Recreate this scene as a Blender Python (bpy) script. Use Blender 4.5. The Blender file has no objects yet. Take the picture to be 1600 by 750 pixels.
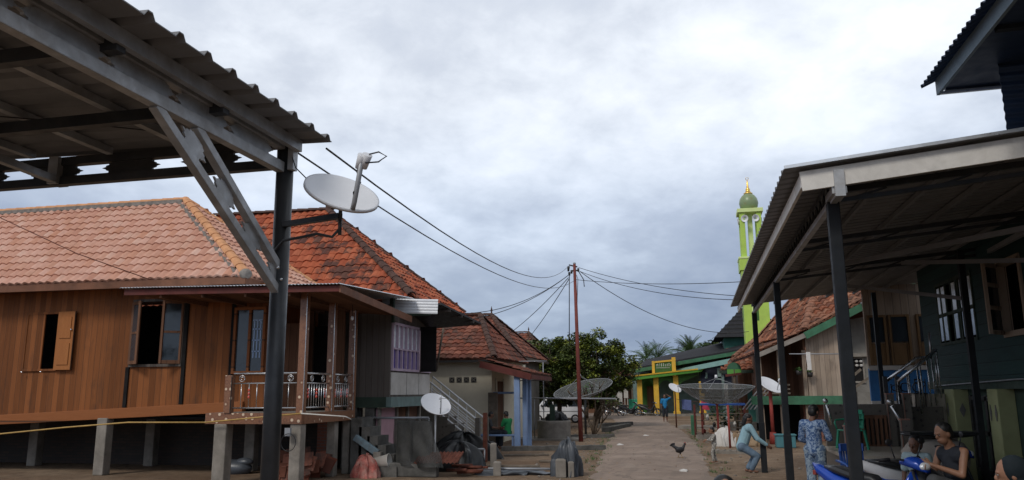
import bpy, bmesh, math, random
from mathutils import Vector, Matrix, noise
R_ = math.radians
random.seed(7)
S = bpy.context.scene
V = Vector
# ------------------------------------------------------------------ camera
FPX = 1220.0; CAMH = 1.8
PIT, YAW, ROLL = R_(11.04), R_(13.1), R_(0.4)
fw = V((-math.sin(YAW)*math.cos(PIT), math.cos(YAW)*math.cos(PIT), math.sin(PIT)))
rt0 = V((math.cos(YAW), math.sin(YAW), 0)); up0 = rt0.cross(fw)
rt = math.cos(ROLL)*rt0 - math.sin(ROLL)*up0
up = math.sin(ROLL)*rt0 + math.cos(ROLL)*up0
CP = V((0, 0, CAMH))
cam = bpy.data.cameras.new('camera'); camo = bpy.data.objects.new('camera', cam)
S.collection.objects.link(camo)
camo.matrix_world = Matrix(((rt.x, up.x, -fw.x, CP.x), (rt.y, up.y, -fw.y, CP.y), (rt.z, up.z, -fw.z, CP.z), (0, 0, 0, 1)))
cam.sensor_width = 36; cam.lens = 36*FPX/1600; cam.clip_end = 2000; cam.clip_start = .05
S.camera = camo
S.render.resolution_x = 1024; S.render.resolution_y = 480
# pixel helper: turns image coordinates and a chosen plane into a metric position
def ray(x, y): return fw + rt*((x-800)/FPX) + up*((375-y)/FPX)
def PY(x, y, Y): d = ray(x, y); return CP + d*(Y/d.y)
def PX(x, y, X): d = ray(x, y); return CP + d*(X/d.x)
def PZ(x, y, Z=0): d = ray(x, y); return CP + d*((Z-CAMH)/d.z)
def facing(px, py, ratio, tilt):      # plate normal from the image ellipse (minor/major, slant in degrees)
    c = -ray(px, py).normalized(); u_ = (up-c*up.dot(c)).normalized(); r_ = (rt-c*rt.dot(c)).normalized(); t = R_(tilt)
    return (c*ratio+(u_*math.cos(t)+r_*math.sin(t))*math.sqrt(1-ratio*ratio)).normalized()
# ------------------------------------------------------------------ world
SUN_EL, SUN_AZ = 44, 203      # azimuth clockwise from +Y
w = bpy.data.worlds.new('World'); S.world = w; w.use_nodes = True
nt = w.node_tree; nt.nodes.clear()
def N(t, **k):
    n = nt.nodes.new(t)
    for a, b in k.items(): setattr(n, a, b)
    return n
def L(a, b): nt.links.new(a, b)
def math_(op, a, b=None, c=None):
    n = N('ShaderNodeMath', operation=op)
    for i, v in enumerate((a, b, c)):
        if v is None: continue
        if isinstance(v, (int, float)): n.inputs[i].default_value = v
        else: L(v, n.inputs[i])
    return n.outputs[0]
def ramp(fac, stops, interp='LINEAR'):
    n = N('ShaderNodeValToRGB'); n.color_ramp.interpolation = interp
    e = n.color_ramp.elements
    while len(e) < len(stops): e.new(.5)
    for i, (p, c) in enumerate(stops):
        e[i].position = p; e[i].color = (c, c, c, 1) if isinstance(c, (int, float)) else (*c, 1)
    L(fac, n.inputs[0]); return n.outputs[0]
def mixc(f, a, b, bt='MIX'):
    n = N('ShaderNodeMix', data_type='RGBA', blend_type=bt)
    for s, v in ((0, f), (6, a), (7, b)):
        if isinstance(v, (int, float)): n.inputs[s].default_value = v if s == 0 else (v, v, v, 1)
        elif isinstance(v, tuple): n.inputs[s].default_value = (*v, 1)
        else: L(v, n.inputs[s])
    return n.outputs[2]
def noise_(vec, scale, det=4, rough=.55, dist=0):
    n = N('ShaderNodeTexNoise'); n.inputs['Scale'].default_value = scale; n.inputs['Detail'].default_value = det
    n.inputs['Roughness'].default_value = rough; n.inputs['Distortion'].default_value = dist
    L(vec, n.inputs['Vector']); return n.outputs[0]
def mapping(vec, sc=(1, 1, 1), loc=(0, 0, 0), rot=(0, 0, 0)):
    n = N('ShaderNodeMapping'); n.inputs['Scale'].default_value = sc; n.inputs['Location'].default_value = loc
    n.inputs['Rotation'].default_value = rot; L(vec, n.inputs['Vector']); return n.outputs[0]
out = N('ShaderNodeOutputWorld'); bg = N('ShaderNodeBackground'); bg.inputs['Strength'].default_value = .1
L(bg.outputs[0], out.inputs[0])
sky = N('ShaderNodeTexSky', sky_type='NISHITA'); sky.sun_disc = False
sky.sun_elevation = R_(SUN_EL); sky.sun_rotation = R_(SUN_AZ)
tc = N('ShaderNodeTexCoord'); sep = N('ShaderNodeSeparateXYZ'); L(tc.outputs['Generated'], sep.inputs[0])
zc = math_('MAXIMUM', sep.outputs[2], .0)
zz = math_('ADD', zc, .34)
cx = math_('DIVIDE', sep.outputs[0], zz); cy = math_('DIVIDE', sep.outputs[1], zz)
cmb = N('ShaderNodeCombineXYZ'); L(cx, cmb.inputs[0]); L(cy, cmb.inputs[1])
cv = mapping(cmb.outputs[0], rot=(0, 0, R_(-24)), sc=(1, 1, 1))
n1 = noise_(cv, 1.35, 9, .52, .1)
n2 = noise_(mapping(cv, loc=(5.3, 1.7, 0)), .75, 4, .5, .2)
n3 = noise_(mapping(cv, loc=(1.3, 8.7, 2)), 6.5, 7, .58, .15)
dens = math_('ADD', math_('ADD', math_('MULTIPLY', n1, .55), math_('MULTIPLY', n2, .5)), math_('MULTIPLY', n3, .27))
# cloud radiance (multiplied by the strength .1): thin cloud bright, thick bases blue-grey
ccol = ramp(dens, [(.40, (9.9, 10.0, 10.3)), (.50, (8.0, 8.35, 8.95)), (.58, (6.5, 6.95, 7.65)), (.66, (5.0, 5.45, 6.25)), (.82, (3.3, 3.8, 4.8))])
elev = ramp(zc, [(0, (.72, .82, .93)), (.10, (.80, .89, 1.0)), (.22, (1.0, 1.07, 1.17)), (.36, (1.34, 1.34, 1.34)), (.50, (1.5, 1.48, 1.45)), (.65, (1.0, .98, .95)), (1, (.8, .78, .75))])
ccol = mixc(1.0, ccol, elev, 'MULTIPLY')
gap = ramp(n1, [(.24, .35), (.36, 0.0)])
skyc = mixc(1.0, sky.outputs[0], 1.6, 'MULTIPLY')
L(mixc(gap, ccol, skyc), bg.inputs[0])
sun = bpy.data.lights.new('sun', 'SUN'); sun.energy = 1.5; sun.angle = R_(14); sun.color = (1, .95, .88)
suno = bpy.data.objects.new('sun', sun); S.collection.objects.link(suno)
az = R_(SUN_AZ); el = R_(SUN_EL)
sd = V((math.sin(az)*math.cos(el), math.cos(az)*math.cos(el), math.sin(el)))
suno.rotation_euler = sd.to_track_quat('Z', 'Y').to_euler()
S.view_settings.view_transform = 'Standard'; S.view_settings.look = 'None'
S.view_settings.exposure = -0.02; S.view_settings.gamma = 1
S.render.engine = 'CYCLES'
# ------------------------------------------------------------------ materials
M = {}
def newmat(name):
    global nt
    m = bpy.data.materials.new(name); m.use_nodes = True; nt = m.node_tree; nt.nodes.clear()
    o = N('ShaderNodeOutputMaterial'); b = N('ShaderNodeBsdfPrincipled'); L(b.outputs[0], o.inputs[0])
    t = N('ShaderNodeTexCoord'); M[name] = m
    return m, b, t.outputs['Object'], o
def bump(b, h, s, d=.01):
    n = N('ShaderNodeBump'); n.inputs['Strength'].default_value = s; n.inputs['Distance'].default_value = d
    L(h, n.inputs['Height']); L(n.outputs[0], b.inputs['Normal'])
def simple(name, col, rough=.6, metal=0, var=.18, sc=3, bs=0, bsc=40, dirt=0, dcol=(.06, .05, .04), dsc=1.3, alpha=None, spec=None):
    m, b, v, o = newmat(name)
    n = noise_(v, sc, 6, .6)
    lo = tuple(c*(1-var) for c in col); hi = tuple(min(1, c*(1+var)) for c in col)
    c = mixc(ramp(n, [(.3, 0.), (.7, 1.)]), lo, hi)
    if dirt:
        d = noise_(v, dsc, 8, .7, .4)
        c = mixc(ramp(d, [(.5-.1, 0.), (.72, dirt)]), c, dcol)
    L(c, b.inputs['Base Color'])
    L(ramp(noise_(v, sc*2.3, 4), [(.3, max(0, rough-.1)), (.7, min(1, rough+.12))]), b.inputs['Roughness'])
    b.inputs['Metallic'].default_value = metal
    if spec is None and rough >= .6: spec = .22
    if spec is not None: b.inputs['Specular IOR Level'].default_value = spec
    if alpha is not None: b.inputs['Alpha'].default_value = alpha
    if bs: bump(b, noise_(v, bsc, 5, .6), bs)
    return m
def planks(name, c1, c2, axis=0, wd=.14, rough=.65, dark=(.05, .03, .02), grain=(18, 1.2), along=2, wear=.55):
    m, b, v, o = newmat(name)
    s = N('ShaderNodeSeparateXYZ'); L(v, s.inputs[0])
    x = math_('DIVIDE', s.outputs[axis], wd); cell = math_('FLOOR', x)
    wn = N('ShaderNodeTexWhiteNoise', noise_dimensions='1D'); L(cell, wn.inputs['W'])
    fr = math_('SUBTRACT', x, cell)
    gap = math_('MINIMUM', fr, math_('SUBTRACT', 1, fr))
    gm = ramp(gap, [(0, 0.), (.045, 1.)])
    sc = [grain[0]]*3; sc[along] = grain[1]
    off = N('ShaderNodeVectorMath', operation='ADD'); L(v, off.inputs[0])
    cb = N('ShaderNodeCombineXYZ')
    L(math_('MULTIPLY', wn.outputs['Value'], 20), cb.inputs[along]); L(cb.outputs[0], off.inputs[1])
    g = noise_(mapping(off.outputs[0], sc=tuple(sc)), 1, 7, .62, .6)
    f = math_('ADD', math_('MULTIPLY', wn.outputs['Value'], .5), math_('MULTIPLY', g, .6))
    c = mixc(ramp(f, [(.22, 0.), (.85, 1.)]), c1, c2)
    kn = noise_(mapping(v, sc=tuple(3.5 if i != along else 1.1 for i in range(3))), 1, 5, .6, .3)
    c = mixc(ramp(kn, [(.55, 0.), (.75, wear)]), c, dark)
    c = mixc(gm, dark, c)
    L(c, b.inputs['Base Color']); b.inputs['Roughness'].default_value = max(rough, .65); b.inputs['Specular IOR Level'].default_value = .18
    bump(b, mixc(gm, 0., g), .5, .012)
    return m
def tilemat(name, cols, moss=.0, mosscol=(.05, .045, .04), grad=.25):
    m, b, v, o = newmat(name)
    at = N('ShaderNodeAttribute', attribute_name='tone')
    c = ramp(at.outputs['Fac'], [(i/(len(cols)-1), k) for i, k in enumerate(cols)])
    n = noise_(v, 9, 6, .65)
    c = mixc(ramp(n, [(.35, 0.), (.75, grad)]), c, tuple(k*.55 for k in cols[0]))
    if moss:
        mm = noise_(v, 1.1, 8, .72, .3); tt = math_('ADD', mm, math_('MULTIPLY', at.outputs['Fac'], .14))
        c = mixc(ramp(tt, [(.575, 0.), (.66, moss)]), c, mosscol)
    L(c, b.inputs['Base Color']); b.inputs['Roughness'].default_value = .85; b.inputs['Specular IOR Level'].default_value = .2
    bump(b, noise_(v, 60, 4), .25)
    return m
def brick(name, c1, c2, mortar, w_=.22, h_=.075, rot=(R_(90), 0, 0), dark=.3):
    m, b, v, o = newmat(name)
    t = N('ShaderNodeTexBrick'); L(mapping(v, rot=rot), t.inputs['Vector'])
    t.inputs['Color1'].default_value = (*c1, 1); t.inputs['Color2'].default_value = (*c2, 1); t.inputs['Mortar'].default_value = (*mortar, 1)
    t.inputs['Scale'].default_value = 1; t.inputs['Brick Width'].default_value = w_; t.inputs['Row Height'].default_value = h_
    t.inputs['Mortar Size'].default_value = .007
    c = mixc(ramp(noise_(v, 2, 6, .7), [(.4, 0.), (.75, dark)]), t.outputs[0], (.04, .035, .03))
    L(c, b.inputs['Base Color']); b.inputs['Roughness'].default_value = .85
    bump(b, t.outputs['Fac'], -.3); return m
def dots(name, base, dot, dark, sc=9):
    m, b, v, o = newmat(name)
    t = N('ShaderNodeTexVoronoi'); t.inputs['Scale'].default_value = sc; t.inputs['Randomness'].default_value = .55; L(v, t.inputs['Vector'])
    c = mixc(noise_(v, 30, 5, .7), base, dark)
    c = mixc(ramp(t.outputs['Distance'], [(.0, 1.), (.16, 1.), (.24, 0.)]), c, dot)
    c = mixc(ramp(t.outputs['Distance'], [(.30, 0.), (.34, .7), (.40, 0.)]), c, dark)
    L(c, b.inputs['Base Color']); b.inputs['Roughness'].default_value = .35; return m

simple('dark_steel', (.014, .017, .021), .6, 0, .3, 5, .05, dirt=.25, dcol=(.05, .045, .04), spec=.2)
simple('pipe_grey', (.034, .038, .043), .42, .3, .25, 4, dirt=.4, dcol=(.14, .13, .12))
simple('galv', (.44, .45, .46), .48, .45, .25, 6, .03, dirt=.55, dcol=(.2, .165, .13), dsc=4)
simple('zinc_sheet', (.36, .38, .40), .5, .35, .15, 2, dirt=.35, dcol=(.15, .13, .12))
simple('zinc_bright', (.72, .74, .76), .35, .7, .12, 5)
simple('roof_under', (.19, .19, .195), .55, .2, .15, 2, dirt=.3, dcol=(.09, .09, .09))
simple('fascia_cream', (.74, .71, .66), .6, .0, .12, 2, dirt=.4, dcol=(.2, .18, .15), dsc=3)
simple('blue_roof', (.028, .045, .085), .45, .2, .2, 3, spec=.4)
simple('blue_fascia', (.16, .21, .25), .6, 0, .15, 3)
tilemat('tile_new', [(.50, .25, .175), (.60, .34, .255), (.64, .385, .30), (.55, .28, .19), (.68, .45, .36)], .22, (.40, .17, .09), .18)
tilemat('tile_red_old', [(.30, .075, .04), (.42, .11, .05), (.47, .14, .07), (.36, .09, .045), (.46, .16, .085)], .80, (.042, .036, .034))
tilemat('tile_brown', [(.10, .045, .03), (.24, .075, .045), (.14, .055, .04), (.34, .13, .085), (.17, .07, .05)], .75, (.05, .04, .035))
tilemat('tile_patchy', [(.10, .045, .03), (.30, .10, .05), (.17, .07, .045), (.46, .22, .13), (.22, .08, .05)], .6, (.05, .042, .035))
simple('ridge_tile', (.60, .30, .15), .8, 0, .2, 6, .2)
simple('ridge_dark', (.09, .05, .04), .85, 0, .35, 6, .3, dirt=.4)
simple('ridge_new_mortar', (.22, .20, .18), .9, 0, .3, 10, .3)
simple('dark_tile', (.03, .03, .034), .9, 0, .3, 6, spec=.15)
planks('teak', (.135, .046, .014), (.285, .10, .032), 0, .155, .5)
planks('teak_side', (.135, .046, .014), (.285, .10, .032), 1, .155, .5)
planks('teak_trim', (.21, .07, .024), (.29, .105, .038), 2, .6, .5, along=0, wear=.2)
planks('teak_shutter', (.30, .11, .035), (.44, .18, .06), 0, .5, .5, wear=.2)
planks('grey_wood', (.075, .065, .06), (.14, .12, .105), 0, .16, .8)
planks('grey_wood_side', (.075, .065, .06), (.14, .12, .105), 1, .16, .8)
planks('tan_planks', (.16, .095, .045), (.26, .16, .08), 0, .3, .7)
planks('pale_planks', (.26, .20, .15), (.40, .32, .25), 0, .17, .8, dark=(.08, .06, .05))
planks('brown_planks', (.10, .05, .03), (.2, .1, .06), 0, .15, .8)
planks('brown_planks_side', (.10, .05, .03), (.2, .1, .06), 1, .15, .8)
planks('green_planks', (.012, .035, .034), (.02, .055, .052), 2, .2, .65, dark=(.006, .012, .012), along=1)
simple('maroon', (.12, .03, .025), .6, 0, .25, 3, dirt=.3)
simple('brown_fascia', (.19, .085, .05), .65, 0, .25, 3, dirt=.3)
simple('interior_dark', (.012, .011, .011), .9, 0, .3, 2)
simple('concrete', (.26, .235, .205), .9, 0, .22, 3, .35, 30, dirt=.55, dcol=(.08, .07, .055), dsc=2.2)
simple('concrete_dark', (.13, .125, .115), .9, 0, .3, 3, .35, 30, dirt=.8, dcol=(.02, .02, .018), dsc=1.6)
simple('plaster_cream', (.72, .66, .52), .85, 0, .06, 2, .08, 60, dirt=.25, dcol=(.33, .28, .2), dsc=.9)
simple('plaster_white', (.52, .50, .47), .85, 0, .1, 3, .1, dirt=.5, dcol=(.25, .22, .18))
simple('plaster_grey', (.20, .19, .17), .9, 0, .15, 2, .1, dirt=.5)
simple('teal_paint', (.16, .23, .22), .7, 0, .2, 3, dirt=.5, dcol=(.08, .08, .07))
simple('green_paint', (.05, .16, .09), .6, 0, .25, 3, dirt=.35)
simple('dark_green_beam', (.035, .06, .045), .7, 0, .3, 3, dirt=.4)
simple('pink_paint', (.50, .30, .34), .7, 0, .12, 3, dirt=.35, dcol=(.3, .2, .2))
simple('lilac_paint', (.46, .36, .44), .6, 0, .12, 4, dirt=.25, dcol=(.2, .15, .2))
simple('purple_panel', (.10, .07, .28), .4, 0, .2, 3)
simple('blue_panel', (.05, .16, .36), .5, 0, .2, 3)
simple('blue_wall', (.035, .15, .36), .6, 0, .15, 3, dirt=.25)
simple('sky_blue_paint', (.20, .30, .50), .6, 0, .12, 4, dirt=.35, dcol=(.25, .25, .28))
simple('lime', (.42, .60, .09), .55, 0, .1, 2, dirt=.2, dcol=(.3, .35, .1))
simple('lime_trim', (.62, .74, .30), .55, 0, .08, 2)
simple('deep_green', (.05, .13, .03), .6, 0, .2, 3)
simple('mid_green', (.10, .32, .05), .55, 0, .15, 3)
simple('yellow_paint', (.68, .40, .035), .55, 0, .12, 3, dirt=.2, dcol=(.4, .25, .05))
simple('gold', (.75, .48, .12), .3, .8, .15, 4)
simple('pillar_yellow', (.36, .37, .19), .7, 0, .12, 3, dirt=.3, dcol=(.15, .16, .08))
simple('dish_white', (.72, .73, .76), .45, 0, .05, 3, dirt=.12, dcol=(.4, .38, .35))
simple('dish_grey', (.30, .31, .33), .5, .3, .1, 4)
simple('rust', (.13, .045, .03), .8, .1, .4, 8, .2, dirt=.4, dcol=(.07, .03, .02))
simple('pole_rust', (.20, .055, .045), .65, .1, .2, 4, dirt=.35, dcol=(.08, .03, .025))
simple('red_paint', (.26, .045, .035), .6, 0, .25, 3, dirt=.3)
simple('black_rubber', (.018, .018, .02), .6, 0, .2, 6)
simple('black_cable', (.012, .012, .014), .5, 0, .2, 6)
simple('yellow_cable', (.45, .28, .08), .5, 0, .2, 6)
simple('chrome', (.75, .76, .78), .18, 1, .05, 6)
simple('steel_rail', (.58, .58, .58), .28, .9, .1, 6)
simple('iron_black', (.03, .028, .028), .5, .2, .2, 5)
simple('glass_dark', (.03, .04, .05), .08, 0, .2, 2, spec=.8)
simple('glass_blue', (.28, .40, .62), .2, 0, .25, 2, spec=.7)
simple('glass_pale', (.72, .80, .90), .25, 0, .3, 2, spec=.7)
simple('white_paint', (.72, .73, .74), .35, 0, .05, 3, dirt=.15, dcol=(.4, .38, .34))
simple('car_white', (.74, .75, .77), .25, 0, .03, 2, dirt=.15, dcol=(.45, .42, .38))
simple('plastic_white', (.62, .60, .56), .5, 0, .1, 3, dirt=.4, dcol=(.3, .26, .2))
simple('plastic_green', (.03, .30, .18), .4, 0, .08, 3)
simple('plastic_blue', (.02, .07, .27), .4, 0, .08, 3)
simple('bike_blue', (.012, .06, .38), .22, .1, .1, 3, spec=.6)
simple('bike_black', (.02, .02, .022), .4, 0, .1, 3)
simple('bike_silver', (.45, .46, .48), .3, .5, .1, 3)
simple('bike_white', (.68, .68, .70), .3, 0, .1, 3)
simple('lamp_lens', (.8, .82, .85), .1, .3, .05, 3)
simple('bin_teal', (.06, .20, .23), .5, 0, .12, 3, dirt=.3)
simple('tarp_grey', (.06, .068, .08), .42, 0, .3, 3, .3, 14)
simple('tarp_black', (.012, .013, .014), .4, 0, .3, 5, .3, 14)
simple('tarp_navy', (.02, .023, .038), .9, 0, .25, 1.5, .2, 6)
simple('sack_white', (.60, .58, .55), .8, 0, .12, 4, .5, 12, dirt=.3, dcol=(.3, .26, .2))
simple('sack_tan', (.30, .21, .13), .85, 0, .15, 4, .5, 12, dirt=.3)
simple('sack_pale', (.38, .33, .28), .85, 0, .15, 4, .5, 12, dirt=.3)
simple('sack_red', (.38, .10, .08), .7, 0, .4, 9, .5, 12, dirt=.5, dcol=(.5, .45, .38), dsc=6)
simple('cloth_blue', (.10, .13, .28), .8, 0, .2, 5, .3)
simple('cloth_red', (.42, .05, .09), .8, 0, .2, 5, .3)
simple('cloth_white', (.6, .58, .55), .8, 0, .1, 5, .3)
simple('stone', (.24, .21, .18), .95, 0, .3, 8, .5, 20)
simple('wood_grey', (.17, .14, .11), .9, 0, .3, 5, .3, dirt=.5)
simple('bark', (.10, .075, .055), .95, 0, .35, 8, .6, 20)
simple('leaf_tree', (.075, .105, .025), .55, 0, .55, 1.1, spec=.35)
simple('leaf_light', (.20, .23, .035), .5, 0, .35, 2, spec=.35)
simple('leaf_far', (.035, .060, .030), .7, 0, .4, 1, spec=.2)
simple('leaf_palm', (.055, .10, .03), .6, 0, .35, 1.5, spec=.3)
simple('leaf_plant', (.07, .14, .04), .6, 0, .4, 6)
simple('skin', (.27, .135, .08), .55, 0, .1, 6)
simple('skin_dark', (.17, .08, .05), .55, 0, .1, 6)
simple('hair', (.010, .009, .009), .5, 0, .3, 30)
simple('eye', (.26, .24, .22), .2, 0, .02, 5)
simple('feather', (.012, .011, .013), .5, 0, .3, 30, .3)
simple('comb', (.4, .03, .02), .6)
simple('chicken_leg', (.35, .22, .07), .6)
simple('shirt_blue', (.27, .43, .50), .8, 0, .1, 5, .9, 9)
simple('jeans', (.13, .19, .26), .85, 0, .3, 7, .9, 10)
simple('bright_blue', (.02, .19, .42), .8, 0, .1, 5)
simple('dark_cloth', (.025, .028, .035), .85, 0, .2, 5, .8, 9)
simple('green_cloth', (.02, .20, .07), .85, 0, .15, 5)
simple('grey_cloth', (.06, .062, .065), .85, 0, .2, 5, .8, 9)
simple('scarf_black', (.012, .018, .022), .85, 0, .2, 5, .2, 12)
def pattern(name, a, b_, sc, lo=.46, hi=.54):
    m, b, v, o = newmat(name); n = noise_(v, sc, 3, .6, 1.2)
    c = mixc(ramp(n, [(lo, 0.), (hi, 1.)]), a, b_); L(c, b.inputs['Base Color']); b.inputs['Roughness'].default_value = .85; bump(b, noise_(v, 10, 4, .6, .8), .7, .02)
pattern('cloth_floral', (.05, .11, .26), (.30, .40, .55), 22)
pattern('cloth_shorts', (.08, .13, .22), (.28, .36, .44), 14)
pattern('cloth_check', (.16, .15, .14), (.42, .40, .36), 26)
dots('floral_tile', (.34, .17, .085), (.66, .52, .38), (.11, .04, .03), 6.5)
dots('wall_tile', (.17, .15, .125), (.05, .04, .035), (.10, .085, .07), 8)
dots('door_tile', (.46, .41, .34), (.30, .26, .2), (.36, .31, .25), 6)
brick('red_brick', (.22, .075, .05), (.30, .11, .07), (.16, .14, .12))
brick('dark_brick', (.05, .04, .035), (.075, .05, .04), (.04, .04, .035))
# mesh dish: wire mesh drawn as an open net
def meshmat(name, col, a):
    m, b, v, o = newmat(name); tr = N('ShaderNodeBsdfTransparent'); mx = N('ShaderNodeMixShader')
    wv = noise_(v, 1.5, 2, .5)
    L(ramp(wv, [(.3, a-.12), (.7, a+.12)]), mx.inputs[0]); L(tr.outputs[0], mx.inputs[1]); L(b.outputs[0], mx.inputs[2]); L(mx.outputs[0], o.inputs[0])
    b.inputs['Base Color'].default_value = (*col, 1); b.inputs['Roughness'].default_value = .6
meshmat('dish_mesh', (.11, .115, .11), .42)
meshmat('net_black', (.012, .013, .012), .62)
# ground
def groundmat():
    m, b, v, o = newmat('dirt')
    a = noise_(v, .35, 6, .6); c_ = noise_(v, 3.5, 8, .7, .3); d = noise_(v, 26, 4, .7)
    c = mixc(ramp(a, [(.35, 0.), (.65, 1.)]), (.165, .105, .065), (.28, .205, .14))
    c = mixc(ramp(c_, [(.42, 0.), (.7, .75)]), c, (.09, .062, .045))
    c = mixc(ramp(d, [(.60, 0.), (.68, .7)]), c, (.34, .28, .22))
    c = mixc(ramp(noise_(v, 1.6, 6, .65), [(.62, 0.), (.72, .55)]), c, (.085, .09, .04))
    L(c, b.inputs['Base Color']); b.inputs['Roughness'].default_value = .95; b.inputs['Specular IOR Level'].default_value = .15
    bump(b, math_('ADD', c_, math_('MULTIPLY', d, .4)), .9, .05)
    m, b, v, o = newmat('road')
    a = noise_(v, .55, 7, .62, .3); c_ = noise_(v, 5, 8, .72); d = noise_(v, 60, 3, .7)
    c = mixc(ramp(a, [(.35, 0.), (.68, 1.)]), (.20, .145, .11), (.30, .225, .175))
    c = mixc(ramp(c_, [(.50, 0.), (.72, .6)]), c, (.13, .095, .075))
    c = mixc(ramp(noise_(mapping(v, sc=(2.2, .35, 1)), 1.3, 6, .65, .4), [(.50, 0.), (.60, .45)]), c, (.15, .115, .09))
    c = mixc(ramp(noise_(v, 1.1, 3, .5, .8), [(.60, 0.), (.615, .35)]), c, (.34, .27, .22))
    c = mixc(ramp(d, [(.3, .0), (.75, .35)]), c, (.36, .30, .26))
    cr = N('ShaderNodeTexVoronoi', feature='DISTANCE_TO_EDGE'); cr.inputs['Scale'].default_value = .45
    vv = N('ShaderNodeVectorMath', operation='ADD'); L(v, vv.inputs[0])
    nn = N('ShaderNodeTexNoise'); nn.inputs['Scale'].default_value = 1.2; nn.inputs['Detail'].default_value = 6; L(v, nn.inputs['Vector']); L(nn.outputs[1], vv.inputs[1]); L(vv.outputs[0], cr.inputs['Vector'])
    c = mixc(ramp(cr.outputs['Distance'], [(0, .6), (.006, .35), (.014, 0.)]), c, (.10, .075, .06))
    L(c, b.inputs['Base Color']); b.inputs['Roughness'].default_value = .88; b.inputs['Specular IOR Level'].default_value = .2
    bump(b, math_('ADD', c_, math_('MULTIPLY', d, .3)), .35, .02)
groundmat()
simple('shirt_white', (.38, .48, .50), .8, 0, .15, 5)
simple('copper', (.30, .15, .11), .5, .2, .1, 3)
simple('tile_edge', (.26, .12, .075), .85, 0, .5, 6, .3, dirt=.5)
simple('pale_teal', (.22, .38, .36), .6, 0, .1, 3)
simple('teal_dark', (.04, .13, .11), .7, 0, .2, 3)
dots('dome_tile', (.20, .36, .20), (.50, .42, .14), (.24, .22, .10), 1.6)
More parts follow.
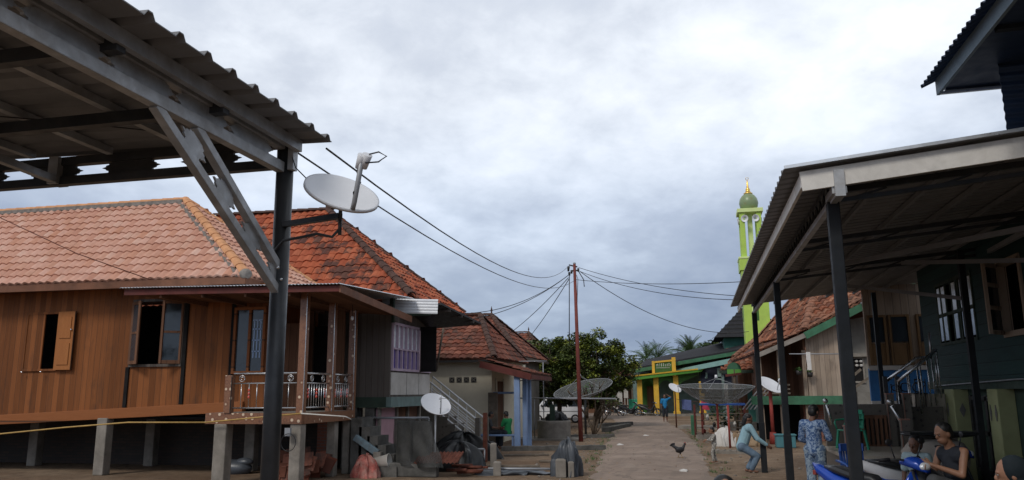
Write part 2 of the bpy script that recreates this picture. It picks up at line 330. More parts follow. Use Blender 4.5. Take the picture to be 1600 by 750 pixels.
# ------------------------------------------------------------------ mesh building
def frame(d, upv=V((0, 0, 1))):
    d = V(d).normalized()
    if abs(d.dot(upv)) > .99: upv = V((0, 1, 0))
    x = d.cross(upv).normalized(); return x, x.cross(d).normalized(), d      # right, up, dir
class MB:
    def __init__(s): s.v = []; s.f = []; s.t = []; s.sm = set()
    def add(s, vs, fs, tone=.5, smooth=False):
        o = len(s.v); s.v += [tuple(x) for x in vs]
        for f in fs:
            if smooth: s.sm.add(len(s.f))
            s.f.append([i+o for i in f]); s.t.append(tone)
        return s
    def hexa(s, p, tone=.5):   # p: 4 bottom, 4 top
        return s.add(p, [(3, 2, 1, 0), (4, 5, 6, 7), (0, 1, 5, 4), (1, 2, 6, 5), (2, 3, 7, 6), (3, 0, 4, 7)], tone)
    def box(s, c, d, rz=0, Rm=None, tone=.5):
        Rm = Rm or Matrix.Rotation(rz, 3, 'Z'); c = V(c); x, y, z = (k/2 for k in d)
        return s.hexa([c+Rm@V(q) for q in ((-x, -y, -z), (x, -y, -z), (x, y, -z), (-x, y, -z), (-x, -y, z), (x, -y, z), (x, y, z), (-x, y, z))], tone)
    def bb(s, x0, x1, y0, y1, z0, z1, tone=.5):
        return s.box(((x0+x1)/2, (y0+y1)/2, (z0+z1)/2), (abs(x1-x0), abs(y1-y0), abs(z1-z0)), tone=tone)
    def beam(s, a, b, w=.1, h=.1, upv=V((0, 0, 1)), tone=.5):
        a = V(a); b = V(b); r, u, d = frame(b-a, upv); r = r*w/2; u = u*h/2
        return s.hexa([a-r-u, a+r-u, b+r-u, b-r-u, a-r+u, a+r+u, b+r+u, b-r+u], tone)
    def slab(s, pts, t, tone=.5):    # planar polygon, thickness vector t
        pts = [V(p) for p in pts]; n = len(pts); t = V(t)
        vs = pts+[p+t for p in pts]
        return s.add(vs, [list(range(n))[::-1], list(range(n, 2*n))]+[(i, (i+1) % n, n+(i+1) % n, n+i) for i in range(n)], tone)
    def tube(s, pts, r, n=8, cap=True, tone=.5):
        pts = [V(p) for p in pts]; m = len(pts); rr = r if isinstance(r, (list, tuple)) else [r]*m
        vs = []; pu = V((0, 0, 1))
        for i, p in enumerate(pts):
            d = (pts[min(i+1, m-1)]-pts[max(i-1, 0)])
            if d.length < 1e-6: d = V((0, 0, 1))
            x, u, d = frame(d, pu)
            for k in range(n):
                a = 2*math.pi*k/n; vs.append(p+(x*math.cos(a)+u*math.sin(a))*rr[i])
        fs = [(i*n+k, i*n+(k+1) % n, (i+1)*n+(k+1) % n, (i+1)*n+k) for i in range(m-1) for k in range(n)]
        s.add(vs, fs, tone, True)
        if cap: o = len(s.v)-len(vs); s.f += [[o+k for k in range(n)][::-1], [o+(m-1)*n+k for k in range(n)]]; s.t += [tone, tone]
        return s
    def lathe(s, prof, n=24, Mx=None, smooth=True, tone=.5):
        Mx = Mx or Matrix.Identity(4); vs = []
        for r, z in prof:
            for k in range(n):
                a = 2*math.pi*k/n; vs.append(Mx@V((r*math.cos(a), r*math.sin(a), z)))
        fs = [(i*n+k, i*n+(k+1) % n, (i+1)*n+(k+1) % n, (i+1)*n+k) for i in range(len(prof)-1) for k in range(n)]
        return s.add(vs, fs, tone, smooth)
    def ell(s, c, r, Rm=None, n=14, m=9, tone=.5):
        Rm = Rm or Matrix.Identity(3); c = V(c); r = (r, r, r) if isinstance(r, (int, float)) else r
        vs = []
        for i in range(m+1):
            th = math.pi*i/m
            for k in range(n):
                a = 2*math.pi*k/n
                vs.append(c+Rm@V((r[0]*math.sin(th)*math.cos(a), r[1]*math.sin(th)*math.sin(a), r[2]*math.cos(th))))
        fs = [((i+1)*n+k, (i+1)*n+(k+1) % n, i*n+(k+1) % n, i*n+k) for i in range(m) for k in range(n)]
        return s.add(vs, fs, tone, True)
    def cap(s, a, b, ra, rb, n=12):     # closed tapered capsule
        a = V(a); b = V(b); x, u, d = frame(b-a); pts = []; rr = []
        for k in range(5):
            t = math.pi/2*k/4; pts.append(a-d*ra*math.cos(t)); rr.append(max(.0006, ra*math.sin(t)))
        for k in range(5):
            t = math.pi/2*k/4; pts.append(b+d*rb*math.sin(t)); rr.append(max(.0006, rb*math.cos(t)))
        vs = []
        for p, r in zip(pts, rr):
            for k in range(n): an = 2*math.pi*k/n; vs.append(p+(x*math.cos(an)+u*math.sin(an))*r)
        m = len(pts)
        fs = [(i*n+k, i*n+(k+1) % n, (i+1)*n+(k+1) % n, (i+1)*n+k) for i in range(m-1) for k in range(n)]
        fs += [list(range(n))[::-1], [(m-1)*n+k for k in range(n)]]
        return s.add(vs, fs, .5, True)
def link(o): S.collection.objects.link(o); return o
def meta(o, label=None, cat=None, group=None, kind=None):
    if label: o['label'] = label
    if cat: o['category'] = cat
    if group: o['group'] = group
    if kind: o['kind'] = kind
    return o
def wloc(o):
    p = V((0, 0, 0))
    while o is not None: p += o.location; o = o.parent
    return p
def build(name, mb, mat, parent=None, local=False, bev=0, origin=None, smooth=None):
    """world-space builder -> one mesh object; `local`: vertices already in the parent's frame"""
    off = V((0, 0, 0))
    if parent is not None and not local: off = wloc(parent)
    if parent is None and origin is not None: off = V(origin)
    me = bpy.data.meshes.new(name)
    me.from_pydata([tuple(V(v)-off) for v in mb.v], [], mb.f)
    me.materials.append(M[mat])
    if any(t != .5 for t in mb.t):
        at = me.attributes.new('tone', 'FLOAT', 'FACE'); at.data.foreach_set('value', mb.t)
    if mb.sm: me.polygons.foreach_set('use_smooth', [i in mb.sm for i in range(len(mb.f))])
    me.update()
    o = link(bpy.data.objects.new(name, me))
    if parent is not None: o.parent = parent
    elif origin is not None: o.location = off
    if bev:
        bm_ = o.modifiers.new('bevel', 'BEVEL'); bm_.width = bev; bm_.segments = 2; bm_.limit_method = 'ANGLE'; bm_.angle_limit = R_(40)
    return o
def thing(name, label, cat, loc=(0, 0, 0), rz=0, group=None):
    o = link(bpy.data.objects.new(name, None)); o.location = loc; o.rotation_euler = (0, 0, rz); o.empty_display_size = .2
    return meta(o, label, cat, group)
def struct(name, mb, mat): return meta(build(name, mb, mat), kind='structure')
def single(name, mb, mat, label, cat, group=None, origin=None, bev=0):
    if origin is None:
        xs = list(zip(*mb.v)); origin = ((min(xs[0])+max(xs[0]))/2, (min(xs[1])+max(xs[1]))/2, min(xs[2]))
    return meta(build(name, mb, mat, origin=origin, bev=bev), label, cat, group)
def dup(root, loc, rz=None, label=None, group=None):
    r = root.copy(); link(r); r.location = loc
    if rz is not None: r.rotation_euler = (0, 0, rz)
    if label: r['label'] = label
    if group: r['group'] = group
    for ch in list(root.children):
        c = ch.copy(); link(c); c.parent = r
        for g in list(ch.children):
            d = g.copy(); link(d); d.parent = c
    return r
def corr(mb, P0, U, Vv, pitch=.2, amp=.02, prof='trap', th=.006):
    """ribbed sheet: ribs run along Vv, spaced along U"""
    P0, U, Vv = V(P0), V(U), V(Vv); lu = U.length; u = U.normalized(); n = u.cross(Vv).normalized()
    if n.z < 0: n = -n
    xs = []
    k = 0
    while k*pitch < lu:
        b = k*pitch
        if prof == 'trap': xs += [(b, 0), (b+pitch*.62, 0), (b+pitch*.72, amp), (b+pitch*.86, amp), (b+pitch*.96, 0)]
        else: xs += [(b+pitch*j/6, amp*.5*(1-math.cos(2*math.pi*j/6))) for j in range(6)]
        k += 1
    xs = [x for x in xs if x[0] < lu]+[(lu, 0)]
    vs = []
    for s_ in (0, -th):
        for vv in (V((0, 0, 0)), Vv):
            for x, h in xs: vs.append(P0+u*x+vv+n*(h+s_))
    m = len(xs); fs = []
    for i in range(m-1):
        fs += [(i, i+1, m+i+1, m+i), (2*m+i+1, 2*m+i, 3*m+i, 3*m+i+1), (i+1, i, 2*m+i, 2*m+i+1), (m+i, m+i+1, 3*m+i+1, 3*m+i)]
    fs += [(0, m, 3*m, 2*m), (m-1, 3*m-1, 4*m-1, 2*m-1)]
    return mb.add(vs, fs)
def inpoly(p, poly):
    x, y = p; c = False; j = len(poly)-1
    for i in range(len(poly)):
        xi, yi = poly[i]; xj, yj = poly[j]
        if (yi > y) != (yj > y) and x < (xj-xi)*(y-yi)/(yj-yi)+xi: c = not c
        j = i
    return c
def tiles(mb, corners, tw=.22, tl=.28, wave=.028, step=.022, nu=6, rnd=1.0, jit=.004, seed=1):
    """clay tile plane. corners[0],[1] = eave ends"""
    rg = random.Random(seed)
    C = [V(c) for c in corners]; o = C[0]; u = (C[1]-C[0]).normalized(); n = u.cross(C[2]-C[1]).normalized()
    if n.z < 0: n = -n
    vd = n.cross(u).normalized()
    if vd.z < 0: vd = -vd
    poly = [((c-o).dot(u), (c-o).dot(vd)) for c in C]
    u0 = min(p[0] for p in poly); u1 = max(p[0] for p in poly); v1 = max(p[1] for p in poly)
    nv = int(v1/tl)+1
    for r in range(nv):
        v0 = r*tl; ve = min(v1, v0+tl)
        spans = []
        vm = min(v0+tl*.5, v1-.01)
        xs = []
        for i in range(len(poly)):
            a = poly[i]; b = poly[(i+1) % len(poly)]
            if (a[1] > vm) != (b[1] > vm): xs.append(a[0]+(b[0]-a[0])*(vm-a[1])/(b[1]-a[1]))
        if len(xs) < 2: continue
        xa, xb = min(xs), max(xs)
        k0 = int(math.floor((xa-u0)/tw)); k1 = int(math.ceil((xb-u0)/tw))
        for k in range(k0, k1):
            a = max(xa, u0+k*tw); b = min(xb, u0+(k+1)*tw)
            if b-a < .01: continue
            tone = rg.random()**rnd; dz = rg.uniform(-jit, jit); dv = rg.uniform(-jit, jit)
            vs = []
            for vv, lift in ((v0+dv, step), (ve+.01, .002), (v0+dv, -.004)):
                for i in range(nu+1):
                    x = a+(b-a)*i/nu; ph = (x-u0)/tw % 1 if i < nu else ((b-u0)/tw) % 1 or 1
                    h = wave*(.5-.5*math.cos(2*math.pi*ph))**.8 if ph < 1 else 0
                    if lift < 0: h = h*.9-.008
                    vs.append(o+u*x+vd*vv+n*(h+lift+dz))
            m = nu+1
            fs = [(i, i+1, m+i+1, m+i) for i in range(nu)]+[(2*m+i, 2*m+i+1, i+1, i) for i in range(nu)]
            mb.add(vs, fs, tone)
    # underside board
    mb.slab([c-n*.012 for c in C], -n*.04, .0)
    return mb
def ridge(mb, a, b, r=.12, seg=.33, lift=.03):
    a = V(a); b = V(b); d = (b-a); L_ = d.length; n = max(1, int(L_/seg)); x, u, dd = frame(d)
    for i in range(n):
        p = a+d*(i/n); q = a+d*((i+1.12)/n); vs = []
        for P, rr in ((p, r*1.12), (q, r*.92)):
            for k in range(7):
                t = math.pi*k/6; vs.append(P+x*math.cos(t)*rr+u*(math.sin(t)*rr*.75+lift-.02))
        for P, rr in ((p, r*1.12), (q, r*.92)):
            for k in range(7):
                t = math.pi*k/6; vs.append(P+x*math.cos(t)*rr*.85+u*(math.sin(t)*rr*.55+lift-.03))
        fs = [(k, k+1, 8+k, 7+k) for k in range(6)]+[(k+1, k, 14+k, 15+k) for k in range(6)]
        mb.add(vs, fs, random.random(), False)
    return mb
def sag(a, b, s, n=16):
    a = V(a); b = V(b); return [a.lerp(b, i/n)-V((0, 0, s*4*(i/n)*(1-i/n))) for i in range(n+1)]
# ------------------------------------------------------------------ ground and road
mb = MB(); mb.add([(-400, -60, 0), (400, -60, 0), (400, 900, 0), (-400, 900, 0)], [(0, 1, 2, 3)]); struct('ground', mb, 'dirt')
mb = MB()
Lp = [(-2.2, -6), (-1.5, 2), (-1.55, 8), (-1.95, 14), (-2.25, 18), (-2.75, 24), (-3.25, 30), (-3.9, 38), (-4.4, 46), (-5.6, 54), (-8.5, 61), (-16, 66)]
Rp = [(1.3, -6), (1.2, 2), (.95, 8), (.45, 14), (.08, 18), (-.1, 24), (-.28, 30), (-.95, 38), (-1.8, 46), (-2.4, 55), (-3.6, 66), (-14, 74)]
def lerp_edge(E, n, am, sd_):
    o_ = []
    for i in range(len(E)-1):
        for k in range(n):
            t = k/n; x = E[i][0]*(1-t)+E[i+1][0]*t; y = E[i][1]*(1-t)+E[i+1][1]*t
            o_.append((x+am*noise.noise(V((sd_, y*1.7, 0)))+am*.5*noise.noise(V((sd_, y*6, 3))), y))
    o_.append(E[-1]); return o_
le, re = lerp_edge(Lp, 14, .18, 1.1), lerp_edge(Rp, 14, .16, 7.3)
vs = []; fs = []
for i, (a, b) in enumerate(zip(le, re)):
    vs += [(a[0]-.12, a[1], .003), (a[0], a[1], .035), ((a[0]+b[0])/2, (a[1]+b[1])/2, .06), (b[0], b[1], .035), (b[0]+.12, b[1], .003)]
    if i:
        for k in range(4): q = (i-1)*5+k; fs.append((q, q+1, q+6, q+5))
mb.add(vs, fs, .5, True); struct('road', mb, 'road')
# yard kerbs and slabs
def kerb(p, q, w_, h_, label, mat='concrete_dark'):
    mb = MB(); n = 8; p = V(p); q = V(q)
    for i in range(n):
        a = p.lerp(q, i/n); b = p.lerp(q, (i+.985)/n); j = random.uniform(-.015, .015)
        mb.beam(a+V((0, 0, h_/2+j-.02)), b+V((0, 0, h_/2-j-.02)), w_, h_+.04)
    return single('kerb', mb, mat, label, 'kerb', 'low concrete kerbs of the left yards')
kerb((-6.1, 24.55, 0), (-2.95, 25.5, 0), .3, .14, 'dark concrete kerb running in front of the blue porch posts')
kerb((-5.0, 31.6, 0), (-3.35, 32.2, 0), .2, .13, 'short low kerb just past the concrete well ring')
kerb((-4.2, 36.5, 0), (-3.6, 41.5, 0), .35, .2, 'long concrete beam lying beside the road edge past the mesh dish')
kerb((-4.9, 40.2, 0), (-3.6, 43.2, 0), .3, .22, 'dark broken slab lying far down the left road edge')
kerb((.35, 24.5, 0), (1.7, 24.2, 0), .3, .1, 'concrete drain edge on the right side behind the toddler', 'concrete')
kerb((-.1, 31.6, 0), (1.0, 31.0, 0), .3, .16, 'concrete slab beside the green post on the right', 'concrete')
kerb((-.9, 40.5, 0), (1.6, 40.0, 0), 1.6, .14, 'wide concrete step before the yellow porch', 'concrete')
# scattered stones and litter
rg = random.Random(5)
mb = MB()
for i in range(420):
    y = rg.uniform(15, 42); side = rg.choice((-1, 1))
    xl = -2.2-(y-17)*.075; xr = .05-(y-17)*.04
    x = (xl-abs(rg.gauss(0, 1.3))) if side < 0 else (xr+abs(rg.gauss(0, 1.2)))
    s_ = rg.uniform(.012, .05)
    mb.ell((x, y, s_*.25), (s_, s_*rg.uniform(.6, 1), s_*.5), Matrix.Rotation(rg.uniform(0, 3), 3, 'Z'), 6, 4)
meta(build('gravel', mb, 'stone'), 'loose stones scattered along both road edges', 'gravel', kind='stuff')
for i, (x, y, mt, lb) in enumerate([(1008, 681, 'cloth_white', 'crumpled white litter scrap lying far along the road'), (1068, 736, 'cloth_white', 'small white paper scrap on the road below the chicken'), (968, 695, 'cloth_white', 'white plastic scrap at the left road edge'), (885, 700, 'plastic_white', 'flat pale plastic bag on the dirt behind the grey tarpaulin')]):
    p = PZ(x, y, .05); mb = MB(); pts = [p+V((math.cos(k*1.05)*rg.uniform(.07, .16), math.sin(k*1.05)*rg.uniform(.07, .14), rg.uniform(0, .03))) for k in range(6)]
    vs_ = [p+V((0, 0, .05))]+pts+[q-V((0, 0, .04)) for q in pts]
    mb.add(vs_, [(0, k+1, (k+1) % 6+1) for k in range(6)]+[(k+1, k+7, (k+1) % 6+7, (k+1) % 6+1) for k in range(6)]); single('litter', mb, mt, lb, 'litter')
mb = MB(); rg = random.Random(15)
for i in range(230):
    y = rg.uniform(15, 44); side = rg.choice((-1, -1, 1)); xl = -2.1-(y-17)*.075; xr = .2-(y-17)*.04
    x = xl-abs(rg.gauss(.05, .35)) if side < 0 else xr+abs(rg.gauss(.0, .3)); hh = rg.uniform(.03, .13)
    for k in range(rg.randint(5, 12)):
        a = rg.uniform(0, 6.28); l = rg.uniform(.4, 1)*hh; bx, by = x+rg.uniform(-.06, .06), y+rg.uniform(-.06, .06)
        mb.add([(bx-.008*math.sin(a), by+.008*math.cos(a), 0), (bx+.008*math.sin(a), by-.008*math.cos(a), 0), (bx+math.cos(a)*l*.7, by+math.sin(a)*l*.7, l)], [(0, 1, 2)])
meta(build('weeds', mb, 'leaf_plant'), 'sparse green weeds along both edges of the lane', 'weeds', kind='stuff')
mb = MB()
for i in range(520):
    x, y = rg.uniform(-7, 3), rg.uniform(15, 45); a = rg.uniform(0, 6.28); l = rg.uniform(.02, .07); z = .07 if -3 < x < 0 else .02
    mb.add([(x, y, z), (x+l*math.cos(a), y+l*math.sin(a), z+.012), (x+l*.6*math.cos(a+1.1), y+l*.6*math.sin(a+1.1), z+.02)], [(0, 1, 2)])
meta(build('fallen_leaves', mb, 'sack_tan'), 'dry leaves and chips scattered over lane and yards', 'fallen leaves', kind='stuff')
simple('silver_paint', (.66, .68, .71), .5, .1, .08, 5)
simple('sky_blue_worn', (.17, .24, .28), .8, 0, .3, 9, dirt=.8, dcol=(.15, .14, .13), dsc=4)
# ================================================================== LEFT CANOPY
LX, LY = -2.64, 4.6
can = thing('steel_canopy', 'near grey steel carport canopy on a dark pipe post with a slanting brace', 'canopy', (LX, LY, 0), group=None)
mb = MB(); mb.tube([(LX, LY, 0), (LX, LY, 3.46)], .057, 20); build('post', mb, 'pipe_grey', can)
mb = MB(); mb.bb(LX-.15, LX+.15, LY-.15, LY+.15, 0, .02); build('base_plate', mb, 'pipe_grey', can)
def roofz(x): return 3.475+.03*(-2.33-x)
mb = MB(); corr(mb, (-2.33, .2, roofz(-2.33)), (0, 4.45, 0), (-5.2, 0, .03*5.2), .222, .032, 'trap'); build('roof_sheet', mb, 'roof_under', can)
# side truss: plates with scroll cut ends
def plate_chain(mb, a, b, h, t, seg, gap, upv=V((0, 0, 1))):
    """row of plates with pointed ogee ends = the decorative openings between them"""
    a = V(a); b = V(b); d = (b-a).normalized(); Lh = (b-a).length; s_ = 0
    prof = [(0, -.5), (.012, -.42), (.03, -.40), (.028, -.25), (.05, -.2), (.055, -.08), (.085, 0), (.055, .08), (.05, .2), (.028, .25), (.03, .40), (.012, .42), (0, .5)]
    n = d.cross(upv).normalized()
    while s_ < Lh:
        e = min(Lh, s_+seg); m = []
        for x, y in prof: m.append(a+d*(e+x)+upv*(y*h))
        for x, y in reversed(prof): m.append(a+d*(s_-x)+upv*(y*h))
        mb.slab([p-n*t/2 for p in m], n*t); s_ = e+gap
for nm, z, h in (('bottom_chord', 3.285, .07), ('top_chord', 3.435, .055)):
    mb = MB(); mb.bb(LX-.03, LX+.03, .2, LY-.06, z-h/2, z+h/2); build(nm, mb, 'galv', can, bev=.004)
mb = MB(); plate_chain(mb, (LX, .5, 3.363), (LX, LY-.1, 3.363), .085, .02, .34, .16); build('cut_plate', mb, 'galv', can)
mb = MB(); mb.bb(-2.56, -2.52, .2, 4.6, 3.40, 3.475); build('edge_purlin', mb, 'galv', can)
for nm, z, h in (('bottom_chord', 3.325, .06), ('top_chord', 3.47, .06)):
    mb = MB(); mb.bb(-7.4, LX-.06, LY-.03, LY+.03, z-h/2, z+h/2); build(nm, mb, 'pipe_grey', can)
mb = MB(); plate_chain(mb, (-7.2, LY, 3.398), (LX-.2, LY, 3.398), .088, .02, .30, .34); build('cut_plate', mb, 'pipe_grey', can)
for i, y in enumerate((1.2, 2.05, 2.9, 3.75)):
    mb = MB(); mb.bb(-7.4, LX+.1, y-.03, y+.03, 3.37, 3.44); build('rafter', mb, 'pipe_grey', can)
for x in (-3.3, -3.95, -4.6, -5.25, -5.9, -6.6):
    mb = MB(); mb.bb(x-.025, x+.025, .2, 4.5, roofz(x)-.06, roofz(x)-.012); build('purlin', mb, 'galv', can)
mb = MB(); mb.beam((-4.45, LY-.03, 3.33), (-4.45, 3.0, 3.40), .05, .05); mb.bb(-4.5, -4.42, LY-.06, LY+.06, 3.30, 3.50); build('tie', mb, 'galv', can)
# brace from the chord to the post: two flat bars with cut plates between
for k, (a, b) in enumerate((((LX, 3.28, 3.26), (LX, 4.60, 2.44)), ((LX, 3.62, 3.26), (LX, 4.62, 2.58)))):
    mb = MB(); mb.beam(a, b, .05, .052); build('brace', mb, 'galv', can, bev=.004)
mb = MB(); a = V((LX, 3.46, 3.25)); b = V((LX, 4.60, 2.53)); plate_chain(mb, a+(b-a)*.1, b, .10, .014, .10, .27, upv=V((0, .53, .85)).normalized()); build('cut_plate', mb, 'galv', can)
mb = MB()
for (y, z) in ((4.55, 2.53), (4.58, 2.66), (4.5, 2.60)): mb.ell((LX+.04, y, z), .011, n=8, m=5)
build('bolt', mb, 'chrome', can)
mb = MB(); mb.bb(LX+.045, LX+.085, LY-.05, LY+.01, 3.27, 3.44); build('bracket', mb, 'galv', can)
mb = MB(); mb.tube([PY(0, 182, 3.6), PY(120, 192, 3.9), PY(270, 208, 4.3), PY(430, 222, 4.55)], .004, 6); single('slack_wire', mb, 'black_cable', 'thin black wire hanging slack under the left canopy roof', 'cable', origin=PY(0, 182, 3.6))
# satellite dish on the post bracket
def dish(name, label, loc, r, depth, normal, mat='dish_white', group=None, arm=True, ribs=0, mastlen=.0, armdir=None, post=None, postmat='pipe_grey', lnb=1, armlen=.7, ovx=1.0, armbase=None):
    t = thing(name, label, 'satellite dish', loc, group=group)
    n = V(normal).normalized(); q = n.to_track_quat('Z', 'Y').to_matrix().to_4x4()
    c = V((0, 0, mastlen)); Mx = Matrix.Translation(c)@q@Matrix.Diagonal((ovx, 1, 1, 1))
    prof = [(.001, 0)]+[(r*k/9, depth*(k/9)**2) for k in range(1, 10)]
    th = .012 if ribs == 0 else .004
    pr = prof+[(r+.012, depth), (r+.012, depth-.02)]+[(a, b-th) for a, b in reversed(prof)]
    mb = MB(); mb.lathe(pr, 40, Mx); build('reflector', mb, mat, t, local=True)
    if ribs:
        mb = MB()
        for k in range(ribs):
            a = 2*math.pi*k/ribs
            mb.tube([Mx@V((r*s*math.cos(a), r*s*math.sin(a), depth*s*s-.02)) for s in [i/6 for i in range(7)]], .012, 5)
        for s in (.55, 1): mb.tube([Mx@V((r*s*math.cos(a), r*s*math.sin(a), depth*s*s-.01)) for a in [2*math.pi*k/36 for k in range(37)]], .014, 5)
        build('rib_frame', mb, 'dish_grey', t, local=True)
    if arm:
        base = armbase or Mx@V((0, -r*.92, depth*.8)); tip = armdir if armdir else Mx@V((0, -r*.25, armlen))
        mb = MB(); mb.tube([base, base.lerp(tip, .08)+n*.02, tip], .016, 8); build('arm', mb, 'dish_grey', t, local=True)
        mb = MB()
        for k in range(lnb): mb.tube([tip+V((.03*k, 0, 0)), tip+V((.03*k, 0, 0))-n*.09], [.03, .022], 12)
        l_ = build('feed_horn', mb, 'dish_white', t, local=True)
        mb = MB(); tt = [tip+V((.04, 0, 0)), tip+V((.1, 0, .01)), tip+V((.15, 0, -.02)), tip+V((.1, 0, -.05)), tip+V((.02, 0, -.05))]+[tip.lerp(base, s)+V((.018*math.sin(s*14), .018*math.cos(s*14), 0)) for s in (.1, .3, .5, .7, .9)]
        mb.tube(tt, .005, 5); build('coax', mb, 'black_cable', t, local=True)
    if ribs:
        mb = MB()
        tip = Mx@V((0, 0, armlen))
        for k in range(3): a = 2*math.pi*k/3; mb.tube([Mx@V((r*.9*math.cos(a), r*.9*math.sin(a), depth*.8)), tip], .008, 5)
        build('feed_strut', mb, 'dish_grey', t, local=True)
        mb = MB(); mb.tube([tip, tip+n*.12], [.06, .04], 10); build('feed_horn', mb, 'dish_white', t, local=True)
    mb = MB(); mb.tube([Mx@V((0, 0, -.06)), Mx@V((0, 0, -.01))], [.05, .09], 10); build('mount', mb, postmat, t, local=True)
    if mastlen > 0:
        mb = MB(); mb.tube([(0, 0, 0), (0, 0, mastlen-.04)], post or .025, 10); build('mast', mb, postmat, t, local=True)
    return t
pc = PY(533, 303, 4.35)
d1 = dish('satellite_dish', 'white offset satellite dish tilted skyward on a bracket of the left canopy post', (pc.x, pc.y, pc.z-.16), .225, .028, facing(533, 303, .40, 17), mastlen=.15, post=.012, armbase=PY(551, 327, 4.22)-V((pc.x, pc.y, pc.z-.16)), armdir=PY(567, 242, 4.12)-V((pc.x, pc.y, pc.z-.16)), lnb=2, ovx=1.0)
mb = MB(); e = V((0, 0, 0))
a = V((LX-pc.x, LY-pc.y, .06-.02)); mb.beam(a+V((0, -.02, 0)), (0, 0, .02), .035, .035)
mb.tube([(0, 0, .02), (.0, 0, -.10)], .012, 8); build('bracket', mb, 'pipe_grey', d1, local=True)
mb = MB(); mb.tube([a+V((-.03, -.08, -.22)), a+V((.06, -.08, -.12)), (-.14, -.02, -.09), (-.05, 0, -.11), (0, 0, -.06)], .009, 7); build('cable_loop', mb, 'pipe_grey', d1, local=True)
mb = MB(); mb.tube([PY(452, 232, 4.6), PY(462, 262, 4.5), PY(480, 280, 4.4), PY(490, 282, 4.35)], .004, 5); single('dish_cable', mb, 'black_cable', 'thin cable dropping from canopy corner to the white tilted dish', 'cable')

# ================================================================== WOODEN HOUSE (house one)
h1 = thing('wooden_house', 'raised brown teak plank house with pale orange tiled hip roof on the left', 'house', (-13, 17, 0))
FY = 16.0
def zf(x): return 1.22+(x+16.9)*.045       # the floor beam is out of level
ER, RG = (-12.95, 17.6, 6.85), (-24, 17.6, 6.91)
mb = MB()
tiles(mb, [(-24, 15.4, 4.46), (-9.65, 15.4, 4.38), ER, RG], .215, .27, .045, .036, 8, seed=3)
tiles(mb, [(-9.65, 15.4, 4.38), (-9.65, 19.8, 4.38), ER], .215, .27, .045, .036, 8, seed=4)
tiles(mb, [(-24, 19.8, 4.46), (-9.65, 19.8, 4.38), ER, RG], .4, .5, .035, .028, 4, seed=5)
rf = build('roof', mb, 'tile_new', h1)
mb = MB(); ridge(mb, RG, ER, .10); ridge(mb, (-9.72, 15.47, 4.44), ER, .12); ridge(mb, (-9.7, 19.75, 4.42), ER, .11); build('ridge_cap', mb, 'ridge_tile', rf)
mb = MB(); mb.beam(V(RG)+V((0, -.12, -.06)), V(ER)+V((0, -.12, -.06)), .1, .1)
mb.beam((-9.85, 15.42, 4.40), V(ER)+V((-.05, -.12, -.1)), .14, .06); mb.ell((-9.72, 15.47, 4.44), (.14, .14, .12)); build('mortar', mb, 'ridge_new_mortar', rf)
mb = MB(); mb.beam((-24, 15.42, 4.37), (-9.68, 15.42, 4.29), .03, .16); mb.beam((-9.68, 15.42, 4.29), (-9.68, 19.7, 4.29), .03, .16); mb.slab([(-24, 15.45, 4.34), (-9.7, 15.45, 4.28), (-9.7, 17.95, 4.28), (-24, 17.95, 4.34)], (0, 0, .02)); build('eave_board', mb, 'brown_fascia', h1)
def wallp(mb, x0, x1, z0, z1, y=FY, t=.06):
    za = z0 if z0 is not None else zf(x0)+.1; zb = z0 if z0 is not None else zf(x1)+.1
    mb.hexa([(x0, y, za), (x1, y, zb), (x1, y+t, zb), (x0, y+t, za), (x0, y, z1), (x1, y, z1), (x1, y+t, z1), (x0, y+t, z1)])
W1 = (-15.95, -14.95); W2 = (-12.95, -11.55)
mb = MB(); wallp(mb, -24, W1[0], None, 4.3); wallp(mb, W1[0], W1[1], None, 2.38); wallp(mb, W1[0], W1[1], 3.8, 4.3)
wallp(mb, W1[1], W2[0], None, 4.3); wallp(mb, W2[0], W2[1], None, 2.44); wallp(mb, W2[0], W2[1], 4.02, 4.3); wallp(mb, W2[1], -10.25, None, 4.3)
wallp(mb, -10.25, -9.45, 1.5, 2.25); wallp(mb, -10.25, -9.45, 3.75, 4.3); wallp(mb, -9.45, -9.28, 1.5, 4.3)
wl = build('wall', mb, 'teak', h1)
mb = MB(); mb.bb(-9.28, -9.22, 16, 19.6, 1.5, 4.3); build('side_wall', mb, 'teak_side', h1)
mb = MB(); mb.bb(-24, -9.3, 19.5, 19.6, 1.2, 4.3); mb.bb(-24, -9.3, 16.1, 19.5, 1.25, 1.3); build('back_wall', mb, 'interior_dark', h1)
mb = MB(); mb.hexa([(-24, FY-.07, zf(-24)-.12), (-9.9, FY-.07, zf(-9.9)-.12), (-9.9, FY+.1, zf(-9.9)-.12), (-24, FY+.1, zf(-24)-.12), (-24, FY-.07, zf(-24)+.11), (-9.9, FY-.07, zf(-9.9)+.11), (-9.9, FY+.1, zf(-9.9)+.11), (-24, FY+.1, zf(-24)+.11)]); build('floor_beam', mb, 'teak_trim', h1, bev=.01)
for x in (-12.98, -11.5, -10.28): mb = MB(); mb.bb(x-.045, x+.045, FY-.04, FY-.005, zf(x)+.12, 4.25 if x > -12 else 2.44); build('corner_board', mb, 'interior_dark', h1)
def frame_rect(mb, x0, x1, z0, z1, y, w_=.06, t=.06):
    mb.bb(x0, x1, y-t/2, y+t/2, z0, z0+w_); mb.bb(x0, x1, y-t/2, y+t/2, z1-w_, z1); mb.bb(x0, x0+w_, y-t/2, y+t/2, z0+w_, z1-w_); mb.bb(x1-w_, x1, y-t/2, y+t/2, z0+w_, z1-w_)
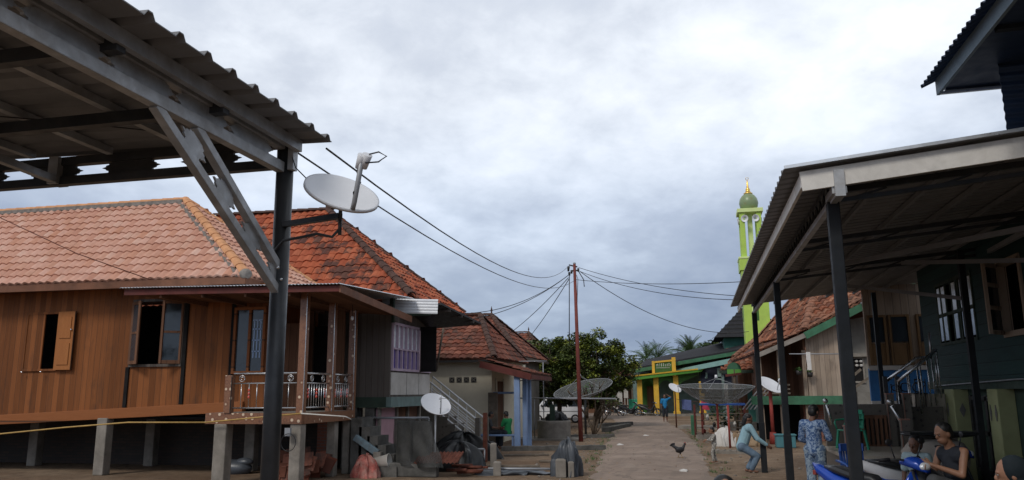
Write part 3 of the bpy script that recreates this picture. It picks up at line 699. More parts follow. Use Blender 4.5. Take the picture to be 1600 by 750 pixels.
# window one : left leaf ajar inside, right leaf folded out
wn = MB(); frame_rect(wn, W1[0], W1[1], 2.38, 3.80, FY+.0, .05, .09); w_ = build('window', wn, 'teak', h1)
mb = MB(); mb.bb(W1[0]+.05, -15.42, FY-.03, FY+.0, 2.43, 3.76); build('shutter', mb, 'teak', w_)
mb = MB(); mb.bb(-14.98, -14.5, FY-.10, FY-.065, 2.40, 3.79)
for z0, z1 in ((2.52, 3.03), (3.15, 3.66)): mb.bb(-14.90, -14.58, FY-.118, FY-.10, z0, z1)
build('shutter', mb, 'teak_shutter', w_)
mb = MB()
for x, z in ((-15.85, 2.36), (-15.3, 2.36), (-14.56, 3.35)): mb.ell((x, FY-.12, z), .025, n=8, m=6)
build('hinge', mb, 'chrome', w_)
# window two: glazed leaves opened
wn = MB(); frame_rect(wn, W2[0], W2[1], 2.44, 4.02, FY+.0, .06, .1); w_ = build('window', wn, 'grey_wood', h1)
for xh, xo in ((-12.93, -13.05), (-11.6, -11.68)):
    mb = MB(); a = V((xh, FY-.05, 0)); b = V((xh+(.36 if xh < -12 else -.33), FY-.28, 0))
    for p, q, z0, z1 in ((0, 1, 2.5, 2.58), (0, 1, 3.2, 3.25), (0, 1, 3.88, 3.96)): mb.beam(a+V((0, 0, (z0+z1)/2)), b+V((0, 0, (z0+z1)/2)), .035, z1-z0)
    for p in (a, b): mb.bb(p.x-.03, p.x+.03, p.y-.02, p.y+.02, 2.5, 3.96)
    lf = build('casement', mb, 'brown_planks', w_)
    mb = MB(); mb.beam(a+V((0, 0, 3.23)), b+V((0, 0, 3.23)), .008, 1.3); build('pane', mb, 'glass_dark', lf)
# window three behind the balcony, with leaded glass
wn = MB(); frame_rect(wn, -10.25, -9.45, 2.25, 3.75, FY, .06, .1); wn.bb(-9.88, -9.82, FY-.04, FY+.04, 2.3, 3.7); w_ = build('window', wn, 'teak_trim', h1)
mb = MB(); mb.bb(-10.19, -9.88, FY, FY+.01, 2.31, 3.69); mb.bb(-9.82, -9.51, FY, FY+.01, 2.31, 3.69); build('pane', mb, 'glass_dark', w_)
mb = MB()
for x in (-9.74, -9.66, -9.58): mb.bb(x-.012, x+.012, FY-.012, FY-.002, 2.6, 3.45)
for z in (2.75, 3.0, 3.25, 3.45): mb.bb(-9.78, -9.55, FY-.012, FY-.003, z-.012, z+.012)
build('leading', mb, 'glass_blue', w_)
# pillars under the house
for px_, y in ((165, 16.0), (60, 17.8), (240, 18.2), (395, 17.4)):
    p = PY(px_, 660, y); mb = MB(); mb.box((p.x, y, .64), (.26, .26, 1.28), rz=.06); build('pillar', mb, 'concrete', h1, bev=.02)
# balcony
BY, BX = 14.8, -7.85
BYe = 17.3
bl = MB(); bl.bb(-9.98, BX, BY, BYe, 1.385, 1.42); build('balcony_floor', bl, 'concrete', h1)
mb = MB(); mb.bb(-10.02, BX+.02, BY-.03, BY+.05, 1.20, 1.42); mb.bb(BX-.05, BX+.03, BY+.05, BYe+.02, 1.20, 1.42); build('balcony_edge', mb, 'floral_tile', h1)
for x, y, z1, zz0 in ((-9.52, BY, 2.27, 1.42), (BX-.05, BY+.05, 4.02, 1.42), (BX-.05, 16.15, 3.95, 1.42), (BX-.05, BYe-.05, 3.9, 1.42)):
    mb = MB(); mb.bb(x-.075, x+.075, y-.06, y+.09, zz0, z1-.08); pst = build('tiled_post', mb, 'floral_tile', h1, bev=.006)
    mb = MB(); mb.bb(x+.077, x+.087, y-.068, y-.05, zz0, z1-.1); build('corner_trim', mb, 'iron_black' if z1 < 3 else 'steel_rail', pst)
def railing(a, b, n, ornaments, parent, z0=1.5, z1=2.22):
    a = V(a); b = V(b); mb = MB()
    for z, r in ((z1, .022), (z1-.20, .014), (z0+.02, .016)): mb.tube([a+V((0, 0, z)), b+V((0, 0, z))], r, 8)
    for k in range(1, n):
        p = a.lerp(b, k/n); mb.tube([p+V((0, 0, z0)), p+V((0, 0, z1-.2))], .009, 6)
    r_ = build('railing', mb, 'steel_rail', parent)
    d = (b-a).normalized()
    for s in ornaments:
        mb = MB(); p = a.lerp(b, s)+V((0, 0, z1-.1))
        mb.tube([p+(d*math.cos(t)+V((0, 0, 1))*math.sin(t))*.062 for t in [2*math.pi*k/14 for k in range(15)]], .01, 5)
        mb.tube([p+(d*math.cos(t)+V((0, 0, 1))*math.sin(t))*.03 for t in [2*math.pi*k/10 for k in range(9)]], .009, 5)
        build('ring', mb, 'steel_rail', r_)
    mb = MB(); m_ = max(2, n//3)
    for k in range(m_):
        p = a.lerp(b, (k+.5)/m_)
        for j in range(3): mb.ell(p+V((0, 0, 1.74+j*.07)), (.022, .022, .033), n=8, m=6)
    build('bead', mb, 'red_bead', r_)
simple('red_bead', (.62, .10, .07), .4, 0, .1, 5)
railing((-9.42, BY, 0), (BX-.13, BY, 0), 8, (.13, .62, .9), h1)
railing((BX-.05, BY+.15, 0), (BX-.05, 16.08, 0), 10, (.3, .75), h1)
railing((BX-.05, 16.24, 0), (BX-.05, BYe-.13, 0), 9, (.3, .75), h1)
# door side and panels behind the balcony
mb = MB(); mb.bb(-9.22, -8.95, 17.3, 17.36, 1.42, 3.9); mb.bb(-8.5, -8.15, 17.3, 17.36, 1.42, 3.9); build('porch_wall', mb, 'brown_planks', h1)
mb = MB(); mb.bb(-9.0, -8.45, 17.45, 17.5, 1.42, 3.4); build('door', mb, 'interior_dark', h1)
mb = MB(); mb.box((-9.0, 16.5, 2.4), (.5, .05, 2.0), rz=.25); build('open_door_leaf', mb, 'brown_planks', h1)
for px_, y, wdt in ((350, BY+.1, .28), (466, BY+.12, .24), (520, 16.6, .2), (543, BYe-.1, .17)):
    p = PY(px_, 665, y); mb = MB(); mb.box((p.x, y, .6), (wdt, wdt, 1.2), rz=.03); build('balcony_pillar', mb, 'concrete', h1, bev=.02)
# clutter below: red tile shards, meter box
mb = MB()
for i in range(46): mb.box((rg.uniform(-9.0, -7.9), rg.uniform(15.6, 16.6), rg.uniform(.02, .5)), (.22, .3, .02), Rm=Matrix.Rotation(rg.uniform(1.0, 1.4), 3, 'X')@Matrix.Rotation(rg.uniform(-.3, .3), 3, 'Z'), tone=rg.random())
single('roof_tile_pile', mb, 'tile_brown', 'heap of spare red roof tiles stored under the balcony', 'roof tiles')
mb = MB(); p = PY(450, 675, 14.66); mb.box(p, (.12, .06, .16)); mt_ = single('power_meter', mb, 'dish_grey', 'small grey meter box with a loop of cable under the balcony edge', 'meter box')
mb = MB(); p = PY(451, 680, 14.6); mb.tube([p+V((.16*math.cos(t), 0, -.14+.17*math.sin(t))) for t in [2*math.pi*k/20 for k in range(21)]], .008, 5); build('cable_loop', mb, 'black_cable', mt_)
# tin porch roof over the balcony
mb = MB(); corr(mb, (-11.9, 14.2, 4.04), (5.1, 0, -.10), (.0, 4.2, .18), .076, .018, 'sin'); pr_ = build('porch_roof', mb, 'zinc_bright', h1)
mb = MB(); mb.beam((-11.85, 14.3, 3.955), (-6.86, 14.3, 3.86), .03, .12); build('fascia', mb, 'maroon', pr_)
mb = MB(); mb.beam((-6.85, 14.28, 3.86), (-6.85, 18.35, 3.60), .03, .16); build('side_fascia', mb, 'brown_fascia', pr_)
mb = MB(); mb.slab([(-11.8, 14.35, 3.93), (-6.87, 14.35, 3.84), (-6.87, 18.2, 3.66), (-11.8, 15.95, 3.93)], (0, 0, .02))
for x in (-11, -10, -9, -8): mb.beam((x, 14.35, 3.87-.02*(x+11.8)), (x, 17.9, 3.84-.02*(x+11.8)), .05, .08)
build('porch_ceiling', mb, 'brown_planks', pr_)
mb = MB(); mb.tube([(-7.45, 16.2, 3.75), (-7.45, 16.2, 3.5)], .006, 5); bl_ = single('bulb', mb, 'black_cable', 'bare white bulb hanging under the porch roof', 'light bulb'); mb = MB(); mb.ell((-7.45, 16.2, 3.45), (.035, .035, .05)); build('glass', mb, 'white_paint', bl_)
# rope/cable yellow sagging under the floor
mb = MB(); mb.tube([PY(-60, 684, 14.5), PY(0, 678, 14.5), PY(100, 668, 14.55), PY(200, 660, 14.6), PY(320, 660, 14.62)], .016, 7); mb.tube([PY(320, 660, 14.62), PY(470, 646, 14.6)], .016, 7); single('bamboo_pole', mb, 'yellow_cable', 'long thin yellowish pole sagging along the wooden house underside', 'pole')
mb = MB(); mb.tube([PY(470, 646, 14.6), PY(540, 651, 14.9), PY(548, 655, 15.2)], .014, 7); single('white_pipe', mb, 'plastic_white', 'thin white pipe lying along the balcony tiles', 'pipe')
mb = MB(); mb.tube([PY(0, 340, 14.9), PY(120, 396, 14.9), PY(235, 437, 14.9)], .011, 5); single('roof_wire', mb, 'rust', 'brown wire crossing the pale orange tiled roof diagonally', 'cable')
# dark brick back wall and stored things under the house
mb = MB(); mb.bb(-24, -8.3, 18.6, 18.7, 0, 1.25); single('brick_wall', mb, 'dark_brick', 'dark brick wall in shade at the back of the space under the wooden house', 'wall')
mb = MB(); p = PZ(110, 752, .35); mb.ell((p.x, 16.8, .12), (.5, .25, .2)); mb.ell((p.x+.3, 16.8, .26), (.22, .14, .1)); ob = single('covered_bundle', mb, 'tarp_grey', 'grey covered bundle standing behind the concrete pillar under the house', 'bundle')

# ================================================================== HOUSE TWO
h2 = thing('stilt_house', 'old grey plank house with patchy red tile roof and purple window', 'house', (-9, 21, 0))
e2, r2 = (-11.35, 22.6, 7.62), (-15.5, 22.6, 7.66)
mb = MB()
tiles(mb, [(-19, 20, 4.35), (-7.45, 20, 4.35), e2, r2], .24, .28, .045, .035, 6, jit=.014, seed=8)
tiles(mb, [(-7.45, 20, 4.35), (-7.45, 25.2, 4.35), e2], .24, .28, .045, .035, 6, jit=.014, seed=9)
tiles(mb, [(-19, 25.2, 4.35), (-7.45, 25.2, 4.35), e2, r2], .4, .5, .04, .03, 4, seed=10)
tiles(mb, [(-19, 20, 4.35), (-19, 25.2, 4.35), r2], .4, .5, .04, .03, 4, seed=11)
rf = build('roof', mb, 'tile_red_old', h2)
mb = MB(); ridge(mb, r2, V(e2)+V((.1, 0, 0)), .12, .36); ridge(mb, (-7.5, 20.05, 4.42), e2, .13, .3); ridge(mb, (-7.5, 25.15, 4.42), e2, .1, .3); ridge(mb, (-19, 20.05, 4.42), r2, .12, .4)
mb.box(V(e2)+V((.1, 0, .12)), (.3, .2, .16)); build('ridge_cap', mb, 'ridge_dark', rf)
mb = MB(); mb.bb(-19, -9.6, 20.95, 25, 1.5, 4.34); build('main_wall', mb, 'grey_wood', h2)
# front room
mb = MB(); mb.bb(-9.2, -7.25, 18, 18.06, 1.71, 3.95); build('front_wall', mb, 'grey_wood', h2)
mb = MB(); mb.bb(-9.2, -7.2, 17.96, 18.08, 1.46, 1.71); build('front_beam', mb, 'dark_green_beam', h2)
mb = MB(); mb.bb(-7.31, -7.18, 17.95, 20.95, 1.47, 1.71); build('side_beam', mb, 'teal_paint', h2)
mb = MB(); mb.bb(-7.31, -7.25, 18.06, 20.9, 1.71, 2.36); mb.bb(-7.31, -7.25, 18.06, 20.9, 3.52, 3.8); build('side_wall', mb, 'grey_wood_side', h2)
mb = MB()
for y0, y1 in ((18.06, 19.1), (19.14, 20.0), (20.04, 20.9)): mb.bb(-7.25, -7.235, y0, y1, 1.76, 2.3)
build('white_panel', mb, 'plaster_white', h2)
for y0, y1 in ((18.05, 19.95), (20.2, 20.9)):
    mb = MB(); mb.bb(-7.28, -7.2, y0, y1, 2.34, 2.40); mb.bb(-7.28, -7.2, y0, y1, 3.46, 3.52); mb.bb(-7.28, -7.2, y0, y1, 2.86, 2.9)
    n = max(2, int(round((y1-y0)/.3)))
    for k in range(n+1): y = y0+.025+(y1-y0-.05)*k/n; mb.bb(-7.285, -7.195, y-.025, y+.025, 2.4, 3.46)
    wn = build('window', mb, 'lilac_paint', h2)
    mb = MB(); mb.bb(-7.27, -7.26, y0+.03, y1-.03, 2.4, 2.86); build('lower_pane', mb, 'purple_panel' if y1 < 20 else 'blue_panel', wn)
    mb = MB(); mb.bb(-7.27, -7.26, y0+.03, y1-.03, 2.9, 3.46); build('upper_pane', mb, 'glass_pale', wn)
mb = MB(); mb.box((-7.0, 20.08, 2.95), (.44, .05, 1.2), rz=0); build('open_shutter', mb, 'interior_dark', h2)
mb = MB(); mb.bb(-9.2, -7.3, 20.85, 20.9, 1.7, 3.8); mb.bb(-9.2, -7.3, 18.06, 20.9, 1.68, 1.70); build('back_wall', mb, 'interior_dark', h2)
# awning
a1, a2, a3, a4 = V((-7.7, 18.3, 4.16)), V((-6.25, 18.62, 4.12)), PX(752, 507, -5.75), V((-7.2, 22.5, 3.95))
mb = MB(); mb.slab([V((-7.7, 18.5, 4.05)), V((-6.2, 18.75, 3.98)), a3, PX(672, 514, -7.22)], (0, 0, .05)); aw = build('awning_roof', mb, 'iron_black', h2)
mb = MB(); corr(mb, (-7.65, 18.36, 4.15), (.0, -.04, -.37), (1.42, .2, -.05), .075, .010, 'sin'); build('silver_sheet', mb, 'silver_paint', aw)
mb = MB()
for s in (.2, .5, .8): q = V((-6.2, 18.75, 3.96)).lerp(a3, s); mb.beam(q-V((0, 0, .02)), V((-7.2, q.y+.3, 3.86)), .05, .07)
build('rafter', mb, 'grey_wood', aw)
mb = MB(); mb.bb(-7.3, -7.2, 18.02, 18.12, 3.5, 4.1); build('corner_post', mb, 'dark_green_beam', h2)
mb = MB(); mb.bb(-7.25, -6.5, 18.75, 18.8, 3.72, 3.9); build('awning_board', mb, 'dark_green_beam', h2)
mb = MB(); mb.tube([(-6.95, 21.2, 3.6), (-7.15, 21.2, 2.4)], .03, 6); build('awning_strut', mb, 'wood_grey', h2)
# ground storey
mb = MB(); mb.bb(-7.62, -7.56, 18.1, 19.2, 0, 1.44); build('pink_door', mb, 'pink_paint', h2)
mb = MB(); mb.bb(-7.62, -7.57, 19.25, 21, 0, 1.44); build('lower_panel', mb, 'brown_planks_side', h2)
for y in (18.1, 19.22, 20.0, 20.9): mb = MB(); mb.bb(-7.56, -7.5, y-.05, y+.05, 0, 1.45); build('door_frame', mb, 'concrete', h2)
mb = MB(); mb.bb(-9.2, -8.7, 18.2, 18.3, 0, 1.45); build('lower_wall', mb, 'red_brick', h2)
mb = MB(); mb.bb(-8.6, -8.1, 18.3, 18.4, 0, 1.45); build('lower_block', mb, 'plaster_grey', h2)
for x, y in ((-7.75, 18.05), (-8.2, 18.0)): mb = MB(); mb.bb(x-.12, x+.12, y-.05, y+.15, 0, 1.46); build('pillar', mb, 'concrete_dark', h2, bev=.01)
# short stair with parapets down from the balcony side
st = thing('balcony_stair', 'grey concrete stair with worn light blue sloping parapets beside the balcony', 'stair', (-7.2, 17.2, 0))
for y, c0, c1 in ((16.9, PY(555, 683, 16.9), PY(590, 708, 16.9)), (17.7, PY(568, 672, 17.7), PY(618, 703, 17.7))):
    mb = MB(); mb.beam(c0, c1, .12, .14); build('parapet', mb, 'sky_blue_worn' if y < 17 else 'concrete', st, bev=.01)
    mb = MB(); mb.bb(c1.x-.08, c1.x+.1, y-.08, y+.08, 0, c1.z+.03); build('newel', mb, 'concrete', st, bev=.01)
for k in range(6): mb = MB(); x = -7.75+.2*k; mb.bb(x, x+.26, 16.98, 17.62, 0, 1.25-.2*k); build('step', mb, 'concrete_dark', st)
# house-two stair with white rails
st = thing('tiled_stair', 'tile faced stair with white metal railings between grey house and cream house', 'stair', (-7.3, 23.5, 0))
SX0, SX1, SY0, SY1 = -8.1, -6.45, 23.0, 24.0
n = 7; H0 = 1.5
for k in range(n):
    x0 = SX0+(SX1-SX0)*k/n; x1 = SX0+(SX1-SX0)*(k+1)/n; h = H0*(1-k/n)
    mb = MB(); mb.bb(x0, x1-.003, SY0, SY1, 0, h); s_ = build('step', mb, 'wall_tile', st)
    mb = MB(); mb.bb(x0-.01, x1+.02, SY0-.02, SY1, h, h+.025); build('tread', mb, 'concrete', s_)
mb = MB(); mb.bb(-8.9, SX0, SY0, SY1, 0, 1.5); build('landing', mb, 'wall_tile', st)
for y in (SY0+.03, SY1-.03):
    mb = MB()
    top0 = V((SX0-.1, y, 1.5+.80)); top1 = V((SX1-.05, y, .22+.80))
    for dz, r in ((0, .026), (-.2, .013), (-.35, .013), (-.5, .013), (-.68, .024)): mb.tube([top0+V((0, 0, dz)), top1+V((0, 0, dz))], r, 7)
    for k in range(7): p = top0.lerp(top1, k/6); mb.tube([p, p-V((0, 0, .75))], .012, 6)
    build('railing', mb, 'white_paint', st)
    mb = MB(); mb.bb(SX1-.06, SX1+.08, y-.07, y+.07, 0, 1.06); build('newel', mb, 'wall_tile', st)
# ================================================================== CREAM HOUSE
h3 = thing('cream_house', 'cream plastered house with brown tile roof and light blue porch posts', 'house', (-9, 29, 0))
CY = 27.3; CX = -7.13
mb = MB(); mb.bb(-13, CX, CY, 33, 0, 3.02); build('wall', mb, 'plaster_cream', h3)
mb = MB(); tiles(mb, [(-14, CY-.45, 2.98), (CX+.25, CY-.45, 2.98), (-8.2, 29.6, 4.75), (-13.2, 29.6, 4.75)], .25, .27, .04, .035, 5, jit=.012, seed=12)
tiles(mb, [(CX+.25, CY-.45, 2.98), (CX+.25, 32.5, 2.98), (-8.2, 29.6, 4.75)], .25, .27, .04, .035, 5, jit=.012, seed=13)
tiles(mb, [(-14, 32.5, 2.98), (CX+.25, 32.5, 2.98), (-8.2, 29.6, 4.75), (-13.2, 29.6, 4.75)], .4, .4, .04, .035, 4, seed=14)
rf = build('roof', mb, 'tile_brown', h3)
mb = MB(); ridge(mb, (-13.2, 29.6, 4.8), (-8.2, 29.6, 4.8), .11, .34); ridge(mb, (CX+.2, CY-.4, 3.03), (-8.2, 29.6, 4.8), .11, .3); ridge(mb, (CX+.2, 32.4, 3.03), (-8.2, 29.6, 4.8), .11, .3); build('ridge_cap', mb, 'ridge_dark', rf)
mb = MB(); mb.bb(-14, CX+.2, CY-.42, CY-.38, 2.86, 2.97); build('eave_board', mb, 'iron_black', h3)
for k in range(4):
    p = PY(706+k*11.4, 594, CY-.01); mb = MB(); mb.bb(p.x-.095, p.x+.095, CY-.02, CY-.004, 2.16, 2.34); vn = build('vent_block', mb, 'iron_black', h3)
    mb = MB()
    mb.beam((p.x-.08, CY-.026, 2.18), (p.x+.08, CY-.026, 2.32), .012, .028); mb.beam((p.x-.08, CY-.030, 2.32), (p.x+.08, CY-.030, 2.18), .012, .028); build('vent_cross', mb, 'plaster_grey', vn)
mb = MB(); mb.bb(CX, CX+.02, 27.9, 28.9, .1, 2.2); build('door', mb, 'brown_planks_side', h3)
mb = MB(); mb.bb(CX+.02, CX+.06, 27.8, 27.9, 0, 2.3); mb.bb(CX+.02, CX+.06, 28.9, 29.0, 0, 2.3); build('door_frame', mb, 'plaster_cream', h3)
# porch: sloping tile canopy with red board
PYs = 25.0
mb = MB(); tiles(mb, [(-5.25, PYs-.1, 2.42), (-5.6, 30.5, 2.42), (-7.1, 30.5, 2.85), (-6.95, PYs-.1, 2.85)], .25, .3, .04, .03, 5, seed=15); pr_ = build('porch_roof', mb, 'tile_brown', h3)
mb = MB(); mb.beam((-6.9, PYs-.12, 2.70), (-5.2, PYs-.12, 2.28), .04, .2); build('bargeboard', mb, 'maroon', pr_)
mb = MB(); mb.beam((-5.2, PYs-.12, 2.28), (-5.55, 30.4, 2.3), .04, .14); build('eave_board', mb, 'maroon', pr_)
pp = [(-5.68, 25.04), (-5.62, 25.9), (-5.70, 26.9), (-5.95, 28.1)]
for i, (x, y) in enumerate(pp): mb = MB(); mb.bb(x-.075 - (.03 if i == 0 else 0), x+.075, y-.07, y+.07, 0, 2.36); build('porch_post', mb, 'sky_blue_paint', h3, bev=.008)
mb = MB(); mb.beam((-5.7, 25.1, 2.30), (-5.95, 28.2, 2.30), .08, .1); build('porch_beam', mb, 'sky_blue_paint', h3)
bn = thing('porch_bench', 'light blue plank bench under the red edged porch', 'bench', (-6.2, 25.3, 0))
mb = MB(); mb.bb(-6.98, -5.78, 25.05, 25.55, .42, .47); build('seat', mb, 'sky_blue_paint', bn, bev=.006)
for x in (-6.9, -5.86):
    for y in (25.1, 25.5): mb = MB(); mb.bb(x-.03, x+.03, y-.03, y+.03, 0, .42); build('leg', mb, 'sky_blue_paint', bn)
mb = MB(); mb.bb(-6.95, -6.1, 26.8, 27.2, 1.75, 1.82); shf = single('blue_shelf', mb, 'sky_blue_paint', 'light blue slanted shop flap inside the porch shade', 'shelf')
mb = MB(); mb.box((-6.85, 26.4, .9), (.3, .3, 1.8), rz=.1); single('leaning_board', mb, 'wood_grey', 'grey plank board leaning on the cream wall behind the seated people', 'board')
# roofs further back on the left
def farhouse(label, x0, x1, y0, y1, ze, zr, rx0, rx1, mat, seed, fin=True):
    h = thing('tiled_house', label, 'house', ((x0+x1)/2, (y0+y1)/2, 0))
    ym = (y0+y1)/2; mb = MB()
    tiles(mb, [(x0, y0, ze), (x1, y0, ze), (rx1, ym, zr), (rx0, ym, zr)], .25, .32, .04, .035, 5, jit=.01, seed=seed)
    tiles(mb, [(x1, y0, ze), (x1, y1, ze), (rx1, ym, zr)], .25, .32, .04, .035, 5, jit=.01, seed=seed+1)
    tiles(mb, [(x0, y1, ze), (x1, y1, ze), (rx1, ym, zr), (rx0, ym, zr)], .5, .5, .04, .03, 4, seed=seed+2)
    rf = build('roof', mb, mat, h)
    mb = MB(); ridge(mb, (rx0, ym, zr+.05), (rx1, ym, zr+.05), .12, .36); ridge(mb, (x1, y0, ze+.05), (rx1, ym, zr+.05), .12, .36); ridge(mb, (x1, y1, ze+.05), (rx1, ym, zr+.05), .12, .36)
    if fin: mb.lathe([(.06, 0), (.03, .12), (.06, .18), (.005, .4)], 8, Matrix.Translation((rx1, ym, zr+.08)))
    build('ridge_cap', mb, 'ridge_dark', rf)
    mb = MB(); mb.bb(x0+.4, x1-.4, y0+.4, y1-.4, 0, ze+.05); build('wall', mb, 'plaster_grey', h)
    mb = MB(); mb.bb(x0, x1, y0-.02, y0+.04, ze-.14, ze-.02); mb.bb(x1-.02, x1+.04, y0+.04, y1, ze-.14, ze-.02); build('eave_board', mb, 'wood_grey', h)
    return h
farhouse('brown tiled house just behind the cream house, finial on its hip', -16, -7.45, 33.5, 40, 3.35, 5.45, -13, -9.6, 'tile_brown', 30)
farhouse('third brown tiled roof furthest back on the left row', -22, -10.0, 54, 61, 3.75, 6.15, -17, -12.15, 'tile_brown', 40)
mb = MB(); mb.tube([(-5.9, 30.6, 0), (-5.9, 30.6, 3.0)], .02, 6); mb.tube([(-7, 30.4, 2.25), (-5.6, 30.4, 2.25)], .02, 6); mb.tube([(-7, 30.4, 3.0), (-5.75, 30.6, 3.0)], .02, 6); single('roof_frame', mb, 'dish_grey', 'thin pipe frame standing against the tile roof behind the porch', 'frame')
# ================================================================== LEFT YARD
gb = thing('gate_block', 'dark concrete block pier half covered with black netting beside the small white dish', 'pier', (-6.2, 17.1, 0))
mb = MB(); mb.bb(-6.62, -6.28, 16.9, 17.3, 0, 1.2); mb.bb(-6.28, -5.9, 17.0, 17.3, 0, 1.17); mb.bb(-6.7, -5.6, 16.7, 16.9, 0, .30); build('block', mb, 'concrete_dark', gb, bev=.03)
mb = MB(); 
def drape(mb, top, base, n=9, m=6, amp=.05, sd_=0):
    vs = []
    for j in range(m+1):
        for i in range(n+1):
            s = i/n; t = j/m; a = V(top[0]).lerp(V(top[1]), s); b = V(base[0]).lerp(V(base[1]), s)
            p = a.lerp(b, t); k = amp*(.3+t)
            p += V((noise.noise(V((s*4+sd_, t*2, 0)))*k, noise.noise(V((s*5, t*2, 5+sd_)))*k-abs(math.sin(s*9+sd_))*k*.6, noise.noise(V((s*3, t*3, 9+sd_)))*k*.5)); vs.append(p)
    fs = [(j*(n+1)+i, j*(n+1)+i+1, (j+1)*(n+1)+i+1, (j+1)*(n+1)+i) for j in range(m) for i in range(n)]
    return mb.add(vs, fs, .5, True)
drape(mb, ((-6.66, 16.85, 1.24), (-5.85, 16.92, 1.2)), ((-6.66, 16.8, .2), (-5.4, 16.6, .22)), 16, 10, .08)
drape(mb, ((-6.66, 17.32, 1.24), (-5.86, 17.3, 1.21)), ((-6.66, 16.85, 1.245), (-5.86, 16.9, 1.21)), 8, 3, .03); build('net', mb, 'net_black', gb)
p = PY(680, 665, 17.35)
dish('satellite_dish', 'white oval satellite dish on a thin white mast beside the netted concrete pier', (p.x, 17.35, 0), .34, .05, facing(680, 635, .62, 22), mastlen=1.52, post=.022, postmat='white_paint', armlen=.35, ovx=1.02)
mb = MB(); corr(mb, (-6.15, 16.7, .28), (1.05, -.1, .03), (0, .5, .2), .09, .03, 'sin'); single('tin_sheet', mb, 'rust', 'rusty corrugated tin scrap lying below the small white dish', 'tin sheet')
def heap(name, mat, label, cat, c, r, hgt, sd_, n=60, m=14, peak=.35):
    mb = MB(); vs = []
    for j in range(m+1):
        t = math.sin(math.pi/2*j/m)
        for i in range(n):
            a = 2*math.pi*i/n; rr = max(.02, 1-(j/m)**1.8)**.8; rr *= 1+.20*(1-j/m)**.5*math.sin(a*6+sd_+2.5*noise.noise(V((math.cos(a), math.sin(a), sd_))))+.08*math.sin(a*13+sd_*3)*(1-j/m)
            q = V((math.cos(a)*r[0]*rr, math.sin(a)*r[1]*rr, hgt*t))
            k = peak*(1-t*.7)
            q.x += k*r[0]*noise.noise(V((math.cos(a)*2+sd_, math.sin(a)*2, t*1.5))); q.y += k*r[1]*noise.noise(V((math.cos(a)*2, math.sin(a)*2+sd_, t*1.5+4)))
            q.z += .5*peak*hgt*noise.noise(V((math.cos(a)*1.6+sd_, math.sin(a)*1.6+3, t*2)))*(t > 0) 
            fo = abs(noise.noise(V((math.cos(a)*3.1+sd_, math.sin(a)*3.1, t*1.3))))
            q += V((math.cos(a), math.sin(a), 0))*(fo*.5-.1)*min(r[:2])*rr*peak*1.2; q.z += (fo-.15)*hgt*peak*(1 if j else 0)*.9
            vs.append(V(c)+q)
    fs = [(j*n+i, j*n+(i+1) % n, (j+1)*n+(i+1) % n, (j+1)*n+i) for j in range(m) for i in range(n)]+[[m*n+i for i in range(n)]]
    mb.add(vs, fs, .5, True); return single(name, mb, mat, label, cat)
heap('black_tarp', 'tarp_black', 'black plastic sheet heaped between the dish mast and the rusty pole', 'tarpaulin', (-5.6, 18.4, 0), (.6, .5), .62, 2)
heap('black_tarp', 'tarp_black', 'large black covered mound at the foot of the tiled stair', 'tarpaulin', (-6.35, 21.3, 0), (.9, .5), .66, 5)
heap('grey_tarp', 'tarp_grey', 'crumpled grey tarpaulin draped over a concrete post beside the road', 'tarpaulin', (-2.86, 17.55, 0), (.30, .3), .62, 9, peak=.55)
heap('grey_tarp', 'tarp_grey', 'low bluish sheet spread flat behind the two short concrete posts', 'tarpaulin', (-4.2, 17.8, 0), (.8, .45), .10, 3, peak=.5)
heap('red_sack', 'sack_red', 'torn red and white sack at the foot of the balcony pillar', 'sack', (-7.15, 16.5, 0), (.3, .2), .42, 4, peak=.4)
mb = MB(); Mx = Matrix.Translation(PY(597, 722, 16.8))@Matrix.Rotation(R_(80), 4, 'Y')@Matrix.Translation((0, 0, -.17)); mb.lathe([(.001, 0), (.12, 0), (.15, .34), (.16, .34), (.16, .35), (.145, .35), (.11, .02), (.001, .02)], 20, Mx)
single('bucket', mb, 'plastic_white', 'dirty white bucket lying on its side on the low wall', 'bucket')
mb = MB(); mb.bb(-7.3, -6.5, 16.65, 17.0, 0, .22); single('low_wall', mb, 'concrete_dark', 'low dark concrete wall under the tipped white bucket', 'wall')
def cpost(px_, py0, py1, Y, w_, label):
    a = PY(px_, py0, Y); mb = MB(); mb.box((a.x, Y, a.z/2), (w_, w_, a.z), rz=.2); mb.box((a.x, Y, a.z), (w_*.8, w_*.8, .03), rz=.2)
    return single('concrete_post', mb, 'concrete', label, 'post', 'short concrete fence posts of the left yard', bev=.015)
cpost(771, 693, 740, 19.0, .15, 'taller thin concrete post standing beside the rusty iron pole')
cpost(777, 722, 750, 17.3, .17, 'short concrete post in front, directly under the taller thin one')
cpost(876, 718, 750, 17.2, .22, 'thick pale concrete post left of the grey tarpaulin')
cpost(892, 722, 750, 17.25, .13, 'grey wrapped post between thick concrete post and tarpaulin')
mb = MB(); mb.beam((-5.56, 20.6, 0), (-5.56, 20.6, 1.27), .10, .10, V((0, 1, 0))); single('iron_pole', mb, 'rust', 'rusty brown square iron pole standing in the left yard', 'pole')
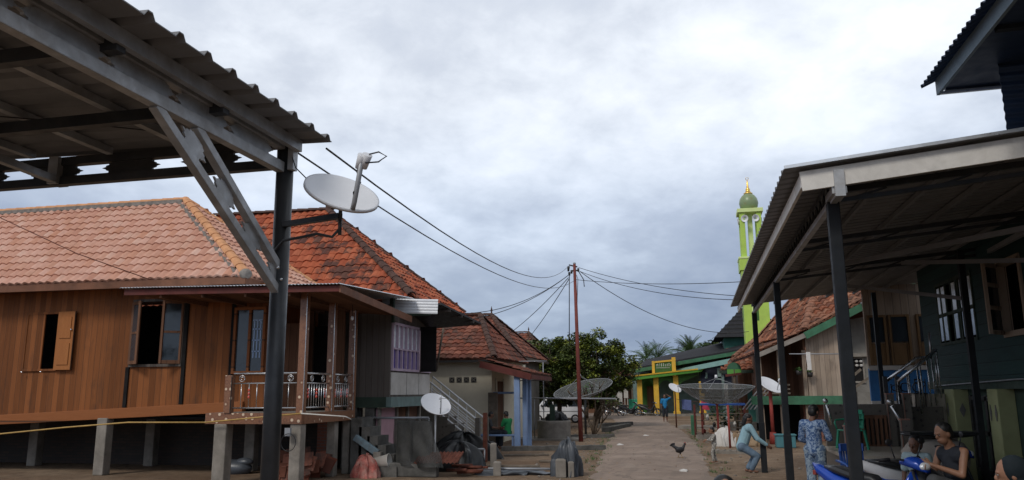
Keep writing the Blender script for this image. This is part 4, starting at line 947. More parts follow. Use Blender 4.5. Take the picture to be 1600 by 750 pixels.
for a, b, yy, lb in (((688, 702), (757, 702), 19.6, 'grey pipe rail running left from the rusty pole'), ((722, 732), (872, 733), 17.5, 'low grey pipe rail ending at the thick concrete post'), ((556, 653), (670, 653), 18.0, 'grey pipe rail across the pink door'), ((800, 622), (962, 623), 30.8, 'long pale washing pole passing the utility pole')):
    mb = MB(); p, q = PY(*a, yy), PY(*b, yy); mb.tube([p, q], .03 if yy > 30 else .028, 8)
    mb.tube([V((q.x, yy, 0)), q] if yy < 30 else [V((p.x+.9, yy, 0)), V((p.x+.9, yy, p.z))], .02, 6); mb.tube([V((p.x, yy, 0)), p], .02, 6); single('pipe_rail', mb, 'dish_grey', lb, 'rail')
mb = MB(); mb.bb(-6.35, -6.27, 30.0, 30.08, 0, 1.05); single('green_post', mb, 'mid_green', 'small light green post beside the concrete well', 'post')
# firewood near the rail
mb = MB()
for i in range(9): x = -5.1+rg.uniform(-.3, .3); y = 17.2+rg.uniform(-.2, .4); a = rg.uniform(-.4, .4); mb.tube([(x-.25, y, .08+.04*i/3), (x+.25, y+a*.4, .1+.04*i/3)], rg.uniform(.025, .045), 7)
single('firewood', mb, 'rust', 'small pile of reddish firewood by the low pipe rail', 'firewood')
for (x, y, l, a_, lb) in ((-4.6, 19.3, 1.5, .12, 'long grey plank lying flat in the yard left of the lane'), (-3.6, 20.6, 1.1, -.35, 'short grey plank lying askew nearer the lane edge'), (-4.9, 22.7, 1.3, .3, 'weathered plank lying in front of the dark kerb')):
    mb = MB(); mb.box((x, y, .03), (l, .16, .04), rz=a_); single('plank', mb, 'wood_grey', lb, 'plank', 'loose planks in the left yard')
# well
wl_ = thing('concrete_well', 'pale concrete ring well with a dark covered pump on top', 'well', (-5.5, 30.1, 0))
mb = MB(); mb.lathe([(.64, 0), (.645, .60), (.66, .68), (.63, .72), (.54, .72), (.53, .1), (.001, .1)], 28, Matrix.Translation((-5.52, 30.7, 0))); build('ring', mb, 'concrete', wl_)
mb = MB(); mb.bb(-6.9, -4.4, 29.8, 31.6, 0, .06); build('apron', mb, 'concrete', wl_)
ob = heap('pump_cover', 'tarp_black', '', '', (-5.45, 30.8, .68), (.40, .3), .36, 12, peak=.4); 
for k in ('label', 'category'):
    if k in ob: del ob[k]
ob.parent = wl_; ob.location = ob.location-wl_.location
mb = MB(); mb.bb(-5.62, -5.42, 30.35, 30.42, .6, 1.32); build('pump_board', mb, 'dark_green_beam', wl_)
# utility pole
up_ = thing('utility_pole', 'tall slim reddish brown steel utility pole with cable fittings on top', 'utility pole', (-4.3, 29.48, 0))
T = PY(897.5, 413, 29.48)
mb = MB(); mb.tube([(-4.3, 29.48, 0), V((-4.3, 29.48, 0)).lerp(T, .5), T], [.085, .07, .055], 14); build('shaft', mb, 'pole_rust', up_)
mb = MB(); mb.ell(T+V((0, 0, .03)), (.06, .06, .05)); build('cap', mb, 'dish_grey', up_)
def tp(x, y, Y=29.48): return PY(x, y, Y)
mb = MB(); mb.beam(tp(889, 414), tp(902, 417), .05, .05); mb.beam(tp(893, 423), tp(904, 422.5), .07, .05); mb.tube([tp(889, 416), tp(888, 424)], .04, 7); build('crossarm', mb, 'iron_black', up_)
for x, y in ((888, 419), (893, 425), (903.5, 422), (889.5, 428)): mb = MB(); mb.lathe([(.001, -.07), (.05, -.05), (.03, -.02), (.06, 0), (.03, .03), (.05, .06), (.001, .08)], 10, Matrix.Translation(tp(x, y))); build('insulator', mb, 'iron_black', up_)
mb = MB(); mb.tube([tp(904, 424), tp(912, 437), tp(913, 448)], .018, 5); mb.tube([tp(901, 430), tp(903, 436), tp(902, 462), tp(901, 520)], .012, 5); mb.tube([tp(889.5, 428), tp(889.5, 480), tp(889.5, 537)], .018, 5); build('drop_wire', mb, 'black_cable', up_)
def cable(label, a, b, s, r=.012, n=22): mb = MB(); mb.tube(sag(a, b, s, n), r, 5, False); return single('overhead_cable', mb, 'black_cable', label, 'cable', 'overhead cables meeting at the utility pole', origin=tuple(V(a)))
cable('thick upper cable from the left canopy corner to the pole top', PY(510, 232, 4.7), tp(886, 418), .62, .0075)
cable('thick lower cable from the left canopy post passing below the pole top', PY(458, 234, 4.65), tp(899, 437), .60, .007)
cable('upper cable from the pole over to the right canopy', tp(904, 418), PY(1230, 466, 22), .25, .010)
cable('lower cable from the pole over to the right canopy', tp(906, 424), PY(1230, 468, 21), .35, .010)
cable('nearly level cable running right from the pole', tp(900, 437), PY(1180, 439, 22), .12, .010)
cable('cable sloping down right from the pole toward the palm', tp(906, 424), PY(1170, 518, 40), .8, .014)
cable('longest slack cable from the pole down to the left houses', tp(888, 430), PY(720, 490, 24), .35)
cable('second slack cable from the pole down to the left houses', tp(887, 431), PY(726, 500, 26), .3)
cable('steep thin cable from the pole to the brown tiled roof', tp(888, 434), PY(795, 522, 36), .12, .014)
cable('steepest thin cable from the pole to the third brown roof', tp(889, 436), PY(822, 533, 45), .12, .016)
# mesh dishes
md = dish('mesh_dish', 'large dark mesh satellite dish tilted up behind the utility pole', (-4.72, 33.8, 0), 1.28, .36, facing(915, 605, .24, -14), 'dish_mesh', 'big mesh satellite dishes', arm=False, ribs=12, mastlen=1.62, post=.05, armlen=.9)
p = PZ(1137, 690)
md = dish('mesh_dish', 'large mesh satellite dish facing upward over the red rack on the right', (p.x-.3, p.y, 0), 1.36, .62, facing(1118, 600, .07, -2), 'dish_mesh', 'big mesh satellite dishes', arm=False, ribs=12, mastlen=1.36, post=.04, armlen=.9, postmat='red_paint')
# small tree without leaves
def branchtree(name, label, base, limbs, leafmat=None, leaves=0, r0=.07, group=None):
    t = thing(name, label, 'tree', base, group=group); rg2 = random.Random(hash(label) % 1000 if False else len(label)); tips = []
    mb = MB()
    def grow(p, d, r, L_, dep):
        q = p+d*L_; mid = p.lerp(q, .5)+V((rg2.uniform(-1, 1), rg2.uniform(-1, 1), 0))*L_*.08
        mb.tube([p, mid, q], [r, r*.85, r*.68], 7)
        if dep == 0: tips.append(q); return
        for k in range(rg2.choice((2, 3))):
            dd = (d+V((rg2.uniform(-.6, .6), rg2.uniform(-.6, .6), rg2.uniform(-.05, .35)))).normalized(); grow(q, dd, r*.66, L_*rg2.uniform(.62, .85), dep-1)
    for d, L_, r in limbs: grow(V((0, 0, 0)), V(d).normalized(), r, L_, 3)
    build('trunk', mb, 'bark', t, local=True); return t, tips
t, tips = branchtree('bare_shrub', 'small nearly bare forked tree under the dark mesh dish', (-4.35, 33.6, 0), [((-.35, 0, 1), .75, .07), ((.3, .1, 1), .7, .065), ((.05, -.1, 1), .8, .06), ((.6, 0, .9), .6, .045)])
def leafcluster(mb, c, r, n, s, rg2, flat=.6):
    for _ in range(n):
        d = V((rg2.gauss(0, 1), rg2.gauss(0, 1), rg2.gauss(0, 1))).normalized()*r*rg2.uniform(.35, 1)**.6
        p = V(c)+V((d.x, d.y, d.z*flat)); a = V((rg2.gauss(0, 1), rg2.gauss(0, 1), rg2.gauss(0, .5))).normalized()
        x, u, _d = frame(a); l = s*rg2.uniform(.7, 1.3); w_ = l*.4
        mb.add([p, p+a*l*.5+x*w_, p+a*l-u*l*.15, p+a*l*.5-x*w_], [(0, 1, 2, 3)])
mb = MB(); rg3 = random.Random(3)
for q in tips:
    if rg3.random() < .4: leafcluster(mb, q, .16, 12, .07, rg3)
build('leaves', mb, 'leaf_plant', t, local=True)
# leafy trees
def bigtree(name, label, base, R, zc, hz, nclump, seed, leaf=.17, per=46, group=None, light='leaf_light'):
    t = thing(name, label, 'tree', base, group=group); r2_ = random.Random(seed)
    cl = []
    for i in range(nclump):
        while True:
            d = V((r2_.uniform(-1, 1), r2_.uniform(-1, 1), r2_.uniform(-1, 1)))
            if .25 < d.length < 1: break
        k = 1+.28*noise.noise(d*2+V((seed, 0, 0)))
        d = d.normalized()*d.length**.45
        cl.append((V((d.x*R*k, d.y*R*k, zc+d.z*hz*k)), R*r2_.uniform(.12, .24)))
    mb = MB(); mb.tube([(0, 0, 0), (.1, 0, zc*.45), (0, 0, zc*.75)], [R*.09, R*.07, R*.05], 10)
    for c, r in cl[::3]: mb.tube([(0, 0, zc*.5), V((c.x*.5, c.y*.5, zc*.8)), c], [R*.04, R*.025, R*.008], 6)
    build('trunk', mb, 'bark', t, local=True)
    ma, mb2 = MB(), MB()
    for i, (c, r) in enumerate(cl):
        top = (c.z-zc)/hz
        leafcluster(mb2 if (r2_.random() < .25+.35*max(0, top)) else ma, c, r, per, leaf, r2_)  # second leaf colour, picked more often toward the crown top
    build('crown', ma, 'leaf_tree', t, local=True); o_ = build('second_leaves', mb2, light, t, local=True)
    return t
bigtree('leafy_tree', 'dense leafy tree with bright yellow-green tips rising right of the utility pole', (-5.15, 41, 0), 1.95, 2.85, 1.95, 260, 11, leaf=.125, per=120, group='two leafy trees behind the utility pole')
bigtree('leafy_tree', 'lower leafy tree left of the utility pole beside the tiled roofs', (-7.4, 42.5, 0), 1.75, 2.75, 1.75, 210, 23, leaf=.125, per=120, group='two leafy trees behind the utility pole')
bigtree('leafy_tree', 'dark leafy tree in shade behind the white van', (-9.6, 53, 0), 3.6, 2.9, 2.4, 200, 31, leaf=.25, light='leaf_tree')
for i, (px_, Y, R, z, lb) in enumerate([(1012, 120, 5, 5.0, 'rounded dark tree far behind the red roof'), (985, 100, 5, 3.6, 'far dark tree left of the oil palms'), (1130, 100, 3.4, 6.8, 'rounded far tree top just left of the dark tiled mosque roof'), (860, 110, 9, 3.0, 'broad far tree behind the leafy pair'), (940, 130, 9, 4.2, 'far broad tree beyond the pole and mesh dish')]):
    q = PY(px_, 560, Y); bigtree('far_tree', lb, (q.x, Y, 0), R, z-R*.35, R*.7, 110, 50+i, leaf=.5, per=50, light='leaf_far', group='distant trees beyond the houses')
# palms
def palm(name, label, base, h, fl, nf, seed, group, lean=0, r=.16, droop=1.0, upf=1.0, dense=26):
    t = thing(name, label, 'palm tree', base, group=group); r2_ = random.Random(seed)
    mb = MB(); mb.tube([(0, 0, 0), (lean*.4, 0, h*.5), (lean, 0, h)], [r*1.3, r, r*.85], 9); build('trunk', mb, 'bark', t, local=True)
    mb = MB(); top = V((lean, 0, h))
    for k in range(nf):
        a = k*2.399+r2_.uniform(-.2, .2); e = r2_.uniform(.0, 1.45)*upf; pts = []
        for j in range(11):
            s = j/10; ee = e-droop*s*s*(1.1+.2*r2_.random()*0)
            pts.append((pts[-1] if pts else top)+V((math.cos(a)*math.cos(ee), math.sin(a)*math.cos(ee), math.sin(ee)))*fl/10)
        mb.tube(pts, [.035*(1-.8*i/10) for i in range(11)], 4, False)
        for j in range(dense):
            s = .12+.88*j/dense; i = min(9, int(s*10)); p = pts[i].lerp(pts[i+1], s*10-i); d = (pts[i+1]-pts[i]).normalized(); x, u, _ = frame(d)
            l = fl*.20*math.sin(math.pi*min(1, .25+.7*s))
            for sg in (-1, 1):
                q = p+(x*sg*.85+d*.55).normalized()*l-V((0, 0, l*.35)); wv = d*.05*fl/3
                mb.add([p-wv*.5, p+wv*.5, q], [(0, 1, 2)])
    build('fronds', mb, 'leaf_palm', t, local=True); return t
q = PY(1078, 548, 80); palm('coconut_palm', 'coconut palm with spread feathery fronds above the dark long roof', (q.x, 80, 0), 5.3, 2.15, 46, 4, None, droop=.8, dense=34)
for px_, py, Y, sd_, lb in ((1010, 556, 100, 5, 'smaller oil palm crown left, above the red roof'), (1027, 556, 98, 6, 'smaller oil palm crown right, next to the coconut palm')):
    q = PY(px_, py, Y); palm('oil_palm', lb, (q.x, Y, 0), q.z-.4, 2.6, 26, sd_, 'distant oil palms', droop=.9, r=.25)
q = PY(1058, 566, 75); palm('young_palm', 'low palm fronds poking over the long dark roof beside the sign', (q.x, 75, 0), q.z-.3, 2.4, 12, 9, None, droop=.7)

# ================================================================== VAN
van = thing('parked_van', 'white minivan parked beyond the concrete well', 'van', (-8.35, 47.5, 0), rz=R_(8))
def prism_y(mb, prof, y0, y1, tone=.5):
    vs = [(x, y0, z) for x, z in prof]+[(x, y1, z) for x, z in prof]; n = len(prof)
    return mb.add(vs, [list(range(n)), list(range(n, 2*n))[::-1]]+[(i, n+i, n+(i+1) % n, (i+1) % n) for i in range(n)], tone)
mb = MB(); prof = [(-2.0, .42), (-1.98, .75), (-1.85, .98), (-1.25, 1.12), (-.72, 1.78), (1.75, 1.80), (1.93, 1.5), (1.98, .9), (1.96, .38), (1.5, .32), (-1.5, .32)]
prism_y(mb, prof, -.8, .8); vb = build('body', mb, 'car_white', van, local=True, bev=.05)
for x0, x1, tl_ in ((-1.0, -.28, .42), (-.18, .72, 0), (.82, 1.62, 0)):
    for y in (-.806, .806): mb = MB(); mb.slab([(x0, y, 1.13), (x1, y, 1.13), (x1, y, 1.63), (x0+tl_, y, 1.63)], (0, .006*(1 if y > 0 else -1), 0)); build('side_window', mb, 'glass_dark', van, local=True)
mb = MB(); mb.slab([(-1.22, -.68, 1.17), (-1.22, .68, 1.17), (-.80, .64, 1.70), (-.80, -.64, 1.70)], (-.03, 0, .02)); build('windscreen', mb, 'glass_dark', van, local=True)
for x in (-1.25, 1.25):
    for y in (-.72, .72):
        Mx = Matrix.Translation((x, y, .30))@Matrix.Rotation(R_(90), 4, 'X'); mb = MB(); mb.lathe([(.19, -.1), (.28, -.1), (.30, -.06), (.30, .06), (.28, .1), (.19, .1)], 22, Mx); wh = build('wheel', mb, 'black_rubber', van, local=True)
        mb = MB(); mb.lathe([(.001, -.09), (.06, -.1), (.17, -.06), (.2, -.09), (.2, .09), (.17, .06), (.06, .1), (.001, .09)], 22, Mx); build('rim', mb, 'dish_grey', wh, local=True)
for y in (-.6, .6):
    mb = MB(); mb.box((-1.97, y, .82), (.1, .3, .16)); build('headlight', mb, 'lamp_lens', van, local=True, bev=.02)
    mb = MB(); mb.box((1.97, y*1.15, 1.0), (.06, .14, .34)); build('tail_light', mb, 'red_paint', van, local=True)
mb = MB(); mb.box((-2.0, 0, .48), (.14, 1.55, .2)); mb.box((2.0, 0, .48), (.12, 1.55, .2)); build('bumper', mb, 'bike_black', van, local=True, bev=.03)
mb = MB(); mb.bb(-1.9, 1.9, -.815, -.80, .78, .83); build('stripe', mb, 'dish_grey', van, local=True)
for y in (-.95, .95): mb = MB(); mb.box((-1.0, y, 1.2), (.08, .22, .16)); build('mirror', mb, 'bike_black', van, local=True, bev=.02)
van.scale = (.88, .88, .84)
mb = MB(); mb.bb(-13.2, -10.6, 42.5, 44.2, 0, .7); mb.bb(-13.2, -10.6, 42.4, 44.3, 1.7, 1.78)
for x in (-13.1, -10.7): mb.bb(x-.04, x+.04, 42.5, 42.58, .7, 1.7)
single('roadside_stall', mb, 'wood_grey', 'dark little roadside stall in the shade left of the well', 'stall')
mb = MB(); mb.slab([(-9.6, 38.4, 1.95), (-7.9, 38.3, 1.82), (-7.9, 39.4, 1.92), (-9.6, 39.5, 2.05)], (0, 0, .03)); mb.bb(-9.5, -9.45, 38.5, 38.55, 0, 1.95); mb.bb(-8.0, -7.95, 38.5, 38.55, 0, 1.85); single('shade_roof', mb, 'tarp_grey', 'small grey tin shade roof beyond the blue porch posts', 'shelter')

# ================================================================== CENTRE BACKGROUND
# yellow and green porch
ch = thing('yellow_green_porch', 'yellow and green arched porch building at the road end carrying a sign', 'building', (-2.6, 61.5, 0))
GY = 60.4
px0, px1 = PY(988, 590, GY).x, PY(1096, 578, GY).x
posts = [PY(1000, 620, GY+.0).x, PY(1026, 620, GY).x, PY(1057, 620, GY).x, PY(1097, 620, GY).x]
for i, x in enumerate(posts):
    mb = MB(); mb.bb(x-.19, x+.19, GY-.19, GY+.19, 0, 2.95 if i < 3 else 2.5); mb.bb(x-.26, x+.26, GY-.26, GY+.26, 0, .35); build('post', mb, 'yellow_paint', ch, bev=.02)
mb = MB()
for i in range(2):
    a, b = posts[i]+.19, posts[i+1]-.19; n = 12; zt = 2.98
    for k in range(n):
        xa = a+(b-a)*k/n; xb = a+(b-a)*(k+1)/n
        f = lambda x: 1.98+.62*math.sqrt(max(0, 1-((x-(a+b)/2)/((b-a)/2))**2))
        mb.hexa([(xa, GY-.06, f(xa)), (xb, GY-.06, f(xb)), (xb, GY+.06, f(xb)), (xa, GY+.06, f(xa)), (xa, GY-.06, zt), (xb, GY-.06, zt), (xb, GY+.06, zt), (xa, GY+.06, zt)])
mb.slab([(posts[2]+.19, GY-.06, 2.98), (posts[2]+.19, GY-.06, 2.2), (posts[2]+.5, GY-.06, 2.5), (posts[2]+1.7, GY-.06, 2.98)], (0, .12, 0)); build('arch', mb, 'deep_green', ch)
zl, zr_ = PY(988, 592, GY-.6).z, PY(1096, 579, GY-.6).z
mb = MB(); mb.hexa([(px0, GY-.7, zl-.12), (px1, GY-.7, zr_-.08), (px1, GY+3, zr_-.08), (px0, GY+3, zl-.12), (px0, GY-.75, zl+.14), (px1+.15, GY-.75, zr_+.1), (px1, GY+3, zr_+.1), (px0, GY+3, zl+.14)]); rf = build('canopy', mb, 'mid_green', ch)
mb = MB(); mb.hexa([(px0-.05, GY-.80, zl+.142), (px1+.2, GY-.80, zr_+.102), (px1, GY+3, zr_+.102), (px0, GY+3, zl+.142), (px0-.05, GY-.82, zl+.24), (px1+.2, GY-.82, zr_+.2), (px1, GY+3, zr_+.2), (px0, GY+3, zl+.24)]); build('canopy_trim', mb, 'yellow_paint', rf)
mb = MB(); mb.bb(px0+.3, px1, GY+3, GY+3.2, 0, 3.2); build('back_wall', mb, 'deep_green', ch)
mb = MB(); mb.bb(px0, px1+.4, GY-.6, GY+3, 0, .16); build('floor', mb, 'concrete', ch)
for x in (posts[0]+.75, posts[1]+.9): mb = MB(); mb.bb(x-.4, x+.4, GY+2.95, GY+3, .2, 2.2); build('door', mb, 'brown_planks', ch)
mb = MB(); n0 = 22
mb.bb(posts[2], posts[3]+.2, GY+.02, GY+.05, 1.0, 1.04); mb.bb(posts[2], posts[3]+.2, GY+.02, GY+.05, .25, .29)
for k in range(n0): x = posts[2]+(posts[3]-posts[2])*k/n0; mb.bb(x-.012, x+.012, GY+.02, GY+.045, .16, 1.0)
build('railing', mb, 'iron_black', ch)
sx0, sx1 = PY(1021, 575, GY-.5).x, PY(1053, 575, GY-.5).x
sg = thing('porch_sign', 'green sign board with pale lettering in a yellow frame on top of the porch', 'sign', (0, GY-.5, 3.3))
mb = MB()
z0 = zl+.2
mb.bb(sx0-.1, sx0+.1, GY-.6, GY-.4, z0, 4.02); mb.bb(sx1-.14, sx1+.14, GY-.62, GY-.38, z0, 4.28); mb.beam((sx0, GY-.5, 3.93), (sx1, GY-.5, 4.06), .14, .13); mb.bb(sx0, sx1, GY-.56, GY-.44, z0, z0+.12); build('frame', mb, 'yellow_paint', sg)
mb = MB(); mb.slab([(sx0+.1, GY-.5, z0+.12), (sx1-.14, GY-.5, z0+.12), (sx1-.14, GY-.5, 3.99), (sx0+.1, GY-.5, 3.87)], (0, .03, 0)); bd = build('board', mb, 'deep_green', sg)
mb = MB(); xx = sx0+.22; rr_ = random.Random(2)
while xx < sx1-.28:      # the lettering is only readable as upright strokes with a line under them
    w1 = rr_.choice((.035, .05)); hh = rr_.choice((.16, .2, .24)); mb.bb(xx, xx+w1, GY-.515, GY-.502, 3.62-.0, 3.62+hh)
    if rr_.random() < .5: mb.bb(xx+w1, xx+w1+.05, GY-.515, GY-.502, 3.62+hh-.05, 3.62+hh-.01)
    xx += rr_.choice((.09, .12, .15))
mb.bb(sx0+.2, sx1-.3, GY-.515, GY-.502, 3.50, 3.535); build('lettering', mb, 'plaster_white', bd)
# long dark roofed hall behind, right of the porch
hl = thing('mosque_hall', 'long low hall with dark tiled roof and green fascia behind the yellow porch', 'building', (1, 64, 0))
A, B_ = PY(1000, 568, 64), PY(1150, 545, 60)
mb = MB(); e0 = PY(985, 578, 62); e1 = PY(1172, 545, 58)
mb.slab([(e0.x, e0.y, e0.z), (e1.x, e1.y, e1.z), (e1.x+1.5, 66, e1.z+1.5), (e0.x+1, 68, e0.z+.9)], (0, 0, .12)); 
rf = build('roof', mb, 'dark_tile', hl)
mb = MB(); mb.beam((e0.x, e0.y-.02, e0.z-.14), (e1.x, e1.y-.02, e1.z-.14), .1, .26); build('fascia', mb, 'green_paint', hl)
mb = MB(); mb.beam((e0.x+2.5, e0.y-.4, e0.z-.38), (e1.x-.9, e1.y-.4, e1.z-.75), .1, .34); build('pale_awning', mb, 'pale_teal', hl)
mb = MB(); mb.hexa([(e0.x, 64, 0), (e1.x+1, 61, 0), (e1.x+1, 62, 0), (e0.x, 65, 0), (e0.x, 64, e0.z), (e1.x+1, 61, e1.z), (e1.x+1, 62, e1.z), (e0.x, 65, e0.z)]); build('wall', mb, 'teal_paint', hl)
mq = thing('mosque_roof_tower', 'raised mosque block with steep dark tiled roof left of the lime minaret', 'building', (4, 62, 0))
c0 = PY(1116, 527, 60); pk = PY(1172, 478, 62)
mb = MB(); bx1 = c0.x+5.5
mb.add([(c0.x, 60, c0.z), (bx1, 60, c0.z), (bx1, 66, c0.z), (c0.x, 66, c0.z), (c0.x+2.75, 63, c0.z+2.9)], [(0, 1, 4), (1, 2, 4), (2, 3, 4), (3, 0, 4), (3, 2, 1, 0)])
rf = build('roof', mb, 'dark_tile', mq)
mb = MB()
for k in range(1, 9):
    s = k/9; z = c0.z+2.9*s+.02; mb.beam((c0.x+2.75*s, 60+3*s-.02, z), (bx1-2.75*s, 60+3*s-.02, z), .05, .05)
    mb.beam((c0.x+2.75*s-.02, 60+3*s, z), (c0.x+2.75*s-.02, 66-3*s, z), .05, .05)
build('tile_course', mb, 'iron_black', rf)
mb = MB(); mb.bb(c0.x+.7, bx1-.7, 60.7, 65.3, 3, c0.z); build('wall', mb, 'teal_dark', mq)
mb = MB(); mb.bb(c0.x+.8, bx1, 60.4, 60.68, 3.5, 4.9); build('brick_band', mb, 'red_brick', mq)
# minaret
mn = thing('minaret', 'lime green mosque minaret with patterned dome and gold finial', 'minaret', (4.15, 55, 0))
mx, my = 4.13, 56.0
mb = MB(); mb.bb(mx-.83, mx+.83, my-.83, my+.83, 0, 9.9); build('lower_shaft', mb, 'lime', mn, bev=.02)
mb = MB(); mb.bb(mx-.92, mx+.92, my-.92, my+.92, 9.9, 10.7); build('gallery', mb, 'lime', mn, bev=.02)
mb = MB(); mb.bb(mx-.96, mx+.96, my-.96, my+.96, 10.7, 10.84); mb.bb(mx-.86, mx+.86, my-.86, my+.86, 13.98, 14.25); build('cornice', mb, 'lime_trim', mn, bev=.02)
for sx in (-1, 1):
    for sy in (-1, 1): mb = MB(); mb.bb(mx+sx*.55-.17, mx+sx*.55+.17, my+sy*.55-.17, my+sy*.55+.17, 10.84, 13.98); build('column', mb, 'lime', mn, bev=.02)
mb = MB(); mb.bb(mx-.16, mx+.16, my-.16, my+.16, 10.84, 13.98); build('core', mb, 'lime_trim', mn)
for dx, dy, az_ in ((-.35, -.6, -100), (.3, -.6, -80), (.55, .2, 0), (-.55, .2, 180)):
    p = V((mx+dx, my+dy, 13.55)); mb = MB(); Mx = Matrix.Translation(p)@V((math.cos(R_(az_)), math.sin(R_(az_)), -.1)).to_track_quat('Z', 'Y').to_matrix().to_4x4()
    mb.lathe([(.05, -.2), (.06, 0), (.12, .14), (.25, .26), (.24, .26), (.1, .13), (.04, 0)], 14, Mx); build('loudspeaker', mb, 'dish_white', mn)
mb = MB()
dome = [(.001, 0), (.48, 0), (.60, .25), (.66, .52), (.60, .82), (.45, 1.05), (.28, 1.18), (.26, 1.22), (.001, 1.22)]
mb.lathe(dome, 28, Matrix.Translation((mx, my, 14.25))); dm = build('dome', mb, 'dome_tile', mn)
mb = MB(); mb.lathe([(.30, 0), (.32, .05), (.2, .12), (.14, .3), (.16, .36), (.08, .45), (.05, .9), (.001, 1.05)], 14, Matrix.Translation((mx, my, 15.44))); build('finial', mb, 'gold', mn)
mb = MB(); mb.tube([V((mx, my, 16.45))+V((math.cos(t)*.09, 0, .12+math.sin(t)*.11)) for t in [R_(k) for k in range(-240, 61, 25)]], .022, 5); build('crescent', mb, 'gold', mn)
for zz in (4.2, 7.6):
    for (ox, oy, ang) in ((0, -.834, 0), (-.834, 0, 90)):
        mb = MB(); pts = [(-.13, -1.15), (.13, -1.15), (.13, .15), (.32, .32), (.0, .85), (-.32, .32), (-.13, .15)]
        if ang == 0: mb.slab([(mx+a, my-.83, zz+b) for a, b in pts], (0, -.02, 0))
        else: mb.slab([(mx-.83, my+a, zz+b) for a, b in pts], (-.02, 0, 0))
        build('arrow_window', mb, 'deep_green', mn)
mb = MB(); mb.bb(mx-.3, mx-.22, my-.84, my-.83, 3, 9.7); mb.bb(mx+.22, mx+.3, my-.84, my-.83, 8.8, 9.7); build('wall_strip', mb, 'lime_trim', mn)
# red roofed house behind the porch
hh = thing('red_roof_house', 'low house with faded red tile roof behind the leafy tree and green porch', 'house', (-6, 72, 0))
a = PY(984, 592, 70); b = PY(1030, 590, 70); mb = MB(); tiles(mb, [(a.x-3, 70, a.z-.2), (b.x, 70, a.z-.2), (b.x-1, 74, a.z+1.35), (a.x-1, 74, a.z+1.35)], .4, .4, .04, .03, 4, seed=61); build('roof', mb, 'tile_brown', hh)
mb = MB(); mb.bb(a.x-2.5, b.x-.3, 70.6, 76, 0, a.z-.3); build('wall', mb, 'plaster_grey', hh)
mb = MB(); mb.slab([(a.x-4, 66, 2.2), (b.x-1.5, 66, 2.55), (b.x-1.5, 70, 3.1), (a.x-4, 70, 3.0)], (0, 0, .06)); build('tin_lean_to', mb, 'tarp_grey', hh)
# street lamp, cart, small things at the road end
sl = thing('street_lamp', 'green street lamp with two white glass bowls left of the yellow porch', 'street lamp', tuple(PZ(983, 645)))
sp = PZ(983, 645); mb = MB(); mb.tube([sp, sp+V((0, 0, .4)), sp+V((0, 0, 2.4))], [.12, .07, .05], 10); build('pole', mb, 'plastic_green', sl)
for dx in (-.18, .12): mb = MB(); mb.lathe([(.03, 0), (.2, .18), (.22, .24), (.12, .3), (.001, .32)], 12, Matrix.Translation(sp+V((dx, 0, 2.35)))); build('lamp_bowl', mb, 'dish_white', sl)
p = PZ(1003, 648); ct = thing('food_cart', 'small green cart with a white notice board parked by the lamp', 'cart', tuple(p))
mb = MB(); mb.bb(p.x-1.0, p.x-.2, p.y, p.y+.6, .4, 1.2); build('box', mb, 'plastic_green', ct, bev=.02)
mb = MB(); mb.bb(p.x-.15, p.x+.35, p.y-.1, p.y-.06, .55, 1.0); build('board', mb, 'plaster_white', ct)
for dx in (-.8, -.3): mb = MB(); mb.lathe([(.001, -.03), (.25, -.03), (.25, .03), (.001, .03)], 16, Matrix.Translation((p.x+dx, p.y-.05, .25))@Matrix.Rotation(R_(90), 4, 'X')); build('wheel', mb, 'black_rubber', ct)
for (x0, x1, y0, y1, Y, mt, lb) in ((958, 972, 612, 628, 66, 'plaster_white', 'white painted board hanging at the shop front under the tree'), (945, 965, 632, 640, 64, 'plaster_white', 'long white sign plank low at the shop front'), (975, 981, 604, 622, 63, 'plaster_white', 'narrow pale notice beside the green lamp')):
    a, b = PY(x0, y1, Y), PY(x1, y0, Y); mb = MB(); mb.bb(a.x, b.x, Y, Y+.05, a.z, b.z); mb.bb(a.x+.03, a.x+.08, Y+.05, Y+.1, 0, a.z+.1); mb.bb(b.x-.08, b.x-.03, Y+.05, Y+.1, 0, a.z+.1); single('notice_board', mb, mt, lb, 'sign')
sh = thing('dark_shop', 'dark open fronted shop beneath the trees at the road end', 'building', (-8, 66, 0))
mb = MB(); mb.bb(-13, -5.2, 67.5, 72, 0, 2.6); build('wall', mb, 'brown_planks', sh)
mb = MB(); mb.slab([(-13.2, 66, 2.45), (-5.1, 66, 2.45), (-5.1, 72, 3.2), (-13.2, 72, 3.2)], (0, 0, .06)); build('roof', mb, 'tarp_grey', sh)
for x in (-12.8, -10.3, -7.8, -5.3): mb = MB(); mb.bb(x-.06, x+.06, 66.1, 66.22, 0, 2.45); build('post', mb, 'wood_grey', sh)
# far closing houses
for i, (x, y, w_, lb) in enumerate(((-22, 82, 12, 'far house with brown roof behind the parked van'), (10, 84, 12, 'far house behind the minaret'))):
    h = thing('far_house', lb, 'house', (x, y, 0)); mb = MB(); mb.bb(x-w_/2, x+w_/2, y, y+7, 0, 3); build('wall', mb, 'plaster_grey', h)
    mb = MB(); prism = [(x-w_/2-.5, y-.6, 2.9), (x+w_/2+.5, y-.6, 2.9), (x+w_/2+.5, y+3.5, 5), (x-w_/2-.5, y+3.5, 5)]; mb.slab(prism, (0, 0, .15)); mb.slab([(x-w_/2-.5, y+7.6, 2.9), (x+w_/2+.5, y+7.6, 2.9), prism[2], prism[3]], (0, 0, .15)); build('roof', mb, 'tile_brown', h)
    for k in (-3, 0, 3): mb = MB(); mb.bb(x+k-.5, x+k+.5, y-.04, y, .9, 2.1); build('window', mb, 'interior_dark', h)
